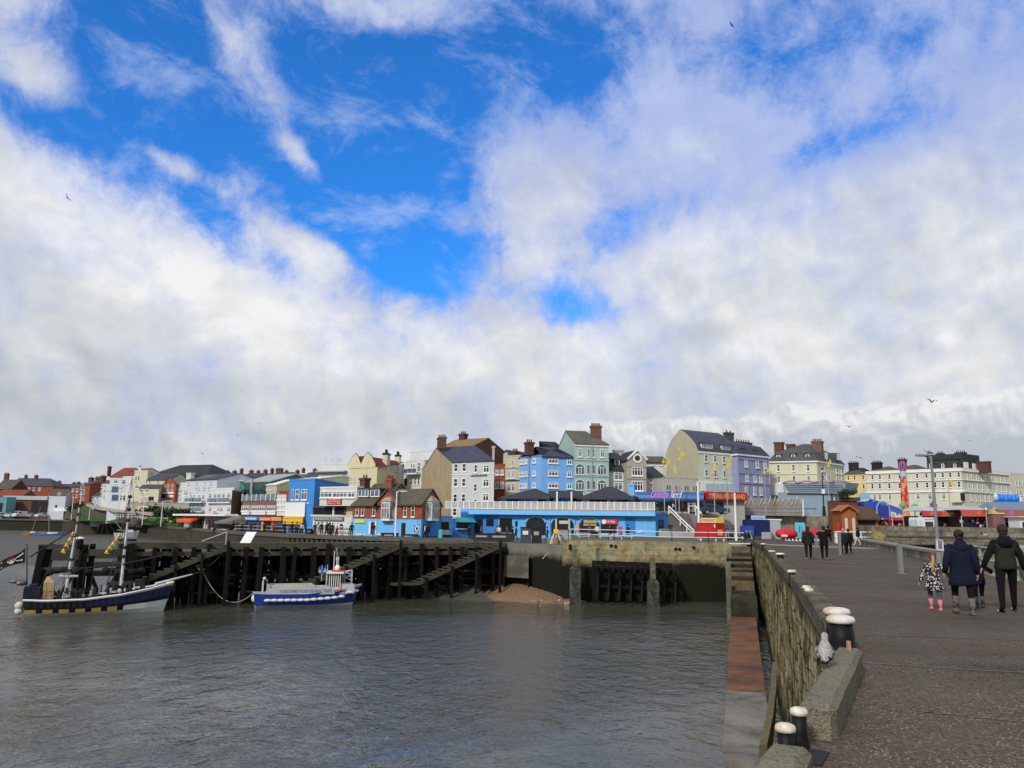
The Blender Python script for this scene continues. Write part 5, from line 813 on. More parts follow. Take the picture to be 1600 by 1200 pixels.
# pier body below
WST = bpy.data.materials.new('pier_wall'); WST.use_nodes = True; t = NT(WST.node_tree); pb = WST.node_tree.nodes['Principled BSDF']; v = t.n('ShaderNodeTexCoord').outputs['Object']; mp = t.n('ShaderNodeMapping', {'Vector': v, 'Scale': (1.2, 1.2, .6)}).outputs[0]
s1 = t.noise(mp, 1.3, 8, .72, .5); s2 = t.noise(mp, 2.1, 8, .75, .7, (4, 4, 4)); c = t.ramp(s1, [(.30, (.035, .028, .014)), (.42, (.12, .09, .032)), (.52, (.38, .33, .15)), (.64, (.52, .49, .34)), (.76, (.17, .08, .025))]); c = t.mix(t.ramp(s2, [(.50, (0, 0, 0)), (.58, (1, 1, 1))]), c, (.022, .02, .010)); z_ = t.n('ShaderNodeSeparateXYZ', {0: v}).outputs[2]
spx = t.n('ShaderNodeSeparateXYZ', {0: v}); mo = t.n('ShaderNodeTexBrick', {'Vector': t.n('ShaderNodeCombineXYZ', {0: t.m('ADD', spx.outputs[0], spx.outputs[1]), 1: t.m('MULTIPLY_ADD', t.noise(v, 1.2, 3), .15, spx.outputs[2])}).outputs[0], 'Color1': (1, 1, 1, 1), 'Color2': (.72, .7, .68, 1), 'Mortar': (.2, .19, .15, 1), 'Scale': 1., 'Mortar Size': .03, 'Brick Width': 1.7, 'Row Height': .6}).outputs[0]; c = t.mix(.9, c, mo, 'MULTIPLY')
c = t.mix(t.n('ShaderNodeMapRange', {'Value': t.m('MULTIPLY_ADD', s1, 2.5, z_), 'From Min': -4.0, 'From Max': -2.9, 'To Min': 1., 'To Max': 0.}).outputs[0], c, (.02, .022, .012)); c = t.mix(t.n('ShaderNodeMapRange', {'Value': t.m('MULTIPLY_ADD', s2, .8, z_), 'From Min': -.1, 'From Max': .25, 'To Min': 0., 'To Max': .8}).outputs[0], c, (.06, .06, .03))
t.link(c, pb.inputs['Base Color']); pb.inputs['Specular IOR Level'].default_value = .15; pb.inputs['Roughness'].default_value = .8; bp = t.n('ShaderNodeBump', {'Height': t.m('ADD', s1, s2), 'Strength': .5, 'Distance': .1}); t.link(bp.outputs[0], pb.inputs['Normal'])
m = M(); fine_ = [PL[0]]
for a, b_ in zip(PL, PL[1:]):
    k = max(1, int((b_-a).length/.5)) if b_.y < 60 else 10
    fine_ += [a+(b_-a)*(i+1)/k for i in range(k)]
zs = [-.02, -.25, -.6, -1.1, -1.7, -2.4, -3.2, -4., -4.9, -5.8]; nrm = Vector((-.95, .3, 0))
rows = [[p+nrm*(-.02+.10*noise.noise((p.x*2.2, p.y*2.2, z*1.2))+.012*(-z)**1.4)*1+Vector((0, 0, z)) for p in fine_] for z in zs]
m.loft(rows, cap=False, close=False); pw_ = thing('pier_wall', 'tall yellow brown streaked wall dropping from the pier edge to the water', 'wall'); m.build('wall', WST, pw_)
m = M()
for a, b_ in zip(RP, RP[1:]): m.add([a, b_, (b_.x, b_.y, -6), (a.x, a.y, -6)], [(0, 1, 2, 3)])
m.build('outer_wall', STW, pw_)
COPM = mat((.115, .10, .065), .9, .3, 'two', (.05, .045, .03), sc=1.5); BLKM = bpy.data.materials.new('block'); BLKM = mat((.125, .115, .080), .92, .35, 'gravel', (.27, .25, .19), sc=1.2)
def blk(name, label, p, q, w, h, m_, ch=.04, side=1, cat='coping'):
    d = (q-p); L_ = d.length; o = thing(name, label, cat, p, math.atan2(d.y, d.x)); k = max(2, int(L_/.12)) if L_ < 6 else int(L_/.5); pr = [(0, 0), (0, h-ch), (ch, h), (w-ch, h), (w, h-ch), (w, 0)]; rings = []
    for i in range(k+1):
        x = L_*i/k; e = ch*.7 if i in (0, k) else 0
        rings.append([(x, -side*(min(max(a, e), w-e))+(noise.noise((x*3, a*9, p.x))*.012), (z-(e if z > h-ch*1.5 else 0))+noise.noise((x*4, a*9, p.y+5))*.012) for a, z in pr])
    M().loft(rings).build('block', m_, o); return o
u = Vector((.454, .891, 0)); 
blk('stone_block', 'rough concrete kerb block with the speckled young gull on it', Vector((2.43, 6.97, 0)), Vector((4.10, 10.25, 0)), .30, .28, BLKM, .05)
blk('stone_block', 'concrete kerb block cut by the bottom edge of the photo', Vector((.6, 3.45, 0)), Vector((1.84, 5.88, 0)), .30, .28, BLKM, .05)
lab = ['first pier coping beam beyond the large twin bollards', 'second coping beam beyond the large twin bollards', 'weathered coping beam beside the small double bollard', 'long coping beam further along the pier edge', 'farthest coping beam, running to the top of the stone steps']
for (a, b_), l in zip(zip(CL[1:], CL[2:]), lab):
    d = (b_-a).normalized(); blk('coping_beam', l, a+d*.06, b_-d*.06, .42 if a.y > 12 else .38, .30, COPM, .04)
# small wooden wedge by the wall, gap below
m = M(); sec = [P(1209, 1035, 27), P(1206, 1080, 22.5), P(1200, 1120, 19), P(1190, 1165, 17.2)]
m.loft([[p+Vector((-.05, 0, 0)), p+Vector((.12, 0, .05)), p+Vector((.12, .1, -.6)), p+Vector((-.05, .1, -.6))] for p in sec]); o = m.build('fender_timber', mat((.12, .10, .055), .9, .35, 'wood')); tag(o, 'curved pale fender timber in the dark gap beside the landing ledge', 'timber')
# landing ledge and stone steps at the corner
e0, e1 = Vector((5.4, 21.0, 0)), Vector((15.42, 56.4, 0)); d = (e1-e0).normalized(); nn = Vector((d.y, -d.x, 0))
BR = mat((.19, .085, .042), .8, .35, 'two', (.085, .05, .034), sc=.35); GC = mat((.20, .185, .165), .7, .3, 'two', (.11, .095, .08), sc=.5)
L_ = (e1-e0).length; ks = (31.6-21)/(56.4-21)
def ledge(name, label, s0, s1, z, m_, w0=1.28, w1=1.62, zb=-6.):
    o = thing(name, label, 'ledge', e0+d*s0+Vector((0, 0, z)), math.atan2(d.y, d.x)); mm = M(); k = 16; r_ = []
    for i in range(k+1):
        x = (s1-s0)*i/k; ww = w0+(w1-w0)*((s0+x)/L_); j = noise.noise((x, s0, 1))*.05; r_.append([(x, j, zb-z), (x, j, -.06), (x, .05+j, 0), (x, -ww*.5, .0), (x, -ww+j, 0), (x, -ww+j, -.06), (x, -ww+j, zb-z)])
    mm.loft(r_).build('slab', m_, o); return o
ledge('landing_ledge', 'long brown brick ledge just above the water beside the pier wall', L_*ks, L_, -4.5, BR); ledge('landing_ledge', 'wet grey concrete end of the ledge nearest the camera', 1.7, L_*ks-.06, -4.47, GC)
ledge('landing_ledge', 'black low step standing for the dark hole at the bottom end of the ledge', -5, 1.66, -4.9, WEED)  # black colour stands in for the darkness of the hole at the ledge end
st = thing('stone_steps', 'brown stone steps climbing from the brick ledge to the pier corner', 'steps', e1+Vector((0, 0, 0)), math.atan2(d.y, d.x)); mk = mat((.045, .042, .03), .85, .35, 'two', (.02, .022, .012)); mb = mat((.16, .10, .055), .85, .3, 'two', (.08, .07, .045), sc=1.5)
M().box((.01, -1.75, -6), (3.6, .05, -3.25)).build('brick_base', mk, st); n = 12
for i in range(n): M().box((3.62+i*1.4, -1.7, -6), (3.62+i*1.4+1.39, .0, -3.1+i*.26)).build('step', mb if i % 3 else mk, st)
M().box((3.5, .02, -5.9), (3.8, .35, -1.0)).build('stair_post', PCONC, st); M().box((11, .02, -5.9), (11.3, .35, -.2)).build('stair_post', PCONC, st); M().box((9.0, -1.72, -1.15), (9.25, .36, -.95)).build('steel_bar', TIMD, st); M().box((17.5, -1.7, .02), (17.6, .2, .10)).build('white_bar', TRIM, st)
# pier right parapet
pp = thing('parapet', 'low concrete parapet with a worn grey coping on the seaward side of the pier', 'wall', RP[0]); m = M(); k = 26; a, b_ = RP[0], RP[1]; dd = (b_-a); nr = Vector((dd.y, -dd.x, 0)).normalized()
PM_ = mat((.30, .285, .225), .9, .3, 'two', (.12, .11, .08), sc=.8); M().add([Vector((0, 0, 0)), dd, dd+Vector((0, 0, .45)), Vector((0, 0, .45)), -nr*.5, dd-nr*.5, dd-nr*.5+Vector((0, 0, .45)), -nr*.5+Vector((0, 0, .45))], [(0, 1, 2, 3), (4, 7, 6, 5), (0, 4, 5, 1), (1, 5, 6, 2), (0, 3, 7, 4), (3, 2, 6, 7)]).build('wall', PM_, pp); M().beam(-nr*.22+Vector((0, 0, .52)), dd-nr*.22+Vector((0, 0, .52)), .66, .13).build('coping', mat((.24, .23, .19), .9, .25), pp)
# paving seams and the painted line
def seam(pts, w, m_): 
    m = M()
    for a, b_ in zip(pts, pts[1:]): m.add([a+Vector((0, -w, .018)), b_+Vector((0, -w*random.uniform(.6, 1.3), .018)), b_+Vector((0, w*random.uniform(.6, 1.3), .018)), a+Vector((0, w, .018))], [(0, 1, 2, 3)])
    return m
def seamline(x0, y0, x1, y1, w, n=14):
    ps = []
    for i in range(n+1):
        p = G(x0+(x1-x0)*i/n, y0+(y1-y0)*i/n); p.y += random.uniform(-.02, .02)*(1+p.y*.04); ps.append(p)
    return seam(ps, w, None)
m = M()
for a in ((1342, 993, 1640, 1003, .022), (1338, 1037, 1640, 1056, .026), (1425, 1112, 1640, 1136, .016), (1265, 905, 1640, 915, .04), (1300, 935, 1640, 948, .03)):
    q_ = seamline(*a); m.add(q_.v, q_.f)
struct(m.build('paving_joint', mat((.15, .14, .095), .9, .3)))
m = M()
for a in ((1338, 1094, 1372, 1100, .02), (1372, 1101, 1410, 1106, .007), (1440, 1113, 1470, 1118, .01), (1472, 1115, 1500, 1120, .014)): q_ = seamline(*a, 9); m.add(q_.v, q_.f)
struct(m.build('worn_line', mat((.33, .32, .28), .9, .2, 'two', (.15, .14, .11), sc=8)))
m = M().add([G(1196, 850.5)+Vector((0, 0, .02)), G(1400, 858)+Vector((0, 0, .02)), G(1400, 859.3)+Vector((0, 0, .02)), G(1196, 851.8)+Vector((0, 0, .02))], [(0, 3, 2, 1)]); struct(m.build('painted_line', mat((.33, .30, .22), .9, .15)))
# ---------------------------------------------------------------- plaza, promenade, sea wall
RW = mat((.25, .23, .18), .9, .25, 'two', (.13, .12, .09), sc=.5)
wallrun('retaining_wall', 'stone retaining wall with a pale coping below the promenade', [PX(1092, 126, 0), PX(1215, 126, 0), PX(1330, 124, 0)], 3.2, .6, RW, mat((.42, .40, .34), .9, .1))
PROM = mat((.20, .195, .18), .9, .2); m = M().add([PX(1044, 113, 3.22), PX(1098, 113, 3.22), PX(1098, 126.6, 3.22), PX(1340, 124, 3.22), PX(1400, 128, 3.22), (130, 330, 3.22), (-30, 330, 3.22), PX(740, 118, 3.22), PX(1044, 118, 3.22)], [tuple(range(9))]); m.add([PX(1044, 113, 3.2), PX(1098, 113, 3.2), PX(1098, 113, -.2), PX(1044, 113, -.2)], [(0, 3, 2, 1)]); struct(m.build('promenade', PROM))
# far left side of the promenade rest on the ground: fill below
st = thing('promenade_steps', 'broad grey steps up to the promenade beside the blue shops', 'steps', PX(1048, 107, -.3)); o_ = st.location; x1_ = (PX(1092, 107, -.3)-o_).x; m = M(); n = 18
for i in range(n): m.box((0, i*.33, -.2), (x1_, 6.3, (i+1)*3.5/n))
m.build('steps', mat((.13, .12, .11), .9, .25), st); r_ = M()
def L3(*p): return Vector(p)
rl = [PX(1045, 112, 3.2)-o_+L3(0, 0, 1.0), PX(1063, 109.5, 1.6)-o_+L3(0, 0, 1.0), PX(1084, 106, 0)-o_+L3(0, 0, .95), PX(1084, 105.6, 0)-o_+L3(0, 0, 0)]
r_.path(rl, .09); r_.path([p-L3(0, 0, .45) for p in rl[:3]], .07)
for p in (rl[0], rl[1], rl[1]+(rl[2]-rl[1])*.5, rl[2]): r_.rod(p, p-L3(0, 0, 1.1), .08)
r_.build('handrail', WHITE, st); r_ = M(); rl = [PX(1076, 116, 4.3)-o_, PX(1087, 112, 4.25)-o_, PX(1096, 109.5, 3.2)-o_]; r_.path(rl, .09).rod(rl[0], rl[0]-L3(0, 0, 1.2), .08).rod(rl[1], rl[1]-L3(0, 0, 1.3), .08).build('handrail', WHITE, st)
wallrun('low_wall', 'pale curved plinth wall at the foot of the promenade steps', [PX(1030, 103, -.2), PX(1060, 103.4, -.2), PX(1084, 104.3, -.2)], .85, .4, GREYW)
# slatted timber screen
sc_ = thing('timber_screen', 'tall grey slatted timber screen with ragged top along the promenade', 'screen', PX(1130, 124.8, 3.2)); o_ = sc_.location; a = PX(1130, 124.8, 3.2)-o_; b_ = PX(1254.5, 123.5, 3.2)-o_; n = 96; SLm = mat((.30, .275, .235), .9, .25, 'wood'); m = M(); L_ = (b_-a).length; rnd = random.Random(3)
for i in range(n):
    p = a+(b_-a)*(i+.5)/n; z0h = P(1130+124.5*i/n, 777.5 if i < 55 else 779.5, 124).z-3.2; h_ = z0h-abs(rnd.gauss(0, .25)); w_ = L_/n*.42; m.box((p.x-w_, p.y-.05-.1*(i % 2), 0), (p.x+w_*.85, p.y+.03-.1*(i % 2), h_))
m.build('slats', SLm, sc_)
for i in range(17): p = a+(b_-a)*(i+rnd.uniform(.2, .8))/17; zt = P(1130+124.5*i/17, 778, 124).z-3.2; M().beam(p+L3(0, -.25, zt-1.1), p+L3(rnd.choice([-.5, .45, .5]), -.3, zt-.1+rnd.random()*.5), .12, .12).build('raked_prop', mat((.48, .44, .36), .9, .15), sc_)
pass; M().beam(a+L3(0, -.3, 1.3), b_+L3(0, -.3, 1.3), .05, .05).beam(a+L3(0, -.3, .7), b_+L3(0, -.3, .7), .04, .04).build('guard_rail', STEEL, sc_)
M().box((b_.x-.1, b_.y-.2, 0), (b_.x+.14, b_.y+.1, P(1254, 779, 123.5).z-3.2)).build('end_post', TRIM, sc_)
# sea wall on the right
SW_ = bpy.data.materials.new('sea_wall'); SW_.use_nodes = True; t = NT(SW_.node_tree); pb = SW_.node_tree.nodes['Principled BSDF']; v = t.n('ShaderNodeTexCoord').outputs['Object']; sp = t.n('ShaderNodeSeparateXYZ', {0: v}); cb = t.n('ShaderNodeCombineXYZ', {0: t.m('ADD', sp.outputs[0], sp.outputs[1]), 1: sp.outputs[2]})
br = t.n('ShaderNodeTexBrick', {'Vector': cb.outputs[0], 'Color1': (.26, .235, .18, 1), 'Color2': (.15, .13, .10, 1), 'Mortar': (.07, .06, .05, 1), 'Scale': 1., 'Mortar Size': .03, 'Brick Width': 1.3, 'Row Height': .5}); c = t.mix(t.ramp(t.noise(v, .9, 8, .75, .6), [(.42, (0, 0, 0)), (.66, (1, 1, 1))]), br.outputs[0], (.05, .047, .035)); t.link(c, pb.inputs['Base Color']); pb.inputs['Roughness'].default_value = .9
bp = t.n('ShaderNodeBump', {'Height': t.noise(v, 3, 6, .7), 'Strength': .6, 'Distance': .1}); t.link(bp.outputs[0], pb.inputs['Normal'])
sw = thing('sea_wall', 'massive weathered stone sea wall with a rounded ledge on the right', 'wall', PX(1384, 86, 1.85)); o_ = sw.location; a = L3(0, 0, 0); b_ = PX(1720, 80, 1.85)-o_; dd = b_-a; nr = Vector((dd.y, -dd.x, 0)).normalized()
pr = [(0, 0), (0, -.75), (.22, -.85), (.28, -1.05), (.12, -1.25), (.15, -7.6), (-1.5, -7.6), (-1.5, 0)]
M().loft([[a+nr*u_+L3(0, 0, z) for u_, z in pr], [b_+nr*u_+L3(0, 0, z) for u_, z in pr]]).build('wall', SW_, sw); p0 = P(1367, 838, 86.5)-o_; M().add([(0, -.02, 0), (-1.05, 0, 0), (p0.x-.3, p0.y, -1.9), (p0.x, 0, -7), (0, -.02, -7), (0, 1, 0), (-1.05, 1, 0), (p0.x-.3, 1, -1.9), (p0.x, 1, -7)], [(4, 3, 2, 1, 0), (0, 1, 6, 5), (1, 2, 7, 6), (2, 3, 8, 7)]).build('buttress', mat((.33, .25, .11), .9, .25, 'two', (.14, .11, .07)), sw)
sheet('fairground_paving', [PX(1384, 87, 1.7), PX(1720, 81, 1.7), (260, 300, 1.7), (60, 300, 1.7), PX(1345, 124, 1.7), PX(1345, 100, 1.7)], PROM)
sheet('sand', [(18, -40, -4.2), (300, -40, -4.2), (300, 84, -3.2), (40, 92, -3.2), (34, 80, -3.2), (22, 40, -3.6), (17, 26, -3.9)], mat((.10, .085, .06), .9, .25, sc=.5))
wallrun('retaining_wall', 'short dark wall behind the white railing at the root of the pier', [PX(1330, 124, 0), PX(1345, 100, 0), PX(1372, 90, 0)], 1.9, .5, RW, None)
sheet('terrace_ground', [PX(1330, 124.2, 1.9), PX(1345, 100.2, 1.9), PX(1372, 90.2, 1.9), PX(1384, 87.5, 1.9), (60, 130, 1.9), (40, 130, 1.9)], PROM)
# ================================================================ BOATS
def hull(name, label, A, Bq, st, bands, mats, group=None, rake=.12, n=44, stripes=None):
    """A stern waterline point, Bq bow waterline point; st: stations (u, half beam, deck z above water)"""
    d = Bq-A; L_ = d.length; o = thing(name, label, 'boat', A, math.atan2(d.y, d.x), group)
    def ip(u, k):
        for a, b in zip(st, st[1:]):
            if u <= b[0]: f = (u-a[0])/(b[0]-a[0]); f = max(0, f); return a[k]+(b[k]-a[k])*f
        return st[-1][k]
    m = M(); lv = [-.35]+bands
    def pt(u, z, side):
        H = ip(u, 2); fr = 0 if z <= 0 else z; zz = z if z <= 0 else z*H; w_ = ip(u, 1); w_ *= (.72+.28*min(1, max(0, z)**.6)) if z > 0 else .68; x = L_*u*(1+rake*max(0, z)*max(0, u-.55)/.45) - (.25*max(0, z) if u < .02 else 0); return (x, side*w_, zz)
    for side in (-1, 1):
        g = len(m.v)
        for i in range(n+1):
            for z in lv: m.v.append(pt(i/n, z, side))
        K = len(lv)
        for i in range(n):
            for j in range(K-1):
                m.f.append((g+i*K+j, g+(i+1)*K+j, g+(i+1)*K+j+1, g+i*K+j+1) if side < 0 else (g+i*K+j, g+i*K+j+1, g+(i+1)*K+j+1, g+(i+1)*K+j)); m.i.append(stripes(i, j, n) if stripes else j)
        if side < 0: g0 = g
    K = len(lv)
    for j in range(K-1): m.f.append((g0+j, g0+j+1, g+j+1, g+j)); m.i.append(stripes(-1, j, n) if stripes else j)
    for j in range(K-1): m.f.append((g0+n*K+j, g+n*K+j, g+n*K+j+1, g0+n*K+j+1)); m.i.append(0)
    for i in range(n): m.f.append((g0+i*K+K-1, g0+(i+1)*K+K-1, g+(i+1)*K+K-1, g+i*K+K-1)); m.i.append(len(mats)-1)
    m.build('hull', mats, o); o['L'] = L_; return o, ip, L_, pt
HW = mat((.62, .65, .66), .45, .08); YB = mat((.62, .42, .05), .6, .15); HN = mat((.012, .014, .03), .5, .2); HBL = mat((.015, .06, .30), .45, .15); DECK = mat((.10, .08, .06), .8, .3); WOODL = mat((.42, .30, .16), .8, .2)
# pirate style pleasure boat: bands 0 keel black,1 white,2 check,3 black,4 rope stripe,5 rail
def stp(i, j, n):
    if j == 0: return 2
    if j == 1: return 0
    if j == 2: return (1 if (i % 5) < 3 else 2) if i < n*.68 else 0
    if j == 3: return 2
    if j == 4: return (3 if (i % 2) else 4) if i > n*.42 else (2 if i % 2 else 4)
    return 0
pA = P(42, 953, 59.4); pB = P(256, 946, 63.6); pA.z = pB.z = WZ
ps, ip, PLn, ppt = hull('pleasure_boat', 'black, white and yellow pirate style pleasure boat with two masts, moored by the jetty', pA, pB, [(0, 1.25, 1.15), (.12, 1.45, 1.08), (.4, 1.6, 1.12), (.65, 1.5, 1.38), (.85, .95, 1.75), (.95, .45, 2.0), (1, .12, 2.12)], [0, .19, .42, .54, .93, 1.], [HW, mat((.40, .28, .06), .6, .3), mat((.007, .008, .012), .6, .2), mat((.008, .022, .12), .5, .15), mat((.012, .013, .022), .5, .2), DECK], rake=.06, stripes=stp)
def pz(u): return ip(u, 2)
m = M(); pts = [ppt(i/20, 1.0, -1) for i in range(21)]; m.path([(x, y-.03, z+.03) for x, y, z in pts], .07, 6); pts = [ppt(i/20, 1.0, 1) for i in range(21)]; m.path([(x, y+.03, z+.03) for x, y, z in pts], .07, 6); m.build('gunwale', WHITE, ps)
b0 = (PLn*.92, 0, pz(.92)+.1); inv = Matrix.Rotation(-ps.rotation_euler.z, 3, 'Z')
def pl(x, y, D): return inv @ (P(x, y, D)-pA)
M().rod(b0, pl(300, 897.5, 66.0), .11, .06, 8).build('bowsprit', HW, ps); M().ell((PLn*1.04, -.1, pz(.97)), (.2, .2, .2), 8, 6).build('figurehead', YB, ps)
RIG = mat((.25, .25, .24), .8, .1); MASTM = mat((.55, .55, .54), .6, .1)
def mast(x0, y0, x1, y1, D, top, nbands):
    a = pl(x0, y0, D); b = pl(x1, y1, D+.6); o = M().rod(a, b, .12, .05, 8).build('mast', MASTM, ps); k = M()
    for f in nbands: p = a+(b-a)*f; q = a+(b-a)*(f+.025); k.rod(p, q, .16, .15, 8)
    k.build('mast_band', DARK, o); return a, b
a1, b1 = mast(103, 925, 130.5, 756, 61.2, 0, (.28, .5, .62, .7, .78)); a2, b2 = mast(189, 915, 206.5, 745, 62.4, 0, (.25, .33, .58, .68, .8))
def ln(a, b, sag=0., r=.018, n=8): 
    a = Vector(a); b = Vector(b); return [a+(b-a)*i/n-Vector((0, 0, sag*4*(i/n)*(1-i/n))) for i in range(n+1)]
m = M()
for a, b in ((b1, ppt(.05, 1, -1)), (b1, ppt(.3, 1, 1)), (b1, ppt(.3, 1, -1)), (b2, ppt(.55, 1, -1)), (b2, ppt(.78, 1, 1)), (b2, pl(300, 897.5, 66)), (b1, a2+Vector((0, 0, 3)))): m.path(ln(a, b, .1), .018, 4)
for bb, us in ((b1, (.22, .26, .30)), (b2, (.54, .58, .62))):
    for sd in (-1, 1):
        for u_ in us: m.path(ln(bb-Vector((0, 0, 1.2)), ppt(u_, 1, sd), 0), .02, 4)
        for i in range(1, 9): f_ = i/11; m.path([Vector(ppt(us[0], 1, sd)).lerp(bb, f_), Vector(ppt(us[2], 1, sd)).lerp(bb, f_)], .014, 4)
for u_ in (.1, .42, .7): m.path(ln(b1.lerp(b2, .5)-Vector((0, 0, 3)), ppt(u_, 1, -1), .3), .016, 4)
m.path(ln(b1-Vector((0, 0, .3)), b2-Vector((0, 0, .5)), .5), .018, 4)
m.build('rigging', mat((.05, .05, .05), .8), ps); m = M(); m.rod(a1+Vector((0, 0, 1.6)), a1+Vector((3.6, 0, 2.0)), .07).rod(a2+Vector((0, 0, 1.6)), a2+Vector((3.0, 0, 2.3)), .07).rod(a1+Vector((0, 0, 4.6)), a1+Vector((-2.6, 0, 2.6)), .05); m.build('boom', DARK, ps)
for x_, s_ in ((1.2, 1.6), (4.9, 1.4)):
    m = M()
    for i in range(7): q_ = a1+Vector((x_-a1.x+i*.42, random.uniform(-.2, .2), 1.55+random.uniform(-.1, .15))); m.ell(q_, (.3, .2, .17+random.random()*.08), 8, 6)
    m.build('furled_sail', mat((.02, .02, .024), .9, .3), ps)
M().rod(a1+(b1-a1)*.13+Vector((-.65, 0, .1)), a1+(b1-a1)*.13+Vector((.65, -.1, .1)), .1, n=8).build('yard_arm', MASTM, ps)
for a, b, n_ in ((pl(92, 868, 60), pl(112, 832, 61), 4), (pl(160, 868, 61), pl(185, 836, 62), 5)):
    for i in range(n_): c = a+(b-a)*(i+.5)/n_; M().add([c, c+Vector((.35, 0, -.05)), c+Vector((.18, .05, .34)), c+Vector((.18, -.06, .1))], [(0, 1, 2), (0, 3, 2), (3, 1, 2)]).build('pennant', (YEL, YB)[i % 2], ps)
# deck clutter: rails, deckhouse, benches, boxes, wheel
m = M()
for side in (-1, 1):
    for k in range(2): m.path([(ppt(i/12*.5, 1, side)[0], ppt(i/12*.5, 1, side)[1]*.95, ppt(i/12*.5, 1, side)[2]+.35+k*.3) for i in range(13)], .02, 4)
    for i in range(13): q_ = ppt(i/12*.5, 1, side); m.rod((q_[0], q_[1]*.95, q_[2]), (q_[0], q_[1]*.95, q_[2]+.68), .025, n=4)
m.build('guard_rail', DARK, ps)
M().box((.9, -.75, 1.1), (1.6, .1, 2.35)).add([(.9, -.75, 2.35), (1.6, -.75, 2.35), (1.6, .1, 2.35), (.9, .1, 2.35), (1.05, -.3, 2.75), (1.2, -.3, 2.75)], [(0, 1, 5, 4), (1, 2, 5), (2, 3, 4, 5), (3, 0, 4)]).build('wooden_locker', WOODL, ps)
m = M(); rnd = random.Random(9)
m.box((-.3, -.9, 1.1), (.75, .8, 2.0)).box((.0, -.5, 1.9), (.5, .4, 2.2)); m.build('covered_winch', mat((.015, .018, .035), .7, .3), ps)
m = M()
for i in range(46):
    x = rnd.uniform(1.8, PLn*.88); y = rnd.uniform(-.6, .7)*(.5 if x > PLn*.7 else 1); z = pz(x/PLn)-.1; s_ = rnd.uniform(.08, .3); hh = rnd.uniform(.2, .7); m.ell((x, y, z+hh*.3), (s_, .2, hh), 7, 5) if i % 3 else m.box((x-s_*.5, y-.15, z), (x+s_*.5, y+.15, z+hh*1.5))
m.build('deck_gear', mat((.03, .03, .035), .7, .5), ps)
for i in range(11):
    x = rnd.uniform(2.0, PLn*.85); y = rnd.uniform(-.9, -.3)*(.6 if x > PLn*.7 else 1); z = pz(x/PLn); k = i % 3
    M().box((-.2, -.1, 0), (.25, .1, .12)).box((-.2, -.1, .12), (-.14, .1, .35)).build('bench', mat((.5, .5, .48), .7, .2), ps, loc=(x, y, z+.18)) if k else M().ell((0, 0, .2), (.16, .16, .22), 8, 6).build('fender', HW, ps, loc=(x, y, z))
for z, s_ in ((.75, .32), (.35, .3)): M().ell((-.45, -.5, z), (s_, s_, s_*.9), 12, 8).build('fender', mat((.55, .55, .48), .6, .15), ps)
m = M(); m.path([pl(14, 937, 59.2), pl(27, 915, 59.4), pl(38, 905, 59.6)], .03, 4); m.build('mooring_line', RIG, ps)
M().ell(pl(27, 908.5, 59.3), (.55, .3, .16), 10, 6, 0).ell(pl(34, 911, 59.3), (.4, .3, .2), 10, 6, 0).build('outboard', mat((.07, .075, .08), .4, .3), ps)
# flag
fp = pl(42, 925, 59.2); ft = pl(42.3, 850, 59.2); M().rod(fp, ft, .05, .03, 6).build('flagpole', DARK, ps)
fl = thing('pirate_flag', 'black skull and crossbones flag with a red bandana flying at the stern', 'flag', P(39, 873, 59.2)); 
def fmap(u, v, off=0.):              # u 0 hoist..1 fly, v 0 bottom..1 top (photo outline of the flag)
    x = 39.5-u*41; yt = 855.5+u*25+math.sin(u*5)*1.5; yb = 878.5+u*14-math.sin(u*3)*2; p = P(x, yb+(yt-yb)*v, 59.2); p.y += math.sin(u*7)*.15-off; return p-fl.location
m = M()
for i in range(17):
    for j in range(9): m.v.append(tuple(fmap(i/16, j/8)))
for i in range(16):
    for j in range(8): k = i*9+j; m.f.append((k, k+9, k+10, k+1)); m.i.append(0)
o_ = m.build('cloth', mat((.012, .012, .014), .8, .1), fl); mod = None
def fpoly(name, pts, m_, off=.03): M().add([fmap(u, v, off) for u, v in pts]+[fmap(u, v, -off) for u, v in pts], [tuple(range(len(pts))), tuple(range(len(pts), 2*len(pts)))[::-1]]).build(name, m_, fl)
W_ = mat((.6, .6, .6), .8, .08); cu, cv = .5, .5
fpoly('skull', [(cu+.13*math.cos(t*.524), cv+.02+.22*math.sin(t*.524)) for t in range(12)], W_, .05); fpoly('jaw', [(cu-.07, cv-.12), (cu+.07, cv-.12), (cu+.06, cv-.3), (cu-.06, cv-.3)], W_, .05)
for s_ in (-1, 1): fpoly('eye_socket', [(cu+s_*.055+.03*math.cos(t*.785), cv+.0+.05*math.sin(t*.785)) for t in range(8)], BLACK, .07)
fpoly('bandana', [(cu-.14, cv+.08), (cu+.14, cv+.08), (cu+.10, cv+.26), (cu, cv+.32), (cu-.10, cv+.26)], mat((.42, .02, .04), .8), .07)
for a, b in (((.12, .72), (.9, .2)), ((.16, .25), (.9, .78))):
    du = .012; fpoly('crossbone', [(a[0], a[1]-.03), (a[0], a[1]+.03), (b[0], b[1]+.03), (b[0], b[1]-.03)], W_, .035)
    for c in (a, b): fpoly('bone_end', [(c[0]+.03*math.cos(t*.785), c[1]+.07*math.sin(t*.785)) for t in range(8)], W_, .04)
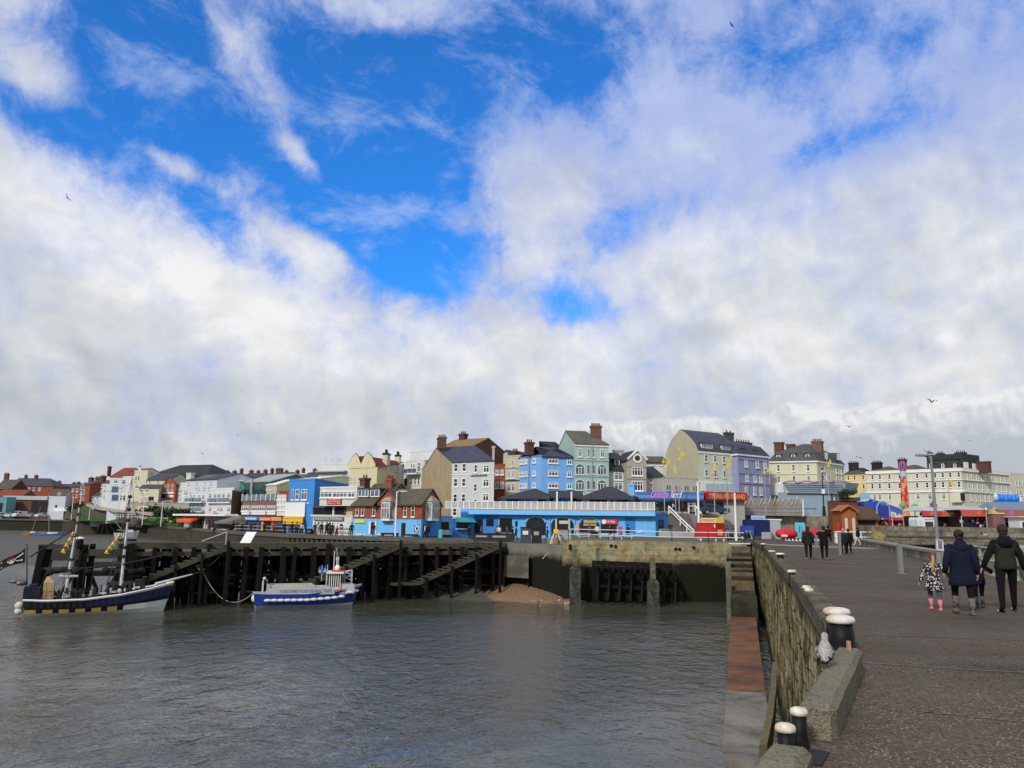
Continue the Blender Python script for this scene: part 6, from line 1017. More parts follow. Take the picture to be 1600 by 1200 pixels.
# blue fishing trip boat
BLU = mat((.012, .045, .26), .4, .12); bA = P(399, 941.5, 67.2); bB = P(550, 938, 70.0); bA.z = bB.z = WZ
bo, ip2, BL_, bpt = hull('fishing_boat', 'blue and white fishing trip boat with a wheelhouse and a row of white fenders', bA, bB, [(0, 1.15, 1.12), (.08, 1.3, 1.08), (.5, 1.4, 1.05), (.75, 1.2, 1.25), (.9, .7, 1.5), (.97, .3, 1.66), (1, .08, 1.72)], [.0, .12, .9, 1.], [HN, HW, BLU, mat((.55, .57, .6), .5, .1), mat((.35, .35, .34), .8, .2)], rake=.10, stripes=lambda i, j, n: (0, 1, 2, 2 if i < n*.66 else 3)[j] if j < 4 else 3)
binv = Matrix.Rotation(-bo.rotation_euler.z, 3, 'Z')
def bl(x, y, D=68.): return binv @ (P(x, y, D)-bA)
a = bl(419, 922, 67); b = bl(521, 919, 68.8); M().box((a.x, -1.28, 1.0), (b.x, -1.16, 1.55)).box((a.x, 1.16, 1.0), (b.x, 1.28, 1.55)).box((a.x, -1.2, 1.0), (a.x+.1, 1.2, 1.75)).build('bulwark', mat((.42, .45, .50), .5, .15), bo)
t_ = text('YORKSHIRE ROSE FISHING TRIPS', 4.2, .26, mat((.12, .13, .16), .6), bo, lambda x, y, z: ((a.x+b.x)/2+x+.3, -1.285-max(0, z)*.3, 1.27+y))
m = M().box((a.x+.2, -1.05, 1.5), (b.x-1.6, -.6, 1.75)).box((a.x+.2, .6, 1.5), (b.x-1.6, 1.05, 1.75)); m.build('bench', mat((.45, .44, .38), .7, .15), bo)
h0 = bl(513, 918, 68.6).x; h1 = bl(531.5, 918, 68.9).x; zr = bl(522, 893.5, 68.7).z; zm = zr-1.25
wh = M().box((h0, -.95, 1.0), (h1, .95, zm)).build('wheelhouse', mat((.60, .62, .60), .5, .08), bo)
M().box((h1, -.8, 1.0), (h1+1.2, .8, 1.75)).box((h0-.5, -.5, 1.0), (h0, .5, 1.6)).build('foredeck_cabin', mat((.52, .55, .60), .5, .1), bo)
m = M(); M().box((h0+.06, -.88, zm+.003), (h1-.06, .88, zr-.16)).build('wheelhouse_window', GLD, wh)
for i in range(6): x = h0+(h1-h0-.09)*i/5; m.box((x, -.95, zm+.002), (x+.06, -.885, zr-.15)).box((x, .885, zm+.002), (x+.06, .95, zr-.15))
for y in (-.6, 0, .6): m.box((h1-.055, y-.05, zm+.002), (h1+.005, y+.05, zr-.15))
m.build('window_post', WHITE, wh); M().box((h0-.25, -1.1, zr-.148), (h1+.2, 1.1, zr)).build('wheelhouse_roof', WHITE, bo)
m = M(); m.lathe((h0+.75, -.3, zr+.002), [(.42, 0), (.5, .06), (.42, .12)], 14, 0); m.build('lifebuoy', mat((.6, .05, .02), .6), bo); M().ell((h1-.25, -.3, zr+.28), (.24, .24, .28), 12, 8).build('radar_dome', WHITE, bo)
mx = h0+1.0; M().rod((mx, .2, zr), bl(525.5, 856, 68.7), .05, .03, 6).rod((mx-.5, .2, zr), (mx-.5, .2, zr+1.7), .04, n=6).rod((mx-.25, .2, zr), (mx-.25, .2, zr+1.2), .06, n=6).box((mx-.35, .1, zr+.9), (mx-.1, .3, zr+1.2)).rod((mx-.5, .2, zr+.3), (mx+.1, .2, zr+.3), .04, n=6).build('mast', MASTM, bo)
for k, (x0, x1) in enumerate(((505, 512), (497, 503.5))):
    p = bl(x1, 884+k, 68.4); q_ = bl(x0, 890, 68.4); m = M(); m.add([(p.x, p.y, p.z), (p.x, p.y, p.z-.75), (q_.x+.1, q_.y-.15, q_.z-.35), (q_.x, q_.y, q_.z+.1), (p.x-.2, p.y-.1, p.z+.05)], [(0, 1, 2, 3, 4)]); m.add([(p.x-.1, p.y-.04, p.z-.25), (p.x-.1, p.y-.04, p.z-.5), (p.x-.3, p.y-.1, p.z-.5), (p.x-.28, p.y-.12, p.z-.2)], [(0, 1, 2, 3)], 1); m.rod((p.x, p.y, p.z-1.2), (p.x, p.y, p.z+.1), .025, n=5, mi=1); m.build('flag', [mat((.02, .08, .42), .7), W_], bo)
m = M(); rl = [(h1+.9, -.75, 2.55), (BL_*.9, -.55, 2.75), (BL_*.985, -.25, 2.85), (BL_*.985, .25, 2.85), (BL_*.9, .55, 2.75)]; m.path(rl, .035, 5).path([(x, y, z-.45) for x, y, z in rl], .02, 5)
for x, y, z in rl: m.rod((x, y, z), (x, y*.95, z-1.1), .03, n=5)
m.build('bow_rail', MASTM, bo); m = M(); m.path([(.5, -.6, 1.1), (.5, -.6, 2.0), (.5, .0, 2.1), (.5, .6, 2.0), (.5, .6, 1.1)], .035, 5).rod((.8, -.6, 1.1), (.8, -.6, 1.9), .03).ell((.6, 0, 2.25), (.14, .14, .14), 8, 6).build('stern_frame', MASTM, bo)
fm_ = mat((.66, .67, .68), .5, .06)
for i in range(15):
    x = 416+i*10.5 if i < 12 else 534+(i-12)*8.5; y = (931.5-i*.35) if i < 12 else (924-(i-12)*1.3); u_ = bl(x, y, 68).x/BL_; q_ = bpt(min(.99, u_), .55 if i < 12 else .72, -1); M().ell((0, 0, 0), (.3, .12, .13), 10, 6).build('fender', fm_, bo, loc=(q_[0], q_[1]-.1, q_[2]))
M().ell((h1-.1, -1.25, 1.4), (.22, .15, .18), 8, 6).build('fender', mat((.6, .22, .22), .6), bo); M().ell((-.2, -.9, .75), (.2, .16, .3), 8, 6).build('fender', fm_, bo)
m = M()
for u_, w_ in ((.1, .3), (.2, .25), (.3, .3), (.4, .28)): m.box((-.262, -.9+u_*2, .72), (-.25, -.9+u_*2+.14, .72+w_))
m.box((-.262, .1, .62), (-.25, .22, 1.0)); m.build('stern_lettering', mat((.3, .45, .7), .6), bo)
m = M(); m.path(ln(P(358, 853, 69), P(316, 891, 67.5), .2)+ln(P(316, 891, 67.5), P(397, 925, 67.3), 1.6, n=14)[1:], .035, 5); tag(m.build('mooring_rope', mat((.30, .29, .25), .9)), 'slack pale mooring rope from the jetty to the stern of the blue boat', 'rope')
m = M(); m.path(ln(P(300, 897, 66), P(313, 892, 68), .05)+ln(P(313, 892, 68), P(294, 868, 68.8), 0)[1:], .03, 5); tag(m.build('mooring_rope', mat((.30, .29, .25), .9)), 'taut mooring rope from the bowsprit of the black and yellow boat to the jetty', 'rope')
# beached dinghies
def dinghy(label, x0, x1, y, D, col, mx_, my, lean):
    a = P(x0, y, D); b = P(x1, y, D); b.z = a.z; b.y += 1.5
    o, i_, l_, q_ = hull('sailing_boat', label, a, b, [(0, .7, .9), (.4, 1.0, .85), (.8, .6, 1.1), (1, .05, 1.3)], [0, .3, 1.], [DARK, col, col, GREY], n=12, rake=.1); M().rod((l_*.5, 0, .5), inv2(o, P(mx_, my, D)), .07, .04, 5).build('mast', GREY, o); M().rod((l_*.5, 0, 1.2), (l_*.05, 0, 1.3), .06, n=5).build('boom', GREY, o)
    M().box((l_*.45, -.5, .8), (l_*.8, .5, 1.35)).build('cabin', HW, o); return o
def inv2(o, p): return Matrix.Rotation(-o.rotation_euler.z, 3, 'Z') @ (p-o.location)
dinghy('orange sailing boat aground on the mud on the far left', 36, 54, 838, 228, mat((.45, .17, .04), .6, .1), 64, 792, 0); dinghy('blue sailing boat aground beside the orange one on the far left', 54, 94, 839, 226, mat((.03, .14, .45), .6, .1), 76, 770, 0)
o = dinghy('small white motor boat moored behind the second mast of the pirate boat', 180, 206, 842, 120, HW, 178, 812, 0)
# ================================================================ VEHICLES
CARG = glassm((.02, .025, .03)); TYR = mat((.015, .015, .015), .8, .1); LAMPM = mat((.5, .5, .48), .3, .05)
def car(label, p, rz, col, kind='car', name='parked_car', group=None):
    o = thing(name, label, 'van' if kind == 'van' else 'car', p, rz, group); pm = mat(col, .3, .04)
    if kind == 'van': prof = [(-2.3, .35), (-2.35, 1.0), (-2.3, 2.0), (1.0, 2.05), (1.6, 1.3), (2.35, 1.05), (2.4, .35)]; wn = [(.1, 1.35), (.1, 1.85), (.95, 1.85), (1.45, 1.35)]
    else: prof = [(-2.1, .3), (-2.15, .85), (-1.9, 1.0), (-1.45, 1.42), (.2, 1.45), (1.0, 1.0), (2.05, .82), (2.1, .3)]; wn = [(-1.6, 1.02), (-1.3, 1.36), (.15, 1.38), (.8, 1.02)]
    m = M(); n = len(prof)
    rings = [[(x*(1-.03*e), y, z-(.06 if z > .9 and e else 0)) for x, z in prof] for y, e in ((-.85, 1), (-.78, 0), (.78, 0), (.85, 1))]; m.loft(rings); m.build('body', pm, o)
    g = M()
    for y in (-.862, .862): g.add([(x, y, z) for x, z in wn], [tuple(range(len(wn)))])
    a, b = (((1.03, 1.98), (1.56, 1.36)) if kind == 'van' else ((.28, 1.41), (.95, 1.04))); g.add([(a[0]+.03, -.7, a[1]), (a[0]+.03, .7, a[1]), (b[0]+.03, .75, b[1]), (b[0]+.03, -.75, b[1])], [(0, 1, 2, 3)])
    if kind != 'van': g.add([(-1.5, -.65, 1.38), (-1.5, .65, 1.38), (-1.9, .7, 1.02), (-1.9, -.7, 1.02)], [(0, 1, 2, 3)])
    g.build('window', CARG, o)
    for x in (-1.35, 1.35):
        for y in (-.8, .8): w_ = M().rod((x, y-.1, .32), (x, y+.1, .32), .32, n=14).build('wheel', TYR, o); M().rod((x, y-.115, .32), (x, y+.115, .32), .19, n=10).build('hubcap', STEEL, w_)
    for y in (-.62, .62): M().box((2.0, y-.15, .62), (2.13 if kind == 'car' else 2.42, y+.15, .78)).build('headlight', LAMPM, o)
    return o
for i, (x, y, D, k, l) in enumerate(((-2, 806.5, 263, 'car', 'white car at the left end of the row before the brick shed'), (13, 807, 262.5, 'car', 'white car in front of the brick part of the shed'), (30, 807, 262, 'van', 'white van second from the right in the row before the shed'), (46, 807, 261, 'car', 'silver hatchback parked between the white van and the white estate car'), (64, 807, 260, 'car', 'white estate car at the right end of the row before the shed'))):
    car(l, P(x, y+1.4, D), -1.2 if i % 2 else -1.8, (.6, .6, .6) if i != 3 else (.25, .27, .32), k, group='vehicles parked before the shed')
car('black car parked under the white canopy of the left shop row', P(346, 829, 136), .1, (.015, .015, .018)); car('dark blue car on the promenade behind the red kiosk', PX(1116, 117, 3.2)+Vector((0, 0, 0)), .1, (.02, .04, .10)); car('dark car parked by the red gabled hall on the hill', PX(262, 203, 4.9), .2, (.04, .045, .05))
# ================================================================ STREET FURNITURE AND STALLS
def lamp(label, x, yb, yt, D, m_=None, arm=1.2, sx=1, z=None, group='white lamp posts on the quay', r=.07, head=True, name='street_lamp'):
    p = P(x, yb, D) if z is None else PX(x, D, z); zt = PX(x, D, 0); h = isect(x+(800-x)*.0, yt, p, Vector((0, 1, 0))).z-p.z; o = thing(name, label, 'street lamp', p, 0, group); m_ = m_ or WHITE
    M().rod((0, 0, 0), (0, 0, h), r*1.5, r, 8).build('pole', m_, o)
    if head:
        M().path([(0, 0, h-.15), (sx*arm*.5, 0, h+.1), (sx*arm, 0, h+.05)], r*.6, 6).build('arm', m_, o); M().ell((sx*(arm+.25), 0, h), (.42, .16, .12), 10, 6).build('lamp_head', mat((.5, .5, .48), .4), o)
    return o
lamp('white lamp post standing before the dark bushes, left of the tall pair', 222, 820.5, 783, 178, arm=1.4); lamp('white lamp post with its head turned towards the retaining wall', 251, 822.5, 783, 172, arm=1.6); lamp('white lamp post in front of the left shop row', 319.5, 827, 778, 150, head=False, name='flagpole')
lamp('slim white lamp post with a round head before the brick gabled house', 617.5, 838, 768, 92, arm=.6); lamp('thin white post behind the left boat mast', 111, 812, 776, 230, head=False, name='flagpole'); lamp('thin leaning white mast at the corner of the left quay', 139, 812, 790, 225, head=False, name='flagpole')
for x, yb, yt, l, D in ((1092.6, 843, 753, 'tall white pole at the left side of the red kiosk', 84), (1150.5, 845, 770, 'tall white pole right of the red kiosk', 84)): lamp(l, x, yb, yt, D, head=False, name='flagpole', group=None, r=.09)
for o in [o for o in C.objects if o.name.startswith('flagpole') and o.get('category')]: o['category'] = 'pole'
def flower(label, x, yb, yt, D, pts):
    o = lamp(label, x, yb, yt, D, GREY, head=False, name='ornamental_pole', group='poles with yellow pennants on the promenade', z=3.2, r=.05); o['category'] = 'pole'; m = M()
    for dx, dy in pts:
        c = P(x+dx, yt+dy, D)-o.location; c.y = -.1; m.add([c, c+Vector((.55, 0, .1)), c+Vector((.28, -.06, .75)), c+Vector((.3, .12, .2))], [(0, 1, 2), (0, 3, 2), (3, 1, 2), (0, 1, 3)]).rod((0, 0, c.z-.1), c+Vector((.2, 0, .1)), .02, n=4)
    m.build('pennant', mat((.66, .50, .10), .7, .1), o)
flower('pole with yellow pennants left of the blue canopy end', 1038.6, 795, 722, 116, ((-5, 2), (0, 8), (3, 3), (-2, 14))); flower('tall pole with yellow pennants before the blank cream gable', 1061.4, 805, 700, 115, ((-4, 5), (0, 13), (-3, 20), (3, 12))); flower('short pole with yellow pennants beside the blank cream gable', 1056, 800, 728, 117, ((-5, 6), (-4, 12)))
flower('thin pole with yellow pennants before the pale hotel front', 1117, 803, 728, 115, ((-5, 6), (-6, 12), (-3, 2))); flower('tall pole with yellow pennants between the pale and lavender fronts', 1137, 800, 714, 115.5, ((-3, 8), (0, 14), (2, 4), (-4, 18))); flower('pole with yellow pennants before the lavender guest house', 1197, 790, 738, 118, ((-6, 2), (0, 0)))
flower('pole with yellow pennants before the cream corner hotel', 1296.5, 780, 712, 122, ((-3, 12), (-5, 18))); flower('pole with yellow pennants before the long cream terrace', 1486, 790, 755, 118, ((-3, 3), (1, 5)))
o = lamp('black ornamental lamp standard with a white notice beside the pale blue hall', 1288, 810, 739, 121, DARK, head=False, group=None, z=3.2, r=.08); M().rod((0, 0, 0), (0, 0, 1.5), .28, .2, 10).ell((0, 0, 7.2), (.15, .15, .2), 8, 6).build('base', DARK, o); M().box((-.25, -.14, 3.4), (.25, -.1, 4.1)).build('notice', TRIM, o)
# right-hand tall lamp with gull and notice
lp = G(1468, 885); h = h_lamp = isect(1456, 713, lp, Vector((0, 1, 0))).z; LMP = thing('street_lamp', 'tall grey lamp post with a flat lamp head and a white notice on the pier', 'street lamp', lp); lm = mat((.20, .21, .21), .55, .1)
M().rod((0, 0, 0), (0, 0, h), .09, .05, 10).rod((0, 0, 0), (0, 0, 1.1), .12, .11, 10).build('pole', lm, LMP); M().rod((0, 0, h-.1), (-.25, 0, h+.02), .05).loft([[(x, y*w_, h+.02+dz) for y, dz in ((-.16, 0), (-.1, .08), (.1, .08), (.16, 0), (.1, -.03), (-.1, -.03))] for x, w_ in ((-.1, .4), (-.25, 1.), (-.5, .9), (-.72, .25))]).build('lamp_head', lm, LMP)
nz = isect(1470, 843, lp, Vector((0, 1, 0))).z; nb = isect(1470, 860, lp, Vector((0, 1, 0))).z; nt = M().box((-.15, -.17, nb), (.17, -.13, nz)).build('notice', W_, LMP); M().box((-.08, -.182, nb+.08), (.10, -.171, nz-.1)).add([(-.13, -.182, nz-.08), (.15, -.182, nz-.08), (.15, -.182, nz-.03), (-.13, -.182, nz-.03)], [(0, 1, 2, 3)]).build('notice_print', mat((.15, .16, .2), .6, .4, sc=5), nt)
# grey posts on the pier
for x, yb, yt, l in ((1408, 897, 850, 'nearest grey square post standing on the pier'), (1313, 867, 832, 'grey post beside the elderly couple on the pier'), (1276, 856, 833, 'farther thin grey post between the walking pairs')):
    p = G(x, yb); hh = isect(x-1, yt, p, Vector((0, 1, 0))).z; o = M().box((-.075, -.075, 0), (.075, .075, hh-.02)).box((-.06, -.06, hh-.02), (.06, .06, hh)).box((-.14, -.14, 0), (.14, .14, .03)).build('grey_post', mat((.19, .20, .20), .6, .1)); o.location = p; tag(o, l, 'post', 'grey posts on the pier')
# bollards
RC = mat((.70, .69, .66), .8, .12, 'two', (.52, .42, .28), sc=3.5); RCW = mat((.66, .65, .62), .7, .1, 'two', (.58, .54, .46), sc=4)
def bollard(label, p, r, h, cap, ch, group=None):
    o = thing('bollard', label, 'bollard', p, 0, group); M().lathe((0, 0, -.05), [(r*1.25, 0), (r*1.2, .1), (r, .16), (r*.97, h*.5), (r*.98, h-ch)], 22).build('post', mat((.006, .0065, .007), .55, .35, sc=4), o, smooth=True); M().lathe((0, 0, h-ch-.05), [(r*.9, 0), (cap*.97, .002), (cap*1.03, ch*.45), (cap*.92, ch*.85), (cap*.6, ch*1.05), (0.001, ch*1.1)], 24).build('cap', RC, o, smooth=True); return o
def bat(x, D, ycap): p = PX(x, D, 0); return p, P(x, ycap, D).z
p, z = bat(1317, 10.7, 962); bollard('large black bollard with a rust stained white cap, nearer of the twin pair', p, .15, z+.05, .178, .09, 'twin bollards at the pier edge'); p, z = bat(1311, 11.35, 950); bollard('large black bollard whose white cap shows behind its twin', p, .15, z+.05, .178, .09, 'twin bollards at the pier edge')
p, z = bat(1251, 6.62, 1106); p.x -= .0; bollard('slim black bollard with a white cap between the two kerb blocks', p, .058, z+.05, .069, .055, 'slim bollards near the camera'); p, z = bat(1229.5, 6.25, 1131); bollard('slim black bollard with a rusty edged cap at the end of the nearest kerb block', p, .061, z+.05, .075, .055, 'slim bollards near the camera')
for x, D, y, r, l in ((1219, 36, 864, .2, 'wide capped bollard on the pier side of the long coping beam'), (1237, 24.4, 890.5, .13, 'small white capped bollard at the gap in the coping'), (1260, 19.0, 915, .1, 'farther cap of the small double bollard on the coping'), (1264, 18.2, 919, .1, 'nearer cap of the small double bollard on the coping'), (1206, 45, 860, .2, 'small distant white capped bollard near the stone steps'), (1193, 58, 849, .2, 'farthest white capped bollard at the head of the steps')):
    p = P(x, y, D); z = p.z; p.z = 0; bollard(l, p, r*.75, z+.05, r, .08, 'small bollards along the coping')
o = M().loft([[(x, y, z) for x, y in ((-.02, -.02), (.02, -.02), (.02, .02), (-.02, .02))] for z in (0, .11)]).build('iron_stub', mat((.42, .22, .16), .8, .2)); p = P(1326, 1008, 9.9); p.z = .275; o.location = p; tag(o, 'small pinkish iron stub on the far end of the kerb block', 'stub')
o = M().box((-.2, -.13, 0), (.2, .13, .012)).build('iron_plate', DARK); o.location = G(1262, 1186)+Vector((0, 0, .015)); o.rotation_euler.z = R(60); tag(o, 'dark iron base plate beside the slim bollards', 'plate')
# railings
def railing(name, label, pts, h, m_, post_m=None, rails=2, sp=2., r=.035, cat='railing', fl=0):
    o = thing(name, label, cat, pts[0]); m = M(); o_ = pts[0]
    for a, b in zip(pts, pts[1:]):
        for k in range(rails): z = h*(1-k*.48); m.rod(a-o_+Vector((0, 0, z)), b-o_+Vector((0, 0, z)), r, n=6)
        n = max(1, int((b-a).length/sp))
        for i in range(n+1): p = a-o_+(b-a)*i/n; M().rod(p, p+Vector((0, 0, h+.06)), r*1.1, n=6).build('post', post_m or m_, o)
        if fl:
            n = int((b-a).length/fl)
            for i in range(n): p = a-o_+(b-a)*i/n; m.rod(p+Vector((0, 0, h*.5)), p+Vector((0, 0, h)), r*.5, n=4)
    m.build('rail', m_, o); return o
railing('railing', 'white railing with dark posts on top of the stone harbour wall', [P(888, 843.5, 75.6), P(960, 845, 76), P(1050, 848, 76.6), P(1163, 849, 77.6)], 1.0, WHITE, DARK, sp=3.6); 
a = PX(1308, 86, .0); b_ = PX(1387, 88, .0); railing('railing', 'white cast railing at the root of the pier by the log cabin', [PX(1308, 82, 0), a+Vector((.4, 1.5, 0)), b_], 1.15, WHITE, sp=2.2, r=.055, fl=0)
railing('railing', 'grey railing with dark posts along the left quay before the shops', [P(366, 831, 128), P(450, 835, 111), P(487, 836, 109), P(545, 837.5, 104)], 1., mat((.36, .35, .33), .8, .15), DARK, sp=3.2, r=.05); railing('railing', 'thin railing above the pale retaining wall on the hill', [P(205, 789, 206), P(240, 790, 200), P(300, 794, 182)], 1.1, GREY, sp=2.5, r=.03)
railing('railing', 'long white railing rising along the path on the left quay', [P(180, 810, 215), P(225, 812, 190), P(262, 814, 180)], 1.1, TRIM, sp=3, r=.06); railing('railing', 'pale railing running down beside the pier root', [PX(1355, 76.5, .4), PX(1395, 72, -.5), PX(1430, 66, -1)], .9, mat((.12, .12, .11), .8), sp=2, r=.03)
SG = mat((.12, .20, .175), .6, .2, 'two', (.40, .39, .35), sc=3)
o = railing('railing', 'battered green and white railing at the outer pier edge behind the walking family', [Vector((15.2, 20.5, 0)), Vector((16.6, 25.2, 0)), Vector((19.6, 34.5, 0))], 1.0, SG, sp=2.3, r=.05)
m = M(); rnd = random.Random(2)
for p in (Vector((15.9, 23.5, 0)), Vector((17.2, 27.5, 0)), Vector((14.9, 21., 0))):
    p = p-o.location
    for i in range(4): m.beam(p+Vector((rnd.uniform(-.4, .4), rnd.uniform(-.5, .5), .0)), p+Vector((rnd.uniform(-.4, .4), rnd.uniform(-.5, .5), rnd.uniform(.8, 1.25))), .09, .09)
    m.box((p.x-.35, p.y-.2, .95), (p.x+.3, p.y+.2, 1.2))
m.build('winch_frame', SG, o)
# red kiosk
kd = 83.; kp = PX(1094.5, kd, -.05); K = thing('kiosk', 'red ticket kiosk with a yellow lettered sign board on top', 'kiosk', kp, R(4)); kw = (PX(1120.5, kd, 0)-PX(1094.5, kd, 0)).length; kz1 = P(1100, 816, kd).z; kz0 = P(1100, 839.5, kd).z
M().box((0, 0, kz0), (kw, 1.6, kz1)).build('wall', RED, K); M().box((kw+.003, 0.02, kz0), (kw+.9, 1.5, kz1-.02)).build('side_wall', mat((.25, .012, .015), .6, .1), K); sb = M().box((.1, -.1, kz1+.003), (kw, .0, kz1+.5)).build('sign_board', mat((.80, .62, .30), .6, .05), K)
text('POWERBOATS', kw*.84, .27, mat((.55, .07, .02), .6), sb, lambda x, y, z: (kw*.52+x, -.105-max(0, z)*.4, kz1+.25+y)); M().add([(kw, -.1, kz1), (kw+.9, .1, kz1), (kw+.8, .1, kz1+.75), (kw, -.1, kz1+.5), (kw, 0, kz1), (kw+.9, .2, kz1), (kw+.8, .2, kz1+.75), (kw, 0, kz1+.5)], [(0, 1, 2, 3), (7, 6, 5, 4), (0, 4, 5, 1), (1, 5, 6, 2), (2, 6, 7, 3)]).build('side_board', mat((.60, .50, .06), .6, .1), K)
M().box((kw+.1, -.03, kz0+.25), (kw+.65, .015, kz0+.85)).build('poster', mat((.6, .24, .05), .6, .2), K); M().box((kw-.25, -.01, kz1-.45), (kw-.12, -.003, kz1-.15)).build('notice', TRIM, K)
for x in (.05, kw-.1, kw+.75): M().box((x, .1, kz0-1.), (x+.1, .3, kz0-.003)).build('leg', WHITE, K)
# blue kiosk van
vp = PX(1160, 100, -.1); V = thing('snack_van', 'deep blue catering trailer with a pale sign board on its roof', 'trailer', vp); vw = (PX(1204, 100, 0)-PX(1168, 100, 0)).length; vx = (PX(1168, 100, 0)-vp).x; z1 = P(1180, 812, 100).z+.1; z0 = .45
M().box((vx, 0, z0), (vx+vw, 2, z1)).build('body', NAVY, V, loc=(0, 0, 0)); M().box((vx-.9, -.6, z0), (vx+.7, -.004, z1-.75)).build('side_counter', mat((.02, .05, .28), .5, .2), V); sb = M().box((vx+.55, -.1, z1+.003), (vx+2.3, .02, z1+.5)).build('sign_board', mat((.40, .52, .72), .6, .1), V); text('Ice Cream', 1.45, .22, mat((.08, .12, .4), .6), sb, lambda x, y, z: (vx+1.42+x, -.105-max(0, z)*.4, z1+.25+y))
w_ = M().rod((vx+2.2, -.2, .32), (vx+2.2, .1, .32), .34, n=16).build('wheel', TYR, V); M().rod((vx+2.2, -.23, .32), (vx+2.2, .1, .32), .2, n=12).build('hubcap', TRIM, w_); M().box((vx+1.7, -.3, z0-.3), (vx+vw, -.21, z0+.55)).build('wheel_panel', GREY, V); M().box((vx+.0, -.2, z1-1.5), (vx+.5, -.01, z1-.9)).build('poster', mat((.3, .35, .6), .5, .4, sc=3), V)
bl_ = thing('cabinet', 'pale grey double cabinet beside the deep blue trailer', 'cabinet', PX(1203, 103, -.05)); cw = (PX(1220, 103, 0)-PX(1203, 103, 0)).x-0; cw = (PX(1220.5, 103, 0)-PX(1203, 103, 0)).length; cz = P(1210, 812.5, 103).z; M().box((0, 0, 0), (cw, 1.2, cz)).build('body', mat((.42, .46, .46), .6, .08), bl_); M().box((-.2, -.1, cz+.003), (cw+.15, 1.3, cz+.18)).build('lid', TRIM, bl_)
for i in range(2): M().box((cw*(.06+i*.48), -.03, .12), (cw*(.46+i*.48), -.003, cz-.2)).build('door', mat((.36, .40, .41), .6, .08), bl_)
# motorcycles
def bike(label, p, rz):
    o = thing('motorcycle', label, 'motorcycle', p, rz)
    for x in (-.7, .7): w_ = M().rod((x, -.06, .32), (x, .06, .32), .32, n=14).build('wheel', TYR, o); M().rod((x, -.07, .32), (x, .07, .32), .2, n=10).build('rim', STEEL, w_)
    M().loft([[(x, y*w_, z+h*c) for y, c in ((-.14, 0), (.14, 0), (.14, 1), (-.14, 1))] for x, w_, z, h in ((-.6, .6, .75, .08), (-.2, 1, .7, .12), (.1, 1.2, .45, .5), (.35, 1, .75, .25), (.55, .4, .85, .15))]).build('body', mat((.02, .03, .14), .3, .3), o); M().box((-.25, -.16, .25), (.3, .16, .6)).build('engine', DARK, o); M().rod((.7, -.1, .35), (.45, -.08, 1.0), .035).rod((.7, .1, .35), (.45, .08, 1.0), .035).rod((.45, -.35, 1.02), (.45, .35, 1.02), .025).build('handlebar', STEEL, o); M().loft([[(.62, -.15, .8), (.62, .15, .8), (.62, .12, 1.0), (.62, -.12, 1.0)], [(.35, -.12, 1.15), (.35, .12, 1.15), (.35, .1, 1.2), (.35, -.1, 1.2)]]).build('screen', GLASSB, o); return o
mb_ = bike('dark motorcycle parked right of the tall white pole', PX(1161, 93, -.02), R(-40)); dup(mb_, PX(1168, 90, -.02), R(-60), 'dark motorcycle parked against the blue trailer'); dup(mb_, PX(1138, 92, -.02), R(-110), 'dark motorcycle parked right of the red kiosk'); dup(mb_, PX(1145, 94, -.02), R(-80), 'dark motorcycle partly behind the tall white pole')
# red inflatable boats on a trailer
def rib(label, x0, x1, y, D, cover=True):
    p = PX(x0, D, 0.45); q_ = PX(x1, D, .45); o = thing('covered_boat', label, 'boat', p); L_ = (q_-p).length; RD = mat((.50, .02, .04), .55, .12)
    m = M(); m.loft([[(L_*u, .7*w_*math.cos(t*.785), .4+h_*math.sin(t*.785)) for t in range(8)] for u, w_, h_ in ((0, .5, .2), (.06, 1, .38), (.3, 1.1, .55), (.5, 1.15, .62), (.75, 1.0, .5), (.94, .7, .35), (1, .25, .15))]); m.build('cover', RD, o, True); M().rod((.3, -.75, .15), (L_*.4, -.78, .15), .17, n=10).build('tube', mat((.66, .4, .4), .6, .1), o); M().box((L_*.3, -.9, -.35), (L_*1.1, -.8, -.12)).build('trailer_bar', TRIM, o)
    for k in range(4): M().rod((L_*(.38+.17*k), -.92, -.2), (L_*(.38+.17*k), -.86, -.2), .12, n=10).build('wheel', DARK, o)
rib('bright red covered boat on a white trailer left of the pale blue board', 1213, 1246, 835, 88); rib('bright red covered boat partly hidden behind the walking pair', 1254, 1284, 835, 90)
o = M().box((-.55, -.08, 0), (.55, 0, 1.75)).build('notice_board', mat((.12, .48, .68), .5, .1)); o.location = PX(1250.5, 91, .35); tag(o, 'pale blue upright board between the two red covered boats', 'board'); M().box((-.12, -.1, .6), (-.02, -.083, 1.4)).box((.15, -.1, .7), (.2, -.083, 1.3)).build('board_mark', mat((.02, .1, .3), .5), o)
# things on the central quay
def bin_(label, x, D, w_, h_, col, pale=False):
    p = PX(x, D, -.42); o = thing('storage_bin', label, 'bin', p); M().loft([[(-w_/2*k, -.45*k, z), (w_/2*k, -.45*k, z), (w_/2*k, .45, z), (-w_/2*k, .45, z)] for z, k in ((0, .92), (h_, 1))]).build('body', mat(col, .7, .15), o); M().box((-w_/2-.04, -.5, h_+.003), (w_/2+.04, .5, h_+.09)).build('lid', DARK, o); M().box((-w_*.3, -.49, h_*.55), (w_*.2, -.455, h_*.8)).build('label_plate', TRIM if pale else GREY, o)
bin_('tall dark grey fish box bin, left of the pair on the central quay', 821.5, 84, 1.15, 1.55, (.06, .065, .075), True); bin_('black fish box bin, right of the pair on the central quay', 838.5, 83.5, 1.05, 1.5, (.02, .02, .022)); bin_('long flat dark box lying at the head of the last jetty steps', 757, 90, 3.2, .75, (.035, .033, .03)); bin_('second dark box right of the long one on the central quay', 782, 88, 3.0, .8, (.035, .033, .03))
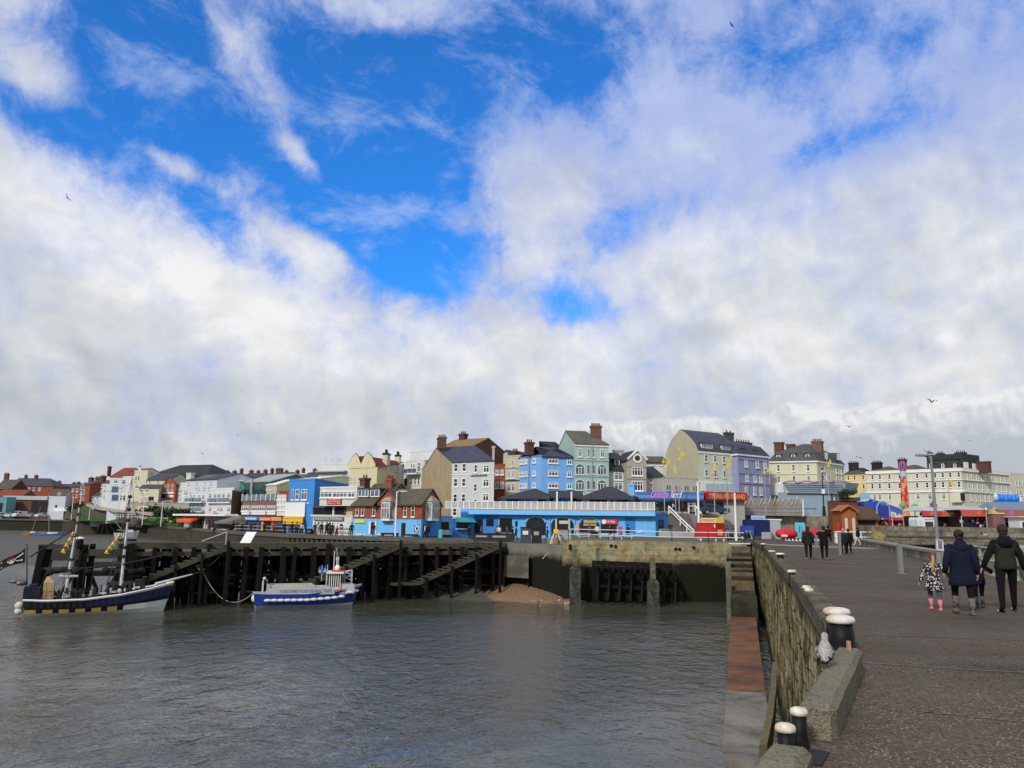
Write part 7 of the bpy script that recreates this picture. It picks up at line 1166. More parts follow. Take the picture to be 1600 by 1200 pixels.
bin_('small dark box in front of the yellow shop sign', 485, 108.5, 1., .7, (.02, .02, .02)); bin_('low dark box on the quay before the bay window', 609, 96, 2., .55, (.03, .025, .025)); bin_('low dark crate before the right shop door of the brick house', 640, 95, 1.9, .45, (.05, .04, .035)); 
def cone_frame(label, x, D): 
    o = thing('winch', label, 'winch', PX(x, D, -.3)); M().beam((-.55, 0, 0), (-.15, 0, 1.1), .12, .12).beam((.55, 0, 0), (.15, 0, 1.1), .12, .12).beam((-.3, .5, 0), (0, .1, 1.1), .12, .12).build('leg', mat((.6, .58, .5), .7, .1), o); M().box((-.22, -.15, 1.0), (.22, .25, 1.4)).build('head', YEL, o); M().lathe((0, 0, .1), [(.3, 0), (.3, .5), (.1, .55)], 10).build('drum', mat((.25, .18, .1), .8), o)
cone_frame('yellow topped winch standing at the corner of the stone harbour wall', 868.5, 76.5)
o = M().box((-.45, -.4, 0), (.45, .4, .95)).box((-.5, -.45, .95), (.5, .45, 1.02)).build('steel_cabinet', GREY); o.location = PX(884.5, 78, 0); tag(o, 'grey steel cabinet left end of the white railing on the harbour wall', 'cabinet')
for x, D, rz, l in ((384.5, 69.5, .3, 'pale sloping board on the jetty left of the crowd'),): o = M().add([(-.55, 0, 0), (.35, 0, 0), (.6, .8, .95), (-.3, .8, .95), (-.55, .06, -.03), (.35, .06, -.03), (.6, .86, .92), (-.3, .86, .92)], [(0, 1, 2, 3), (7, 6, 5, 4), (0, 4, 5, 1), (1, 5, 6, 2), (2, 6, 7, 3), (3, 7, 4, 0)]).build('sloping_board', TRIM); o.location = PX(x, D+1, -.42); tag(o, l, 'board')
def table(label, x, D, group='picnic tables on the harbour wall'):
    o = thing('picnic_table', label, 'table', PX(x, D, -.05), 0, group); M().box((-.7, -.35, .68), (.7, .35, .73)).build('table_top', W_, o)
    for s_ in (-1, 1): M().box((-.7, s_*.7-.12, .4), (.7, s_*.7+.12, .44)).build('seat', W_, o); M().beam((s_*.5, -.75, 0), (s_*.5, .0, .67), .07, .07).beam((s_*.5, .75, 0), (s_*.5, .02, .67), .07, .07).build('leg', W_, o)
for x, l in ((912, 'white picnic table under the third arch of the blue shops'), (945, 'white picnic table below the red fish and chips sign'), (962, 'white picnic table left of the red menu board'), (978, 'white picnic table right of the red menu board')): table(l, x, 84)
# a-frame sign by the kiosk, life ring
o = M().add([(-.25, 0, 0), (.25, 0, 0), (.22, .15, 1.1), (-.22, .15, 1.1), (-.25, .4, 0), (.25, .4, 0), (.22, .2, 1.1), (-.22, .2, 1.1)], [(0, 1, 2, 3), (7, 6, 5, 4), (0, 3, 7, 4), (1, 5, 6, 2), (2, 6, 7, 3)]).build('pavement_sign', mat((.05, .38, .36), .6, .1)); o.location = PX(687.5, 97, -.4); tag(o, 'teal pavement sign before the snack kiosk', 'sign')
# ================================================================ FAIRGROUND
fz = 1.7
lc = thing('log_cabin', 'orange brown log cabin with a dark overhanging roof by the pier root', 'cabin', PX(1317, 101, 0), R(-6)); lw = (PX(1339, 101, 0)-PX(1317, 101, 0)).length; z1 = P(1325, 797, 101).z; za = P(1327, 790, 101).z; LG = mat((.30, .10, .03), .7, .2, 'wood'); LR = mat((.085, .05, .03), .8, .3, 'wood')
M().box((0, 0, -.5), (lw, 4, z1)).add([(0, 0, z1), (lw, 0, z1), (lw*.45, 0, za)], [(0, 1, 2)]).build('wall', LG, lc); rx = (PX(1363, 103, 0)-PX(1317, 101, 0)).x
M().add([(-.3, -.5, z1-.1), (lw*.45, -.5, za+.1), (lw+.25, -.5, z1-.1), (-.3, -.5, z1-.28), (lw*.45, -.5, za-.08), (lw+.25, -.5, z1-.28), (-.3, 4, z1-.1), (lw*.45, 4, za+.1), (lw+.25, 4, z1-.1)], [(3, 4, 1, 0), (4, 5, 2, 1), (0, 1, 7, 6), (1, 2, 8, 7)]).build('gable_roof', mat((.36, .13, .05), .7, .2), lc)
zr0 = P(1350, 793, 102).z; zr1 = P(1350, 810, 101).z; M().add([(lw*.5, 2.5, zr0+.3), (rx, 2.5, zr0+.1), (rx+.1, -.2, zr1), (lw+.1, -.4, zr1), (lw*.5, 2.5, zr0+.1), (rx, 2.5, zr0-.1), (rx+.1, -.2, zr1-.15), (lw+.1, -.4, zr1-.15)], [(3, 2, 1, 0), (4, 5, 6, 7), (3, 7, 6, 2), (2, 6, 5, 1)]).build('side_roof', LR, lc)
M().box((lw+.003, .4, -.5), (rx-.1, 3.5, zr1-.16)).build('side_room', LG, lc); M().box((lw+.3, .36, zr1-1.0), (rx-.4, .397, zr1-.3)).build('serving_hatch', DARK, lc)
for x in (.35, 1.25): M().box((x, -.06, .15), (x+.35, -.003, z1-1.0)).build('door_panel', mat((.5, .5, .42), .6, .1), lc)
M().lathe((-.55, -.3, 1.0), [(.3, 0), (.3, 1.0), (.05, 1.1)], 10).build('red_drum', RED, lc)
# balcony building with plants behind
bb = B('fairground_hut', 'brown timber hut with a dark lattice and plants along its roof', (1312.5, 110), (1341, 110), 2.5, 783, mat((.15, .07, .045), .8, .3, 'wood'), T=4, cat='hut'); bb.roof('flat', .1, DARK); bb.panel('lattice', 'f', 1312, 777, 1343, 783, mat((.06, .06, .06), .8, .7, sc=6), .25)
for x0 in (1320, 1328, 1335): bb.panel('red_panel', 'f', x0, 784, x0+4, 793, mat((.22, .03, .02), .7), .06)
bush('dark plants growing in a row on the fairground hut roof', P(1326, 776.5, 109.5), (1.6, .5, 1.1), 500, .17, name='roof_plants')
# blue slide ride
sl = thing('funfair_slide', 'big blue astroglide style slide sloping down to the right', 'slide ride', PX(1375, 112, fz)); o_ = sl.location; SB = mat((.02, .07, .42), .45, .1); SB2 = mat((.015, .04, .25), .5, .1)
def ff(x, y, D): return P(x, y, D)-o_
tp = [(1342, 788, 1345, 796), ]; a = ff(1361, 783, 112); b_ = ff(1404, 797, 111.4); c = ff(1433, 817, 110.8)
for k in range(4):
    oy = -k*.55; dz = -.25*k; M().add([p+Vector((dx, oy+e, dz+h_)) for p in (a, b_, c) for dx, e, h_ in ((0, 0, .05), (0, .5, .05), (0, .5, .35), (0, .46, .35), (0, .46, .12), (0, .04, .12), (0, .04, .35), (0, 0, .35))], [(i, (i+1) % 8, 8+(i+1) % 8, 8+i) for i in range(8)]+[(8+i, 8+(i+1) % 8, 16+(i+1) % 8, 16+i) for i in range(8)]).build('slide_lane', SB if k % 2 == 0 else mat((.05, .14, .55), .45, .1), sl)
M().box((a.x-1.8, -1.8, a.z-1.5), (a.x+.2, .6, a.z-.1)).build('platform', SB, sl); M().add([ff(1341, 786, 112.2), ff(1362, 781, 112.2), ff(1362, 790, 112.2), ff(1341, 791.5, 112.2)], [(0, 3, 2, 1)]).build('side_sheet', SB2, sl)
m = M()
for x in (1362, 1374, 1386, 1397, 1408, 1420): t_ = ff(x, 0, 112); f_ = (x-1361)/72; zt = a.z+(c.z-a.z)*f_; xx = ff(x, 800, 112).x; m.rod((xx, -.9, 0), (xx, -.9, zt+.1), .07, n=6).beam((xx, -.9, .2), (xx+1, -.9, max(.4, zt-.6)), .06, .06)
m.build('support', mat((.35, .38, .45), .5, .2), sl); M().box((c.x-.5, -2.4, 0), (c.x+.6, .6, c.z)).build('landing', SB2, sl)
M().add([ff(1350, 778, 111.8)+Vector((.95*math.cos(t*.4), -.1, .95*math.sin(t*.4)-.2)) for t in range(9)]+[ff(1350, 778, 111.8)+Vector((.95*math.cos(t*.4), .05, .95*math.sin(t*.4)-.2)) for t in range(9)], [tuple(range(9)), tuple(range(9, 18))[::-1]]).build('round_board', mat((.22, .42, .62), .6, .15), sl)
m = M(); cc = ff(1379.5, 794, 109.8)
m.path([cc+Vector((-.85, 0, -1.2)), cc+Vector((-.85, 0, .1)), cc+Vector((-.5, 0, .75)), cc+Vector((0, 0, .95)), cc+Vector((.5, 0, .75)), cc+Vector((.85, 0, .1)), cc+Vector((.85, 0, -1.2))], .1, 6).build('entrance_arch', mat((.30, .36, .48), .5), sl); M().box((cc.x-.75, -2.3, cc.z-1.3), (cc.x+.75, -2.2, cc.z+.3)).build('arch_panel', SB2, sl)
M().box((cc.x-.6, -2.6, -.3), (cc.x+.6, -2.1, 1.2)).build('ticket_box', mat((.45, .52, .58), .5, .1), sl)
for x, y, m_ in ((1364, 802, HW), (1371, 806, mat((.5, .12, .14), .6)), (1377, 811, mat((.45, .2, .3), .6)), (1392, 806, mat((.4, .45, .6), .6)), (1402, 808, HW), (1368, 808, mat((.55, .5, .5), .6))): p = ff(x, y, 110.3); M().box((p.x-.45, p.y-.1, p.z-.35), (p.x+.45, p.y, p.z+.3)).build('painted_panel', m_, sl)
# red tower
tw = thing('helter_tower', 'tall red and orange painted tower with a purple crown on top', 'ride tower', PX(1417, 108, fz)); tt = P(1415, 745, 108).z-fz; tr = (PX(1422, 108, 0)-PX(1410, 108, 0)).length*.45
TR = bpy.data.materials.new('flame_paint'); TR.use_nodes = True; t = NT(TR.node_tree); v = t.n('ShaderNodeTexCoord').outputs['Object']; mp = t.n('ShaderNodeMapping', {'Vector': v, 'Scale': (1.2, 1.2, .5)}).outputs[0]; t.link(t.ramp(t.noise(mp, 1.1, 2, .5, 2.2), [(.0, (.45, .02, .12)), (.42, (.50, .025, .02)), (.5, (.62, .10, .02)), (.535, (.72, .6, .45)), (.56, (.62, .10, .02)), (.62, (.60, .32, .03))], 'LINEAR'), TR.node_tree.nodes['Principled BSDF'].inputs['Base Color'])
M().loft([[(tr*k*math.cos(i*.7854+.39), tr*k*math.sin(i*.7854+.39), z) for i in range(8)] for z, k in ((0, 1.1), (tt*.3, .95), (tt*.6, 1.0), (tt, .85))]).build('tower', TR, tw); M().loft([[(tr*k*math.cos(i*.7854+.39), tr*k*math.sin(i*.7854+.39), tt+z) for i in range(8)] for z, k in ((.01, .95), (.75, .85))]).build('collar', mat((.40, .46, .52), .6, .15), tw)
m = M()
for i in range(8): a = i*.785; m.path([(tr*r_*math.cos(a), tr*r_*math.sin(a), tt+.76+z) for r_, z in ((.6, 0), (1.0, .45), (.95, .85), (.5, 1.2), (.1, 1.3))], .09, 5)
m.build('crown', mat((.36, .10, .34), .5, .1), tw); M().box((-tr*1.5, -tr*1.6, 0), (tr*1.5, tr*1.4, .5)).build('base', RED, tw)
# stalls
fr = random.Random(11)
def stall(label, x0, x1, D, yt, yf, cols, open_m=GLD, roof=None, yp=None, h0=None, name='fairground_stall', seg=2.2, T=4.):
    o = thing(name, label, 'stall', PX(x0, D, fz)); L_ = (PX(x1, D, fz)-o.location).length; zt = P((x0+x1)/2, yt, D).z-fz; zf = P((x0+x1)/2, yf, D).z-fz
    M().box((0, .3, 0), (L_, T, zf)).build('body', open_m, o); rm = roof or mat((.42, .46, .46), .6, .15); zp = (P((x0+x1)/2, yp, D).z-fz) if yp else zt+.6
    M().add([(-.2, -.5, zt), (L_+.2, -.5, zt), (L_-.5, T*.6, zp), (.5, T*.6, zp), (-.2, T, zt), (L_+.2, T, zt)], [(0, 1, 2, 3), (3, 2, 5, 4), (0, 3, 4), (1, 5, 2)]).build('roof', rm, o); n = max(1, int(L_/seg)); k = 0
    for i in range(n):
        c = cols[i % len(cols)]; m = M(); x_0 = L_*i/n; x_1 = L_*(i+1)/n-.03; hh = zt-zf; j = fr.uniform(.0, .25); m.box((x_0, -.55, zf), (x_1, -.42, zt-.05+j*.4)); f_ = m.build('fascia_panel', mat(c, .5, .15), o); m = M(); cx = (x_0+x_1)/2; cz = (zf+zt)/2
        kind = fr.randrange(3); c2 = fr.choice([(.65, .55, .1), (.6, .6, .6), (.1, .25, .55), (.6, .15, .05), (.4, .1, .35)]); N = 10 if kind == 0 else 4; rr = hh*.42; m.add([(cx+rr*(1.6 if kind == 2 else 1)*math.cos(q_*6.283/N), -.57, cz+rr*math.sin(q_*6.283/N)) for q_ in range(N)], [tuple(range(N))]); m.build('painted_emblem', mat(c2, .5, .1), f_)
    m = M()
    for i in range(int(L_*7)): m.ell((fr.uniform(0, L_), fr.uniform(-.1, .25), fr.uniform(.1, zf*.95)), (fr.uniform(.06, .22), .1, fr.uniform(.06, .25)), 6, 4, fr.randrange(6))
    m.build('prizes', [mat(c_, .6, .1) for c_ in ((.5, .5, .5), (.4, .05, .05), (.05, .1, .3), (.5, .35, .08), (.03, .03, .03), (.3, .12, .25))], o)
    for i in range(n+1): M().rod((L_*i/n, -.4, 0), (L_*i/n, -.4, zf), .05, n=5).build('post', mat((.55, .55, .55), .5), o) if i % 2 == 0 else None
    return o
RD_ = (.52, .03, .03); stall('long fairground stall with a patchwork fascia and pale sloping roof, centre right', 1439, 1500, 96, 798.5, 806.5, [RD_, (.55, .12, .04), (.45, .03, .10), (.5, .04, .05), (.1, .2, .5), (.5, .08, .03)], yp=790.5)
stall('dark open dodgem stall with a yellow car painted on its fascia', 1500.5, 1556, 93, 797, 807, [(.50, .08, .06), (.55, .48, .08), (.5, .12, .05), (.52, .05, .06), (.30, .14, .30), (.25, .08, .06)], yp=791, roof=mat((.40, .42, .42), .6, .15)); stall('right hand fairground stall with a grey blue tent roof', 1557, 1640, 92, 797, 806.5, [(.28, .10, .08), (.40, .26, .2), (.14, .2, .35), (.5, .2, .1), (.5, .03, .08), (.3, .12, .4)], yp=784, roof=mat((.16, .20, .28), .7, .15))
stall('low red fairground ride front below the tower', 1393, 1437, 108, 810, 813, [RD_, (.4, .02, .04), (.5, .05, .03)], open_m=mat((.35, .03, .03), .6, .4), seg=3, yp=808, roof=RED); stall('red game stall between the log cabin and the slide', 1363, 1391, 106, 809, 812, [(.3, .03, .08), (.42, .03, .04)], open_m=mat((.20, .02, .05), .6, .4), seg=3, yp=807, roof=DARK)
o = thing('caravan', 'white caravan with a dark window right of the red tower', 'caravan', PX(1434, 92, fz)); cw = (PX(1463, 92, 0)-PX(1434, 92, 0)).length; cz = P(1448, 808.5, 92).z-fz; M().loft([[(cw*.02, 0, .0), (cw, 0, .0), (cw, 0, cz-.2), (cw*.97, 0, cz), (cw*.05, 0, cz), (0, 0, cz-.3)], [(cw*.02, 2, .0), (cw, 2, .0), (cw, 2, cz-.2), (cw*.97, 2, cz), (cw*.05, 2, cz), (0, 2, cz-.3)]]).build('body', HW, o); M().box((cw*.42, -.03, .15), (cw*.85, -.003, .7)).build('window', CARG, o); M().box((cw*.1, -.03, 0), (cw*.25, -.003, cz*.8)).build('door', mat((.5, .52, .52), .5), o); M().box((cw*.4, -.02, cz-.28), (cw*.9, -.004, cz-.16)).build('stripe', mat((.5, .25, .25), .6), o)
o = thing('caravan', 'white booth at the right edge of the photo beside the sea wall', 'booth', PX(1594, 89, fz)); M().box((0, 0, 0), (3, 2, 1.3)).build('body', HW, o); M().box((-.3, -.5, 1.303), (3.2, 2.2, 1.45)).build('roof', mat((.6, .45, .45), .5), o); M().box((.3, -.03, .2), (1.5, -.003, .8)).build('window', CARG, o)
def ball(label, x, y, D, r, cols, name='ride_ornament'):
    o = thing(name, label, 'ride ornament', P(x, y, D)); M().ell((0, 0, 0), (r, r*.8, r), 12, 8).build('ball', mat(cols[0], .5, .1), o); m = M()
    for i in range(7): a = i*.9; m.ell((r*.9*math.cos(a), -r*.3, r*.9*math.sin(a)), (r*.32, r*.3, r*.32), 6, 5)
    m.build('petals', mat(cols[1], .5, .1), o); M().rod((0, 0, -r), (0, 0, -(o.location.z-fz)), .06, n=6).build('post', GREY, o)
ball('green spiky ride ornament right of the red tower', 1429, 793, 100, .45, ((.05, .35, .1), (.1, .45, .2))); ball('small green ride ornament left of the red tower', 1410, 790, 101, .4, ((.15, .3, .12), (.25, .35, .2))); ball('purple ride ornament beside the tall pier lamp post', 1458, 789, 98, .4, ((.12, .04, .2), (.2, .1, .3))); ball('green and white ride ornament above the purple one', 1458.5, 778, 98, .3, ((.05, .3, .18), (.6, .6, .6))); ball('black and white football shaped ornament above the dodgem stall', 1540, 795.5, 92, .22, ((.65, .65, .65), (.02, .02, .02)))
ball('yellow and red round ride ornament at the edge of the red ride front', 1440.5, 803.5, 100, .3, ((.55, .3, .03), (.5, .08, .03)))
# blue inflatable and orange roof
inf = thing('bouncy_castle', 'bright blue inflatable behind the orange stall roof', 'inflatable', P(1571, 784, 100)); IB = mat((.02, .20, .68), .5, .1)
m = M()
for i in range(6): m.ell((-1.+i*.48, 0, .35+.1*(i % 2)), (.33, .5, .55), 10, 7)
m.build('tubes', IB, inf, True); M().ell((-1.3, -.2, .55), (.28, .3, .5), 10, 7).ell((1.75, -.1, .2), (.35, .3, .5), 10, 7).build('white_end', mat((.5, .6, .66), .5), inf, True); M().box((-1.4, -.4, -3), (2.0, .6, .02)).build('base', IB, inf)
o = thing('fairground_stall', 'orange brown tent roof below the blue inflatable', 'stall', PX(1547, 97, fz)); z_ = P(1560, 790, 97).z-fz; M().add([(0, -.3, z_-.1), (2.6, -.3, z_-.1), (2.9, 1, z_+.35), (.2, 1, z_+.3), (0, -.3, z_-.4), (2.6, -.3, z_-.4)], [(0, 1, 2, 3), (4, 5, 1, 0)]).build('roof', mat((.30, .11, .04), .7, .2), o); M().box((.2, .2, 0), (2.5, 2, z_-.1)).build('body', DARK, o)
o = thing('fairground_stall', 'yellow peaked tent roof between the dodgem stall and the blue tent', 'stall', PX(1552, 91.3, fz)); z_ = P(1562, 799, 91).z-fz; M().add([(0, 0, z_-.3), (1.6, 0, z_-.3), (1.6, 1.5, z_-.3), (0, 1.5, z_-.3), (.8, .75, z_+.55)], [(0, 1, 4), (1, 2, 4), (2, 3, 4), (3, 0, 4)]).build('roof', mat((.42, .34, .16), .7, .15), o); M().box((.1, .1, 0), (1.5, 1.4, z_-.3)).build('body', mat((.2, .1, .1), .7, .4), o)
# ================================================================ PEOPLE
SKIN = mat((.42, .24, .17), .6, .06); 
def cloth(c, v=.25): return mat(c, .9, v, sc=4)
def skinmesh(joints, edges, levels=2):
    me = bpy.data.meshes.new('b'); names = list(joints); me.from_pydata([joints[n][0] for n in names], [(names.index(a), names.index(b)) for a, b in edges], [])
    o = bpy.data.objects.new('b', me); C.objects.link(o); o.modifiers.new('s', 'SKIN'); sv = me.skin_vertices[0].data
    for i, n in enumerate(names): r_ = joints[n][1]; sv[i].radius = r_ if isinstance(r_, tuple) else (r_, r_); sv[i].use_root = (i == 0)
    sb = o.modifiers.new('u', 'SUBSURF'); sb.levels = levels; sb.render_levels = levels
    bpy.context.view_layer.update(); r_ = bpy.data.meshes.new_from_object(o.evaluated_get(bpy.context.evaluated_depsgraph_get())); bpy.data.objects.remove(o); return r_
def figure(name, label, p, rz, h, mats, feet=((-.09, .25, .0), (.10, -.25, .06)), hands=((-.25, .0, .85), (.25, .05, .85)), fat=1., coat=None, group=None, fingers=True, hair=None, hairstyle='short', levels=2, shoe=None, head_turn=0., hood=None, boots=None, sole=None, boot_h=.3):
    """mats: skin, top, trousers, shoes. Unit figure is 1.75 m tall, facing +Y"""
    k = h/1.75; f = fat; J = {}; E = []
    def j(n, p_, r_): J[n] = (Vector(p_), r_)
    j('pel', (0, 0, .94), (.135*f, .11*f)); j('wai', (0, 0, 1.10), (.125*f, .10*f)); j('che', (0, 0, 1.28), (.155*f, .115*f)); j('nb', (0, 0, 1.44), (.075, .07)); j('nk', (0, .01, 1.51), .055); j('hd', (0, .025, 1.585), (.078, .092)); j('hc', (0, .02, 1.655), (.080, .095)); j('ht', (0, .015, 1.71), (.055, .065))
    E += [('pel', 'wai'), ('wai', 'che'), ('che', 'nb'), ('nb', 'nk'), ('nk', 'hd'), ('hd', 'hc'), ('hc', 'ht')]
    for s_, (fx, fy, fz_), (hx, hy, hz) in ((-1, *[feet[0], hands[0]]), (1, *[feet[1], hands[1]])):
        c = 'L' if s_ < 0 else 'R'; hp = Vector((s_*.10*f, 0, .88)); an = Vector((fx, fy, .085+fz_)); mid = (hp+an)/2; L_ = (hp-an).length; bend = math.sqrt(max(.0004, (.405)**2-(L_/2)**2)) if L_ < .81 else .02; kn = mid+Vector((0, min(bend, .22), 0))
        j('hip'+c, hp, .098*f); j('kn'+c, kn, .075); j('an'+c, an, .052); j('bl'+c, an+Vector((s_*.015, .12, -.055+(-.02 if fz_ > .03 else 0))), (.045, .032)); j('to'+c, an+Vector((s_*.02, .18, -.06-(.03 if fz_ > .03 else 0))), (.035, .022)); E += [('pel', 'hip'+c), ('hip'+c, 'kn'+c), ('kn'+c, 'an'+c), ('an'+c, 'bl'+c), ('bl'+c, 'to'+c)]
        sh = Vector((s_*.165*f**.8, 0, 1.375)); ha = Vector((hx, hy, hz)); d = ha-sh; 
        if d.length > .60: d = d*(.60/d.length); ha = sh+d
        mid = sh+d*.5; bb = math.sqrt(max(0.0004, .305**2-(d.length/2)**2)); el_ = mid+Vector((s_*.35, -1, -.1)).normalized()*bb; wr_ = el_+(ha-el_)*.82
        j('sh'+c, sh, .062*f); j('el'+c, el_, .045*f**.5); j('wr'+c, wr_, .030); fd = (ha-el_).normalized(); pm = wr_+fd*.055; j('pm'+c, pm, (.040, .018)); E += [('che', 'sh'+c), ('sh'+c, 'el'+c), ('el'+c, 'wr'+c), ('wr'+c, 'pm'+c)]
        if fingers:
            sd = Vector((0, 1, 0))
            for q_, (off, ln_) in enumerate(((-.028, .062), (-.010, .075), (.010, .072), (.027, .055))): a = pm+fd*.035+sd*off; b = a+fd*ln_*.55; e = b+fd*ln_*.4+Vector((-s_*.02, 0, 0)); j('f%d%s' % (q_, c), a, .0095); j('g%d%s' % (q_, c), b, .0085); j('h%d%s' % (q_, c), e, .007); E += [('pm'+c, 'f%d%s' % (q_, c)), ('f%d%s' % (q_, c), 'g%d%s' % (q_, c)), ('g%d%s' % (q_, c), 'h%d%s' % (q_, c))]
            a = wr_+fd*.03+sd*.035; j('t'+c, a, .011); j('u'+c, a+fd*.04+sd*.02, .009); E += [('wr'+c, 't'+c), ('t'+c, 'u'+c)]
    me = skinmesh(J, E, levels)
    cat_ = {}
    for a, b in E:
        c = 1
        if b in ('nk', 'hd', 'hc', 'ht'): c = 0
        elif b[:2] in ('bl', 'to'): c = 3
        elif b[:3] == 'hip' or b[:2] in ('kn', 'an'): c = 2
        elif b[:2] == 'pm' or (b[0] in 'fghtu' and b not in ('ht',)): c = 0
        cat_[(a, b)] = c
    segs = [(J[a][0], J[b][0], c) for (a, b), c in cat_.items()]; me.materials.clear()
    for m_ in mats: me.materials.append(m_)
    for pg in me.polygons:
        ce = pg.center; best = 9; bc = 1
        for a, b, c in segs:
            d = b-a; t_ = max(0, min(1, (ce-a).dot(d)/max(1e-6, d.dot(d)))); dist = (a+d*t_-ce).length
            if dist < best: best = dist; bc = c
        if bc == 2 and ce.z > .93: bc = 1
        pg.material_index = bc; pg.use_smooth = True
    o = thing(name, label, 'person', p, rz, group); o.scale = (k, k, k); bo_ = bpy.data.objects.new('body', me); C.objects.link(bo_); bo_.parent = o
    if coat:
        cm, hem, flare, zneck = coat; rnd = random.Random(int(h*1000)); m = M(); N = 22; rings = []
        for i in range(13):
            u = i/12; z = zneck+(hem-zneck)*u; zz = z
            w_ = .075+(.205*f-.075)*min(1, (u/.16)**.6) if u < .16 else .205*f+(.165*f*1.0-.205*f)*min(1, (u-.16)/.3) if u < .46 else .165*f+(flare-.165*f)*((u-.46)/.54)
            dpt = .07+(.14*f-.07)*min(1, (u/.16)**.8) if u < .16 else .14*f+.02*u*f
            rings.append([(w_*math.cos(a)*(1+.03*math.sin(3*a+i)), dpt*math.sin(a)+.0, zz+(.012*math.sin(4*a) if i == 12 else 0)+(-.05*abs(math.cos(a))**2 if .05 < u < .2 else 0)) for a in [2*math.pi*q_/N for q_ in range(N)]])
        m.loft(rings)
        for c in 'LR':
            pts = [J['sh'+c][0]+Vector((0, 0, .0)), (J['sh'+c][0]+J['el'+c][0])/2, J['el'+c][0], (J['el'+c][0]+J['wr'+c][0])/2, J['wr'+c][0]]; rr = [.078*f**.6, .074*f**.6, .066*f**.6, .058, .048]; rg = []
            for i, (q_, r_) in enumerate(zip(pts, rr)):
                d = (pts[min(4, i+1)]-pts[max(0, i-1)]).normalized(); a_ = d.orthogonal().normalized(); b2 = d.cross(a_); rg.append([q_+(a_*math.cos(t_*.628)+b2*math.sin(t_*.628))*r_*(1+.06*math.sin(t_*2+i*2)) for t_ in range(10)])
            m.loft(rg).ell(pts[0], (rr[0],)*3, 10, 8)
        co = m.build('coat', cm, o, True); md = co.data
        for v in md.vertices: v.co += Vector(noise.noise_vector(v.co*8+Vector((h, 0, 0))))*.020
    if hood:
        M().loft([[(math.cos(a)*r_, -.05-dy+math.sin(a)*r_*.72, z) for a in [2*math.pi*q_/14 for q_ in range(14)]] for r_, z, dy in ((.12, 1.30, .05), (.155, 1.38, .05), (.15, 1.45, .035), (.105, 1.52, .01), (.085, 1.545, -.02))]).build('hood', hood, o, True)
    if hair:
        hm = hair; m = M(); m.ell((0, .0, 1.665), (.10, .116, .115), 18, 12); m.ell((0, -.035, 1.60), (.083, .07, .085), 14, 10)
        if hairstyle == 'bun': m.ell((.01, -.12, 1.70), (.055, .05, .05), 12, 8)
        if hairstyle == 'pony': m.loft([[(x0+math.cos(a)*r_, y0+math.sin(a)*r_*.6, z) for a in [2*math.pi*q_/10 for q_ in range(10)]] for x0, y0, r_, z in ((0, -.10, .03, 1.70), (-.005, -.15, .042, 1.62), (-.02, -.165, .045, 1.45), (-.04, -.16, .04, 1.28), (-.06, -.15, .022, 1.12))], 1)
        ho = m.build('hair', [hm] if not isinstance(hm, (list, tuple)) else list(hm), o, True)
        for v in ho.data.vertices: v.co += Vector(noise.noise_vector(v.co*22))*.010
    if fingers:                      # face
        f_ = M().loft([[(x, .10+y, z) for x, y, z in ((-.016, 0, 1.585), (.016, 0, 1.585), (.012, 0, 1.64), (-.012, 0, 1.64))], [(x, .10+y, z) for x, y, z in ((-.012, .035, 1.59), (.012, .035, 1.59), (.004, .012, 1.64), (-.004, .012, 1.64))]]).build('nose', mats[0], o)
        for s_ in (-1, 1): M().ell((s_*.032, .106, 1.64), (.013, .01, .009), 8, 6).build('eye', mat((.5, .5, .48), .4, .05), o); M().ell((s_*.087, .01, 1.625), (.012, .024, .034), 8, 6).build('ear', mats[0], o)
        M().ell((0, .104, 1.555), (.026, .008, .009), 8, 6).build('mouth', mat((.30, .10, .09), .6), o)
    if boots:
        for c in 'LR':
            a = J['an'+c][0]; kn = J['kn'+c][0]; top = a+(kn-a)*boot_h/.4; d_ = (kn-a).normalized()
            M().loft([[q_+Vector((math.cos(t_*.628)*r_, math.sin(t_*.628)*r_, 0)) for t_ in range(10)] for q_, r_ in ((top, .074), (a+(top-a)*.5, .064), (a, .054))]).loft([[(a.x+math.cos(t_*.628)*r_*.62, a.y+yy+math.sin(t_*.628)*r_, a.z+z) for t_ in range(10)] for r_, z, yy in ((.115, -.085, .05), (.118, -.05, .05), (.095, -.01, .035), (.06, .03, .0))]).build('boot', boots, o, True)
    if sole:
        for c in 'LR': a = J['an'+c][0]; b = J['to'+c][0]; M().loft([[(a.x+(b.x-a.x)*u+math.cos(t_*.628)*w_, a.y-.03+(b.y-a.y+.05)*u+math.sin(t_*.628)*.03, min(a.z, b.z+.06)-.075+dz) for t_ in range(10)] for u, w_, dz in ((-.15, .035, 0), (.3, .05, 0), (.8, .05, -.0), (1.1, .03, .01))]).build('sole', sole, o)
    return o
NV = cloth((.006, .009, .024)); BK = cloth((.005, .005, .006)); OL = cloth((.020, .024, .017)); DG = cloth((.013, .018, .017)); HB_ = mat((.03, .02, .015), .7, .4, sc=12)
def heading(x, D): return 0.
RZ = R(-17)
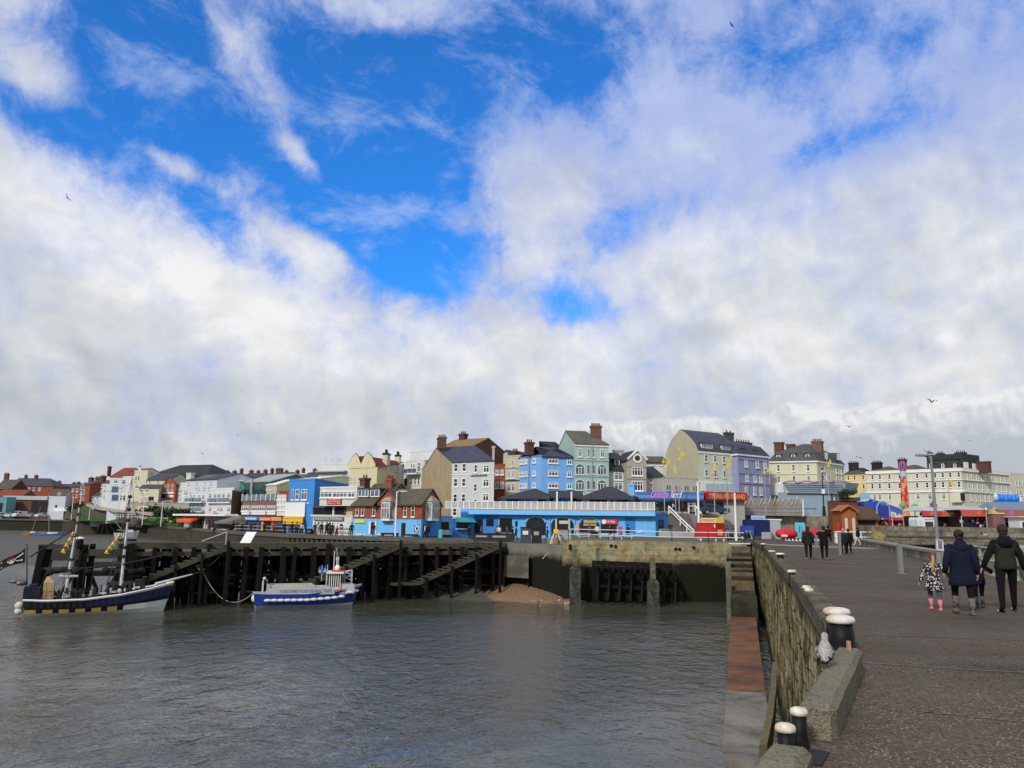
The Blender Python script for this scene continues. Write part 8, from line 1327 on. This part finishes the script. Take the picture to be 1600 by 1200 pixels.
# near family, walking away up the pier
DOT = bpy.data.materials.new('dotted_cloth'); DOT.use_nodes = True; t = NT(DOT.node_tree); vo = t.n('ShaderNodeTexVoronoi', {'Vector': t.n('ShaderNodeTexCoord').outputs['Object'], 'Scale': 15., 'Randomness': .8}); t.link(t.ramp(vo.outputs[0], [(.33, (.62, .58, .60)), (.45, (.012, .012, .015))]), DOT.node_tree.nodes['Principled BSDF'].inputs['Base Color']); DOT.node_tree.nodes['Principled BSDF'].inputs['Roughness'].default_value = .9
BLOND = mat((.42, .27, .12), .7, .3, sc=14); GING = mat((.16, .055, .025), .7, .35, sc=14); PNK = mat((.58, .17, .22), .5, .12)
def at(x, y, z=0.): return G(x, y, z)+Vector((0, 0, .015))
figure('person', 'girl with a blonde ponytail in a black coat with white spots and pink boots', at(1463, 955), RZ, 1.18, [SKIN, DOT, cloth((.08, .09, .10)), PNK], feet=((-.10, .12, .02), (.11, -.14, .0)), hands=((-.42, .04, .82), (.50, .02, .98)), coat=(DOT, .62, .30, 1.46), hair=[GING, BLOND], hairstyle='pony', boots=PNK, fat=1.1, boot_h=.26)
figure('person', 'woman in a long navy parka and patterned boots, hair in a bun', at(1508, 961), RZ, 1.68, [SKIN, NV, BK, HB_], feet=((-.12, .16, .02), (.12, -.18, .0)), hands=((-.33, .04, .80), (.30, .02, .80)), coat=(NV, .60, .27, 1.49), hood=NV, hair=HB_, hairstyle='bun', boots=mat((.05, .035, .03), .6, .7, 'two', (.18, .15, .13), sc=14), fat=1.28, boot_h=.27)
figure('person', 'small boy in dark navy jacket and grey boots beside the tall man', at(1532, 951), RZ, 1.12, [SKIN, NV, BK, mat((.04, .05, .05), .6)], feet=((-.11, -.12, .0), (.12, .12, .02)), hands=((-.28, .02, .9), (.42, .08, 1.18)), coat=(NV, .80, .22, 1.47), hair=HB_, boots=mat((.045, .055, .055), .5), fat=1.1)
figure('person', 'man in a dark green and black jacket with a blue hood lining', at(1578, 957), RZ, 1.80, [SKIN, BK, BK, BK], feet=((-.16, -.16, .0), (.17, .28, .02)), hands=((-.44, .02, .84), (.36, .05, .80)), coat=(OL, .86, .20, 1.48), hood=BK, hair=HB_, sole=W_, fat=1.12)
lin = M().loft([[(.02+math.cos(a)*r_, -.03+math.sin(a)*r_*.8, z) for a in [2*math.pi*q_/14 for q_ in range(14)]] for r_, z in ((.10, 1.51), (.098, 1.545))]).build('hood_lining', mat((.03, .04, .35), .8, .1), [o for o in C.objects if o.get('label', '').startswith('man in a dark green')][0])
sl_ = [o for o in C.objects if o.get('label', '').startswith('man in a dark green')][0]
for c in sl_.children:
    if c.name.startswith('coat'):
        c.data.materials.append(BK)
        for pg in c.data.polygons:
            if abs(pg.center.x) > .185 or pg.center.z > 1.40: pg.material_index = 1
# middle distance
M2 = dict(fingers=False, levels=1)
figure('person', 'walker in a grey green hooded coat and black trousers, left of the walking pair', at(1264, 875.5), R(-20), 1.70, [SKIN, DG, BK, W_], feet=((-.10, -.2, .03), (.10, .2, 0)), coat=(DG, .78, .21, 1.48), hood=DG, hair=HB_, fat=1.15, **M2)
pa = figure('person', 'adult in black carrying a child, right of the walking pair', at(1289, 876), R(-22), 1.74, [SKIN, BK, BK, W_], feet=((-.10, .2, 0), (.10, -.2, .03)), hands=((-.22, .2, 1.35), (.25, .25, 1.3)), coat=(BK, .72, .21, 1.48), hair=HB_, fat=1.2, **M2)
figure('person', 'small child in black carried on the back of the adult in black', at(1290, 876)+Vector((.22, .05, .72)), R(-22), 1.02, [SKIN, BK, BK, BK], feet=((-.25, .25, .35), (.25, .25, .35)), hands=((-.2, .25, 1.3), (.2, .25, 1.3)), coat=(BK, .8, .2, 1.48), hair=BK, fat=1.2, **M2)
figure('person', 'elderly person in a grey green coat walking beside the grey post', at(1319, 866.5), R(-15), 1.58, [SKIN, DG, BK, BK], coat=(DG, .75, .23, 1.48), hair=mat((.3, .28, .26), .8), fat=1.2, **M2); figure('person', 'person in a black coat walking just right of the grey green coat', at(1327, 866), R(-15), 1.58, [SKIN, BK, BK, BK], coat=(BK, .75, .21, 1.48), hair=HB_, fat=1.15, **M2)
figure('person', 'person in black with white trousers stepping by the parapet end', at(1341, 852), R(60), 1.62, [SKIN, BK, W_, W_], feet=((-.1, .3, 0), (.1, -.25, .04)), coat=(BK, .82, .2, 1.48), hair=BK, hood=BK, fat=1.1, **M2)
# far crowd on the quays
protos = {}
def proto(c1, c2, kind):
    k = (c1, c2, kind)
    if k not in protos:
        ft = ((-.09, .22, 0), (.10, -.22, .03)) if kind else ((-.1, 0, 0), (.1, .02, 0)); o = figure('person', '', (0, 0, 0), 0, 1.7, [SKIN, cloth(c1), cloth(c2), BK], feet=ft, hands=((-.24, .1 if kind else 0, .86), (.25, -.1 if kind else .05, .86)), fat=1.12, fingers=False, hair=HB_, levels=1); protos[k] = (o, [0])
    return protos[k]
KB, KG, KN, KR, KW, KH = (.012, .012, .014), (.10, .10, .10), (.015, .025, .07), (.30, .03, .03), (.55, .53, .5), (.45, .62, .03)
def crowd(label, x, D, z, c1, c2=KB, kind=0, h=1.7, rz=0.):
    o, used = proto(c1, c2, kind); p = PX(x, D, z); s_ = h/1.75; o2 = dup(o, p, rz, label, (s_, s_, s_)) if used[0] else o
    used[0] = 1; o2.location = p; o2.rotation_euler.z = rz; o2.scale = (s_, s_, s_); o2['label'] = label; o2['group'] = 'people on the quays'; return o2
def qz(x):
    for a, b in zip(QP, QP[1:]):
        if a[0] <= x <= b[0]: u = (x-a[0])/(b[0]-a[0]); i = QP.index(a); return Q[i]+(Q[i+1]-Q[i])*u
    return Q[-1]
CR = [(236, 2, KB, KB, 'dark dressed walker left of the second white lamp post on the left quay'), (245.5, 3, KB, KB, 'black coated figure just left of the second white lamp post'), (257, 3, KB, KN, 'dark figure between the lamp post and the high visibility jacket'), (265.5, 2, KH, KB, 'worker in a bright yellow green high visibility jacket on the left quay'), (272.5, 3, KG, KB, 'grey topped figure right of the high visibility jacket'), (279, 2, KB, KB, 'dark figure midway to the orange awning'), (285, 4, KN, KB, 'navy dressed figure near the left end of the shop row'),
 (291, 4, KR, KB, 'red dressed figure left of the orange awning'), (304, 5, KG, KB, 'grey dressed figure under the left half of the orange awning'), (309, 4, KW, KB, 'pale topped figure under the right half of the orange awning'), (315, 5, KB, KB, 'black dressed figure left of the white pole by the shops'), (326, 4, KR, KB, 'red topped figure right of the white pole by the shops'), (333, 5, KG, KN, 'grey topped figure left of the black car'), (364, 3, KB, KB, 'dark figure right of the black car'), (370, 3, KB, KN, 'dark figure under the grey shop awning'), (378, 2, KG, KB, 'grey figure at the right edge of the grey awning'),
 (392, 2, KN, KB, 'navy figure below the blue shop fascia'), (398, 3, KB, KB, 'black figure below the blue shop fascia'), (412, 2, KB, KB, 'black figure left below the red seafood fascia'), (427, 1.5, KR, KB, 'red topped figure right below the red seafood fascia'), (444, 1.5, KB, KB, 'tall black figure left of the yellow shop sign'), (456, 3, KB, KB, 'dark figure left under the yellow shop sign'), (463, 3.5, KG, KB, 'grey figure in the middle under the yellow shop sign'), (471, 3, KW, KB, 'pale topped figure right under the yellow shop sign'), (477, 2.5, KN, KB, 'navy figure right of the yellow shop sign'),
 (491.5, 3, KB, KG, 'figure in a black coat before the left arched pub window'), (497, 2.5, KW, KW, 'figure all in white before the white pub'), (502, 3, KB, KB, 'black figure between the white figure and the pub door'), (510, 3.2, KB, KB, 'black figure left of the pub door'), (514.5, 3.8, KG, KB, 'grey topped figure in front of the pub door'), (519, 3, KB, KB, 'black figure right of the pub door'), (526, 3, KR, KB, 'small figure in red right of the pub door'), (549, 2, KB, KB, 'dark figure at the corner of pub and brick terrace'), (583, 2, KB, KG, 'dark figure before the first doorway of the brick terrace'), (667, 2, KB, KB, 'dark figure before the lifebuoy sign'), (664, 2.6, KW, KB, 'pale topped figure beside the dark one by the lifebuoy sign')]
for x, dy, c1, c2, l in CR:
    q_ = qz(x); kk = 1 if len(l) % 2 else 0; crowd(l, x, q_.y+dy, q_.z, c1, c2, kk, 1.3 if 'small' in l else random.uniform(1.6, 1.8), random.uniform(-1.5, 1.5))
for x, D, z, c1, c2, l in ((733, 97, -.4, KB, KB, 'black figure below the blue wall stub'), (776, 98, -.4, KR, KB, 'red topped figure before the dark opening of the blue shops'), (779.5, 97, -.4, KW, KB, 'pale topped figure before the dark opening of the blue shops'), (801, 96, -.4, KB, KB, 'black figure right of the dark opening'), (806, 95, -.4, KN, KB, 'navy figure left of the tall fish box bin'), (752, 99, -.4, KG, KB, 'grey figure at the black door of the blue shops'), (792, 99, -.4, KG, KG, 'grey figure beside the dark opening'), (855, 94, -.4, KN, KB, 'navy figure at the first arch'), (921, 88, -.1, KG, KB, 'grey figure at the picnic tables'), (933, 89, -.1, KW, KN, 'pale topped figure at the picnic tables'), (953, 90, -.1, KB, KB, 'black figure left of the red menu board'), (981, 89, -.1, KN, KB, 'navy figure right of the red menu board'),
 (1137, 98, 0, KB, KB, 'black figure between the red kiosk and the white pole'), (1142.5, 99, 0, KG, KB, 'grey haired figure just left of the white pole'), (1128+18, 100, 0, KB, KB, 'black figure behind the tall white pole'), (1052, 117, 3.25, KW, KB, 'pale figure outside the blue canopied arcade'), (1080, 116.5, 3.25, KB, KB, 'black figure by the grey pillars of the arcade'), (1027, 115.5, 3.25, KB, KG, 'dark figure at the left end of the blue canopied arcade'), (1067, 117, 3.25, KR, KB, 'red topped figure outside the blue canopied arcade')):
    crowd(l, x, D, z, c1, c2, len(l) % 2, random.uniform(1.6, 1.78), random.uniform(-1.5, 1.5))
# ================================================================ BIRDS
GB = mat((.55, .55, .55), .7, .1); GW = mat((.22, .24, .27), .7, .1); GD = mat((.03, .03, .035), .8, .2)
def gull(label, x, y, D, span, rz, up=.25, roll=0., dark=False, group='gulls in flight'):
    o = thing('gull', label, 'gull', P(x, y, D), rz, group); o.rotation_euler.y = roll; s_ = span/1.3; bm_, wm_ = (GD, GD) if dark else (GB, GW)
    M().loft([[(math.cos(a)*r_*s_, yy*s_, math.sin(a)*r_*s_+zz*s_) for a in [2*math.pi*i/10 for i in range(10)]] for yy, r_, zz in ((.29, .008, 0), (.22, .022, .005), (.17, .048, .015), (.10, .055, .01), (.0, .075, 0), (-.13, .055, 0), (-.24, .02, .005), (-.34, .035, .01))]).build('body', bm_, o, True)
    for sd in (-1, 1):
        sec = [(0.05, .12, 0), (.28, .13, up*.28), (.45, .10, up*.30), (.64, .02, up*.12)]; rings = [[(sd*x_*s_, (c_*.9+.05-(x_**2)*.25)*s_, z_*s_+.012), (sd*x_*s_, (-c_+.05-(x_**2)*.25)*s_, z_*s_), (sd*x_*s_, (c_*.2-(x_**2)*.25)*s_, z_*s_-.012)] for x_, c_, z_ in sec]; M().loft(rings).build('wing', wm_, o)
    return o
for a in (('dark gull banking high on the left against the cloud', 105, 309, 45, .55, .9, .6, .9, True), ('distant gull very high near the top right of the sky', 1143, 39, 70, .75, .6, .5, .6, True), ('gull gliding with arched wings above the right hand terrace', 1456, 628, 85, 1.3, .1, .9, .1, True), ('gull gliding above the cream corner hotel', 1328, 667, 85, 1.2, .1, .5, 0, False), ('gull with raised wings just above the yellow house roof', 1343, 714, 90, 1.15, .4, -.3, .2, False), ('tiny gull over the middle of the town on the left', 405, 662, 120, .9, .3, .5, .4, True), ('tiny gull right of the highest one over the left houses', 371, 680, 130, .9, .5, .5, .9, True),
  ('tiny gull over the dark roofed hall', 316, 709, 130, .9, 1., .4, .3, True), ('tiny gull left of the one over the dark roofed hall', 297, 686, 140, .8, .6, .5, .2, True), ('tiny gull at the far right above the terrace roofs', 1515, 689, 120, .9, .1, .4, 0, False), ('gull flying low before the sea wall beside the man', 1537, 836, 60, 1.2, .2, .5, .2, False), ('faint gull above the chimney of the yellow house', 1362, 714.5, 140, .8, .2, .4, .2, False)): gull(*a)
def perched(name, label, p, rz, s_, body, wing, headm, tail):
    o = thing(name, label, 'gull', p, rz)
    def rg(yy, w_, h_, zz): return [(math.cos(a)*w_*s_, yy*s_, (zz+math.sin(a)*h_)*s_) for a in [2*math.pi*i/16 for i in range(16)]]
    ring = [rg(-.20, .015, .012, .155), rg(-.15, .050, .040, .165), rg(-.08, .085, .070, .19), rg(.0, .105, .095, .225), rg(.06, .095, .105, .26), rg(.10, .070, .095, .30), rg(.115, .045, .06, .36)]
    m = M().loft(ring).loft([[(math.cos(a)*r_*s_, (.115+yy+math.sin(a)*r_)*s_, z*s_) for a in [2*math.pi*i/14 for i in range(14)]] for z, r_, yy in ((.30, .06, -.01), (.36, .048, 0), (.40, .046, .005), (.435, .050, .012), (.465, .040, .015), (.485, .012, .015))]); m.build('body', body, o, True)
    for sd in (-1, 1): M().loft([[(sd*(x+dx)*s_, y*s_, (z+dz)*s_) for dx, dz in ((0, .06*k), (.018*k, 0), (0, -.055*k), (-.012, 0))] for x, y, z, k in ((.085, .07, .27, .7), (.112, -.0, .235, 1.1), (.085, -.10, .20, .9), (.045, -.20, .165, .5), (.015, -.27, .15, .15))]).build('wing', wing, o, True); M().rod((sd*.035*s_, .01*s_, 0), (sd*.035*s_, .01*s_, .14*s_), .008*s_, n=6).box((sd*.035*s_-.02*s_, -.01*s_, 0), (sd*.035*s_+.02*s_, .06*s_, .008*s_)).build('leg', mat((.35, .22, .2), .6), o); M().ell((sd*.036*s_, .155*s_, .44*s_), (.006*s_, .008*s_, .008*s_), 6, 5).build('eye', BLACK, o)
    M().loft([[(x*s_, y*s_, (z)*s_) for x in (-w_, w_) for z in (zz, zz+.012)] for y, w_, zz in ((-.14, .035, .15), (-.25, .05, .118))]).build('tail', tail, o); M().rod((0, .165*s_, .432*s_), (0, .235*s_, .42*s_), .013*s_, .004*s_, 7).build('bill', DARK, o); return o
SPK = bpy.data.materials.new('speckled_plumage'); SPK.use_nodes = True; t = NT(SPK.node_tree); tc_ = t.n('ShaderNodeTexCoord').outputs['Object']; vo = t.n('ShaderNodeTexVoronoi', {'Vector': tc_, 'Scale': 40.}); nz_ = t.noise(tc_, 30, 3, .6); t.link(t.mix(t.ramp(nz_, [(.42, (0, 0, 0)), (.6, (.6, .6, .6))]), t.ramp(vo.outputs[0], [(.25, (.36, .345, .32)), (.6, (.22, .21, .195))]), (.42, .40, .37)), SPK.node_tree.nodes['Principled BSDF'].inputs['Base Color']); SPK.node_tree.nodes['Principled BSDF'].inputs['Roughness'].default_value = .9
SPW = bpy.data.materials.new('speckled_wing'); SPW.use_nodes = True; t = NT(SPW.node_tree); tc_ = t.n('ShaderNodeTexCoord').outputs['Object']; vo = t.n('ShaderNodeTexVoronoi', {'Vector': tc_, 'Scale': 20.}); t.link(t.ramp(vo.outputs[0], [(.30, (.17, .16, .15)), (.45, (.38, .36, .34)), (.60, (.03, .03, .03))]), SPW.node_tree.nodes['Principled BSDF'].inputs['Base Color']); SPW.node_tree.nodes['Principled BSDF'].inputs['Roughness'].default_value = .9
gp = P(1288, 1037, 8.9); bd = Vector((3.39, 8.79, .275-.04)); 
perched('young_gull', 'speckled grey young gull standing on the kerb block with its back to the camera', bd, R(-24), .78, SPK, SPW, None, BLACK)
perched('gull', 'gull perched on top of the tall grey lamp post', lp+Vector((-.12, 0, h_lamp)), R(80), .9, GB, GW, None, GD)
for o in list(C.objects):
    if o.type == 'MESH': o.data.name = o.name
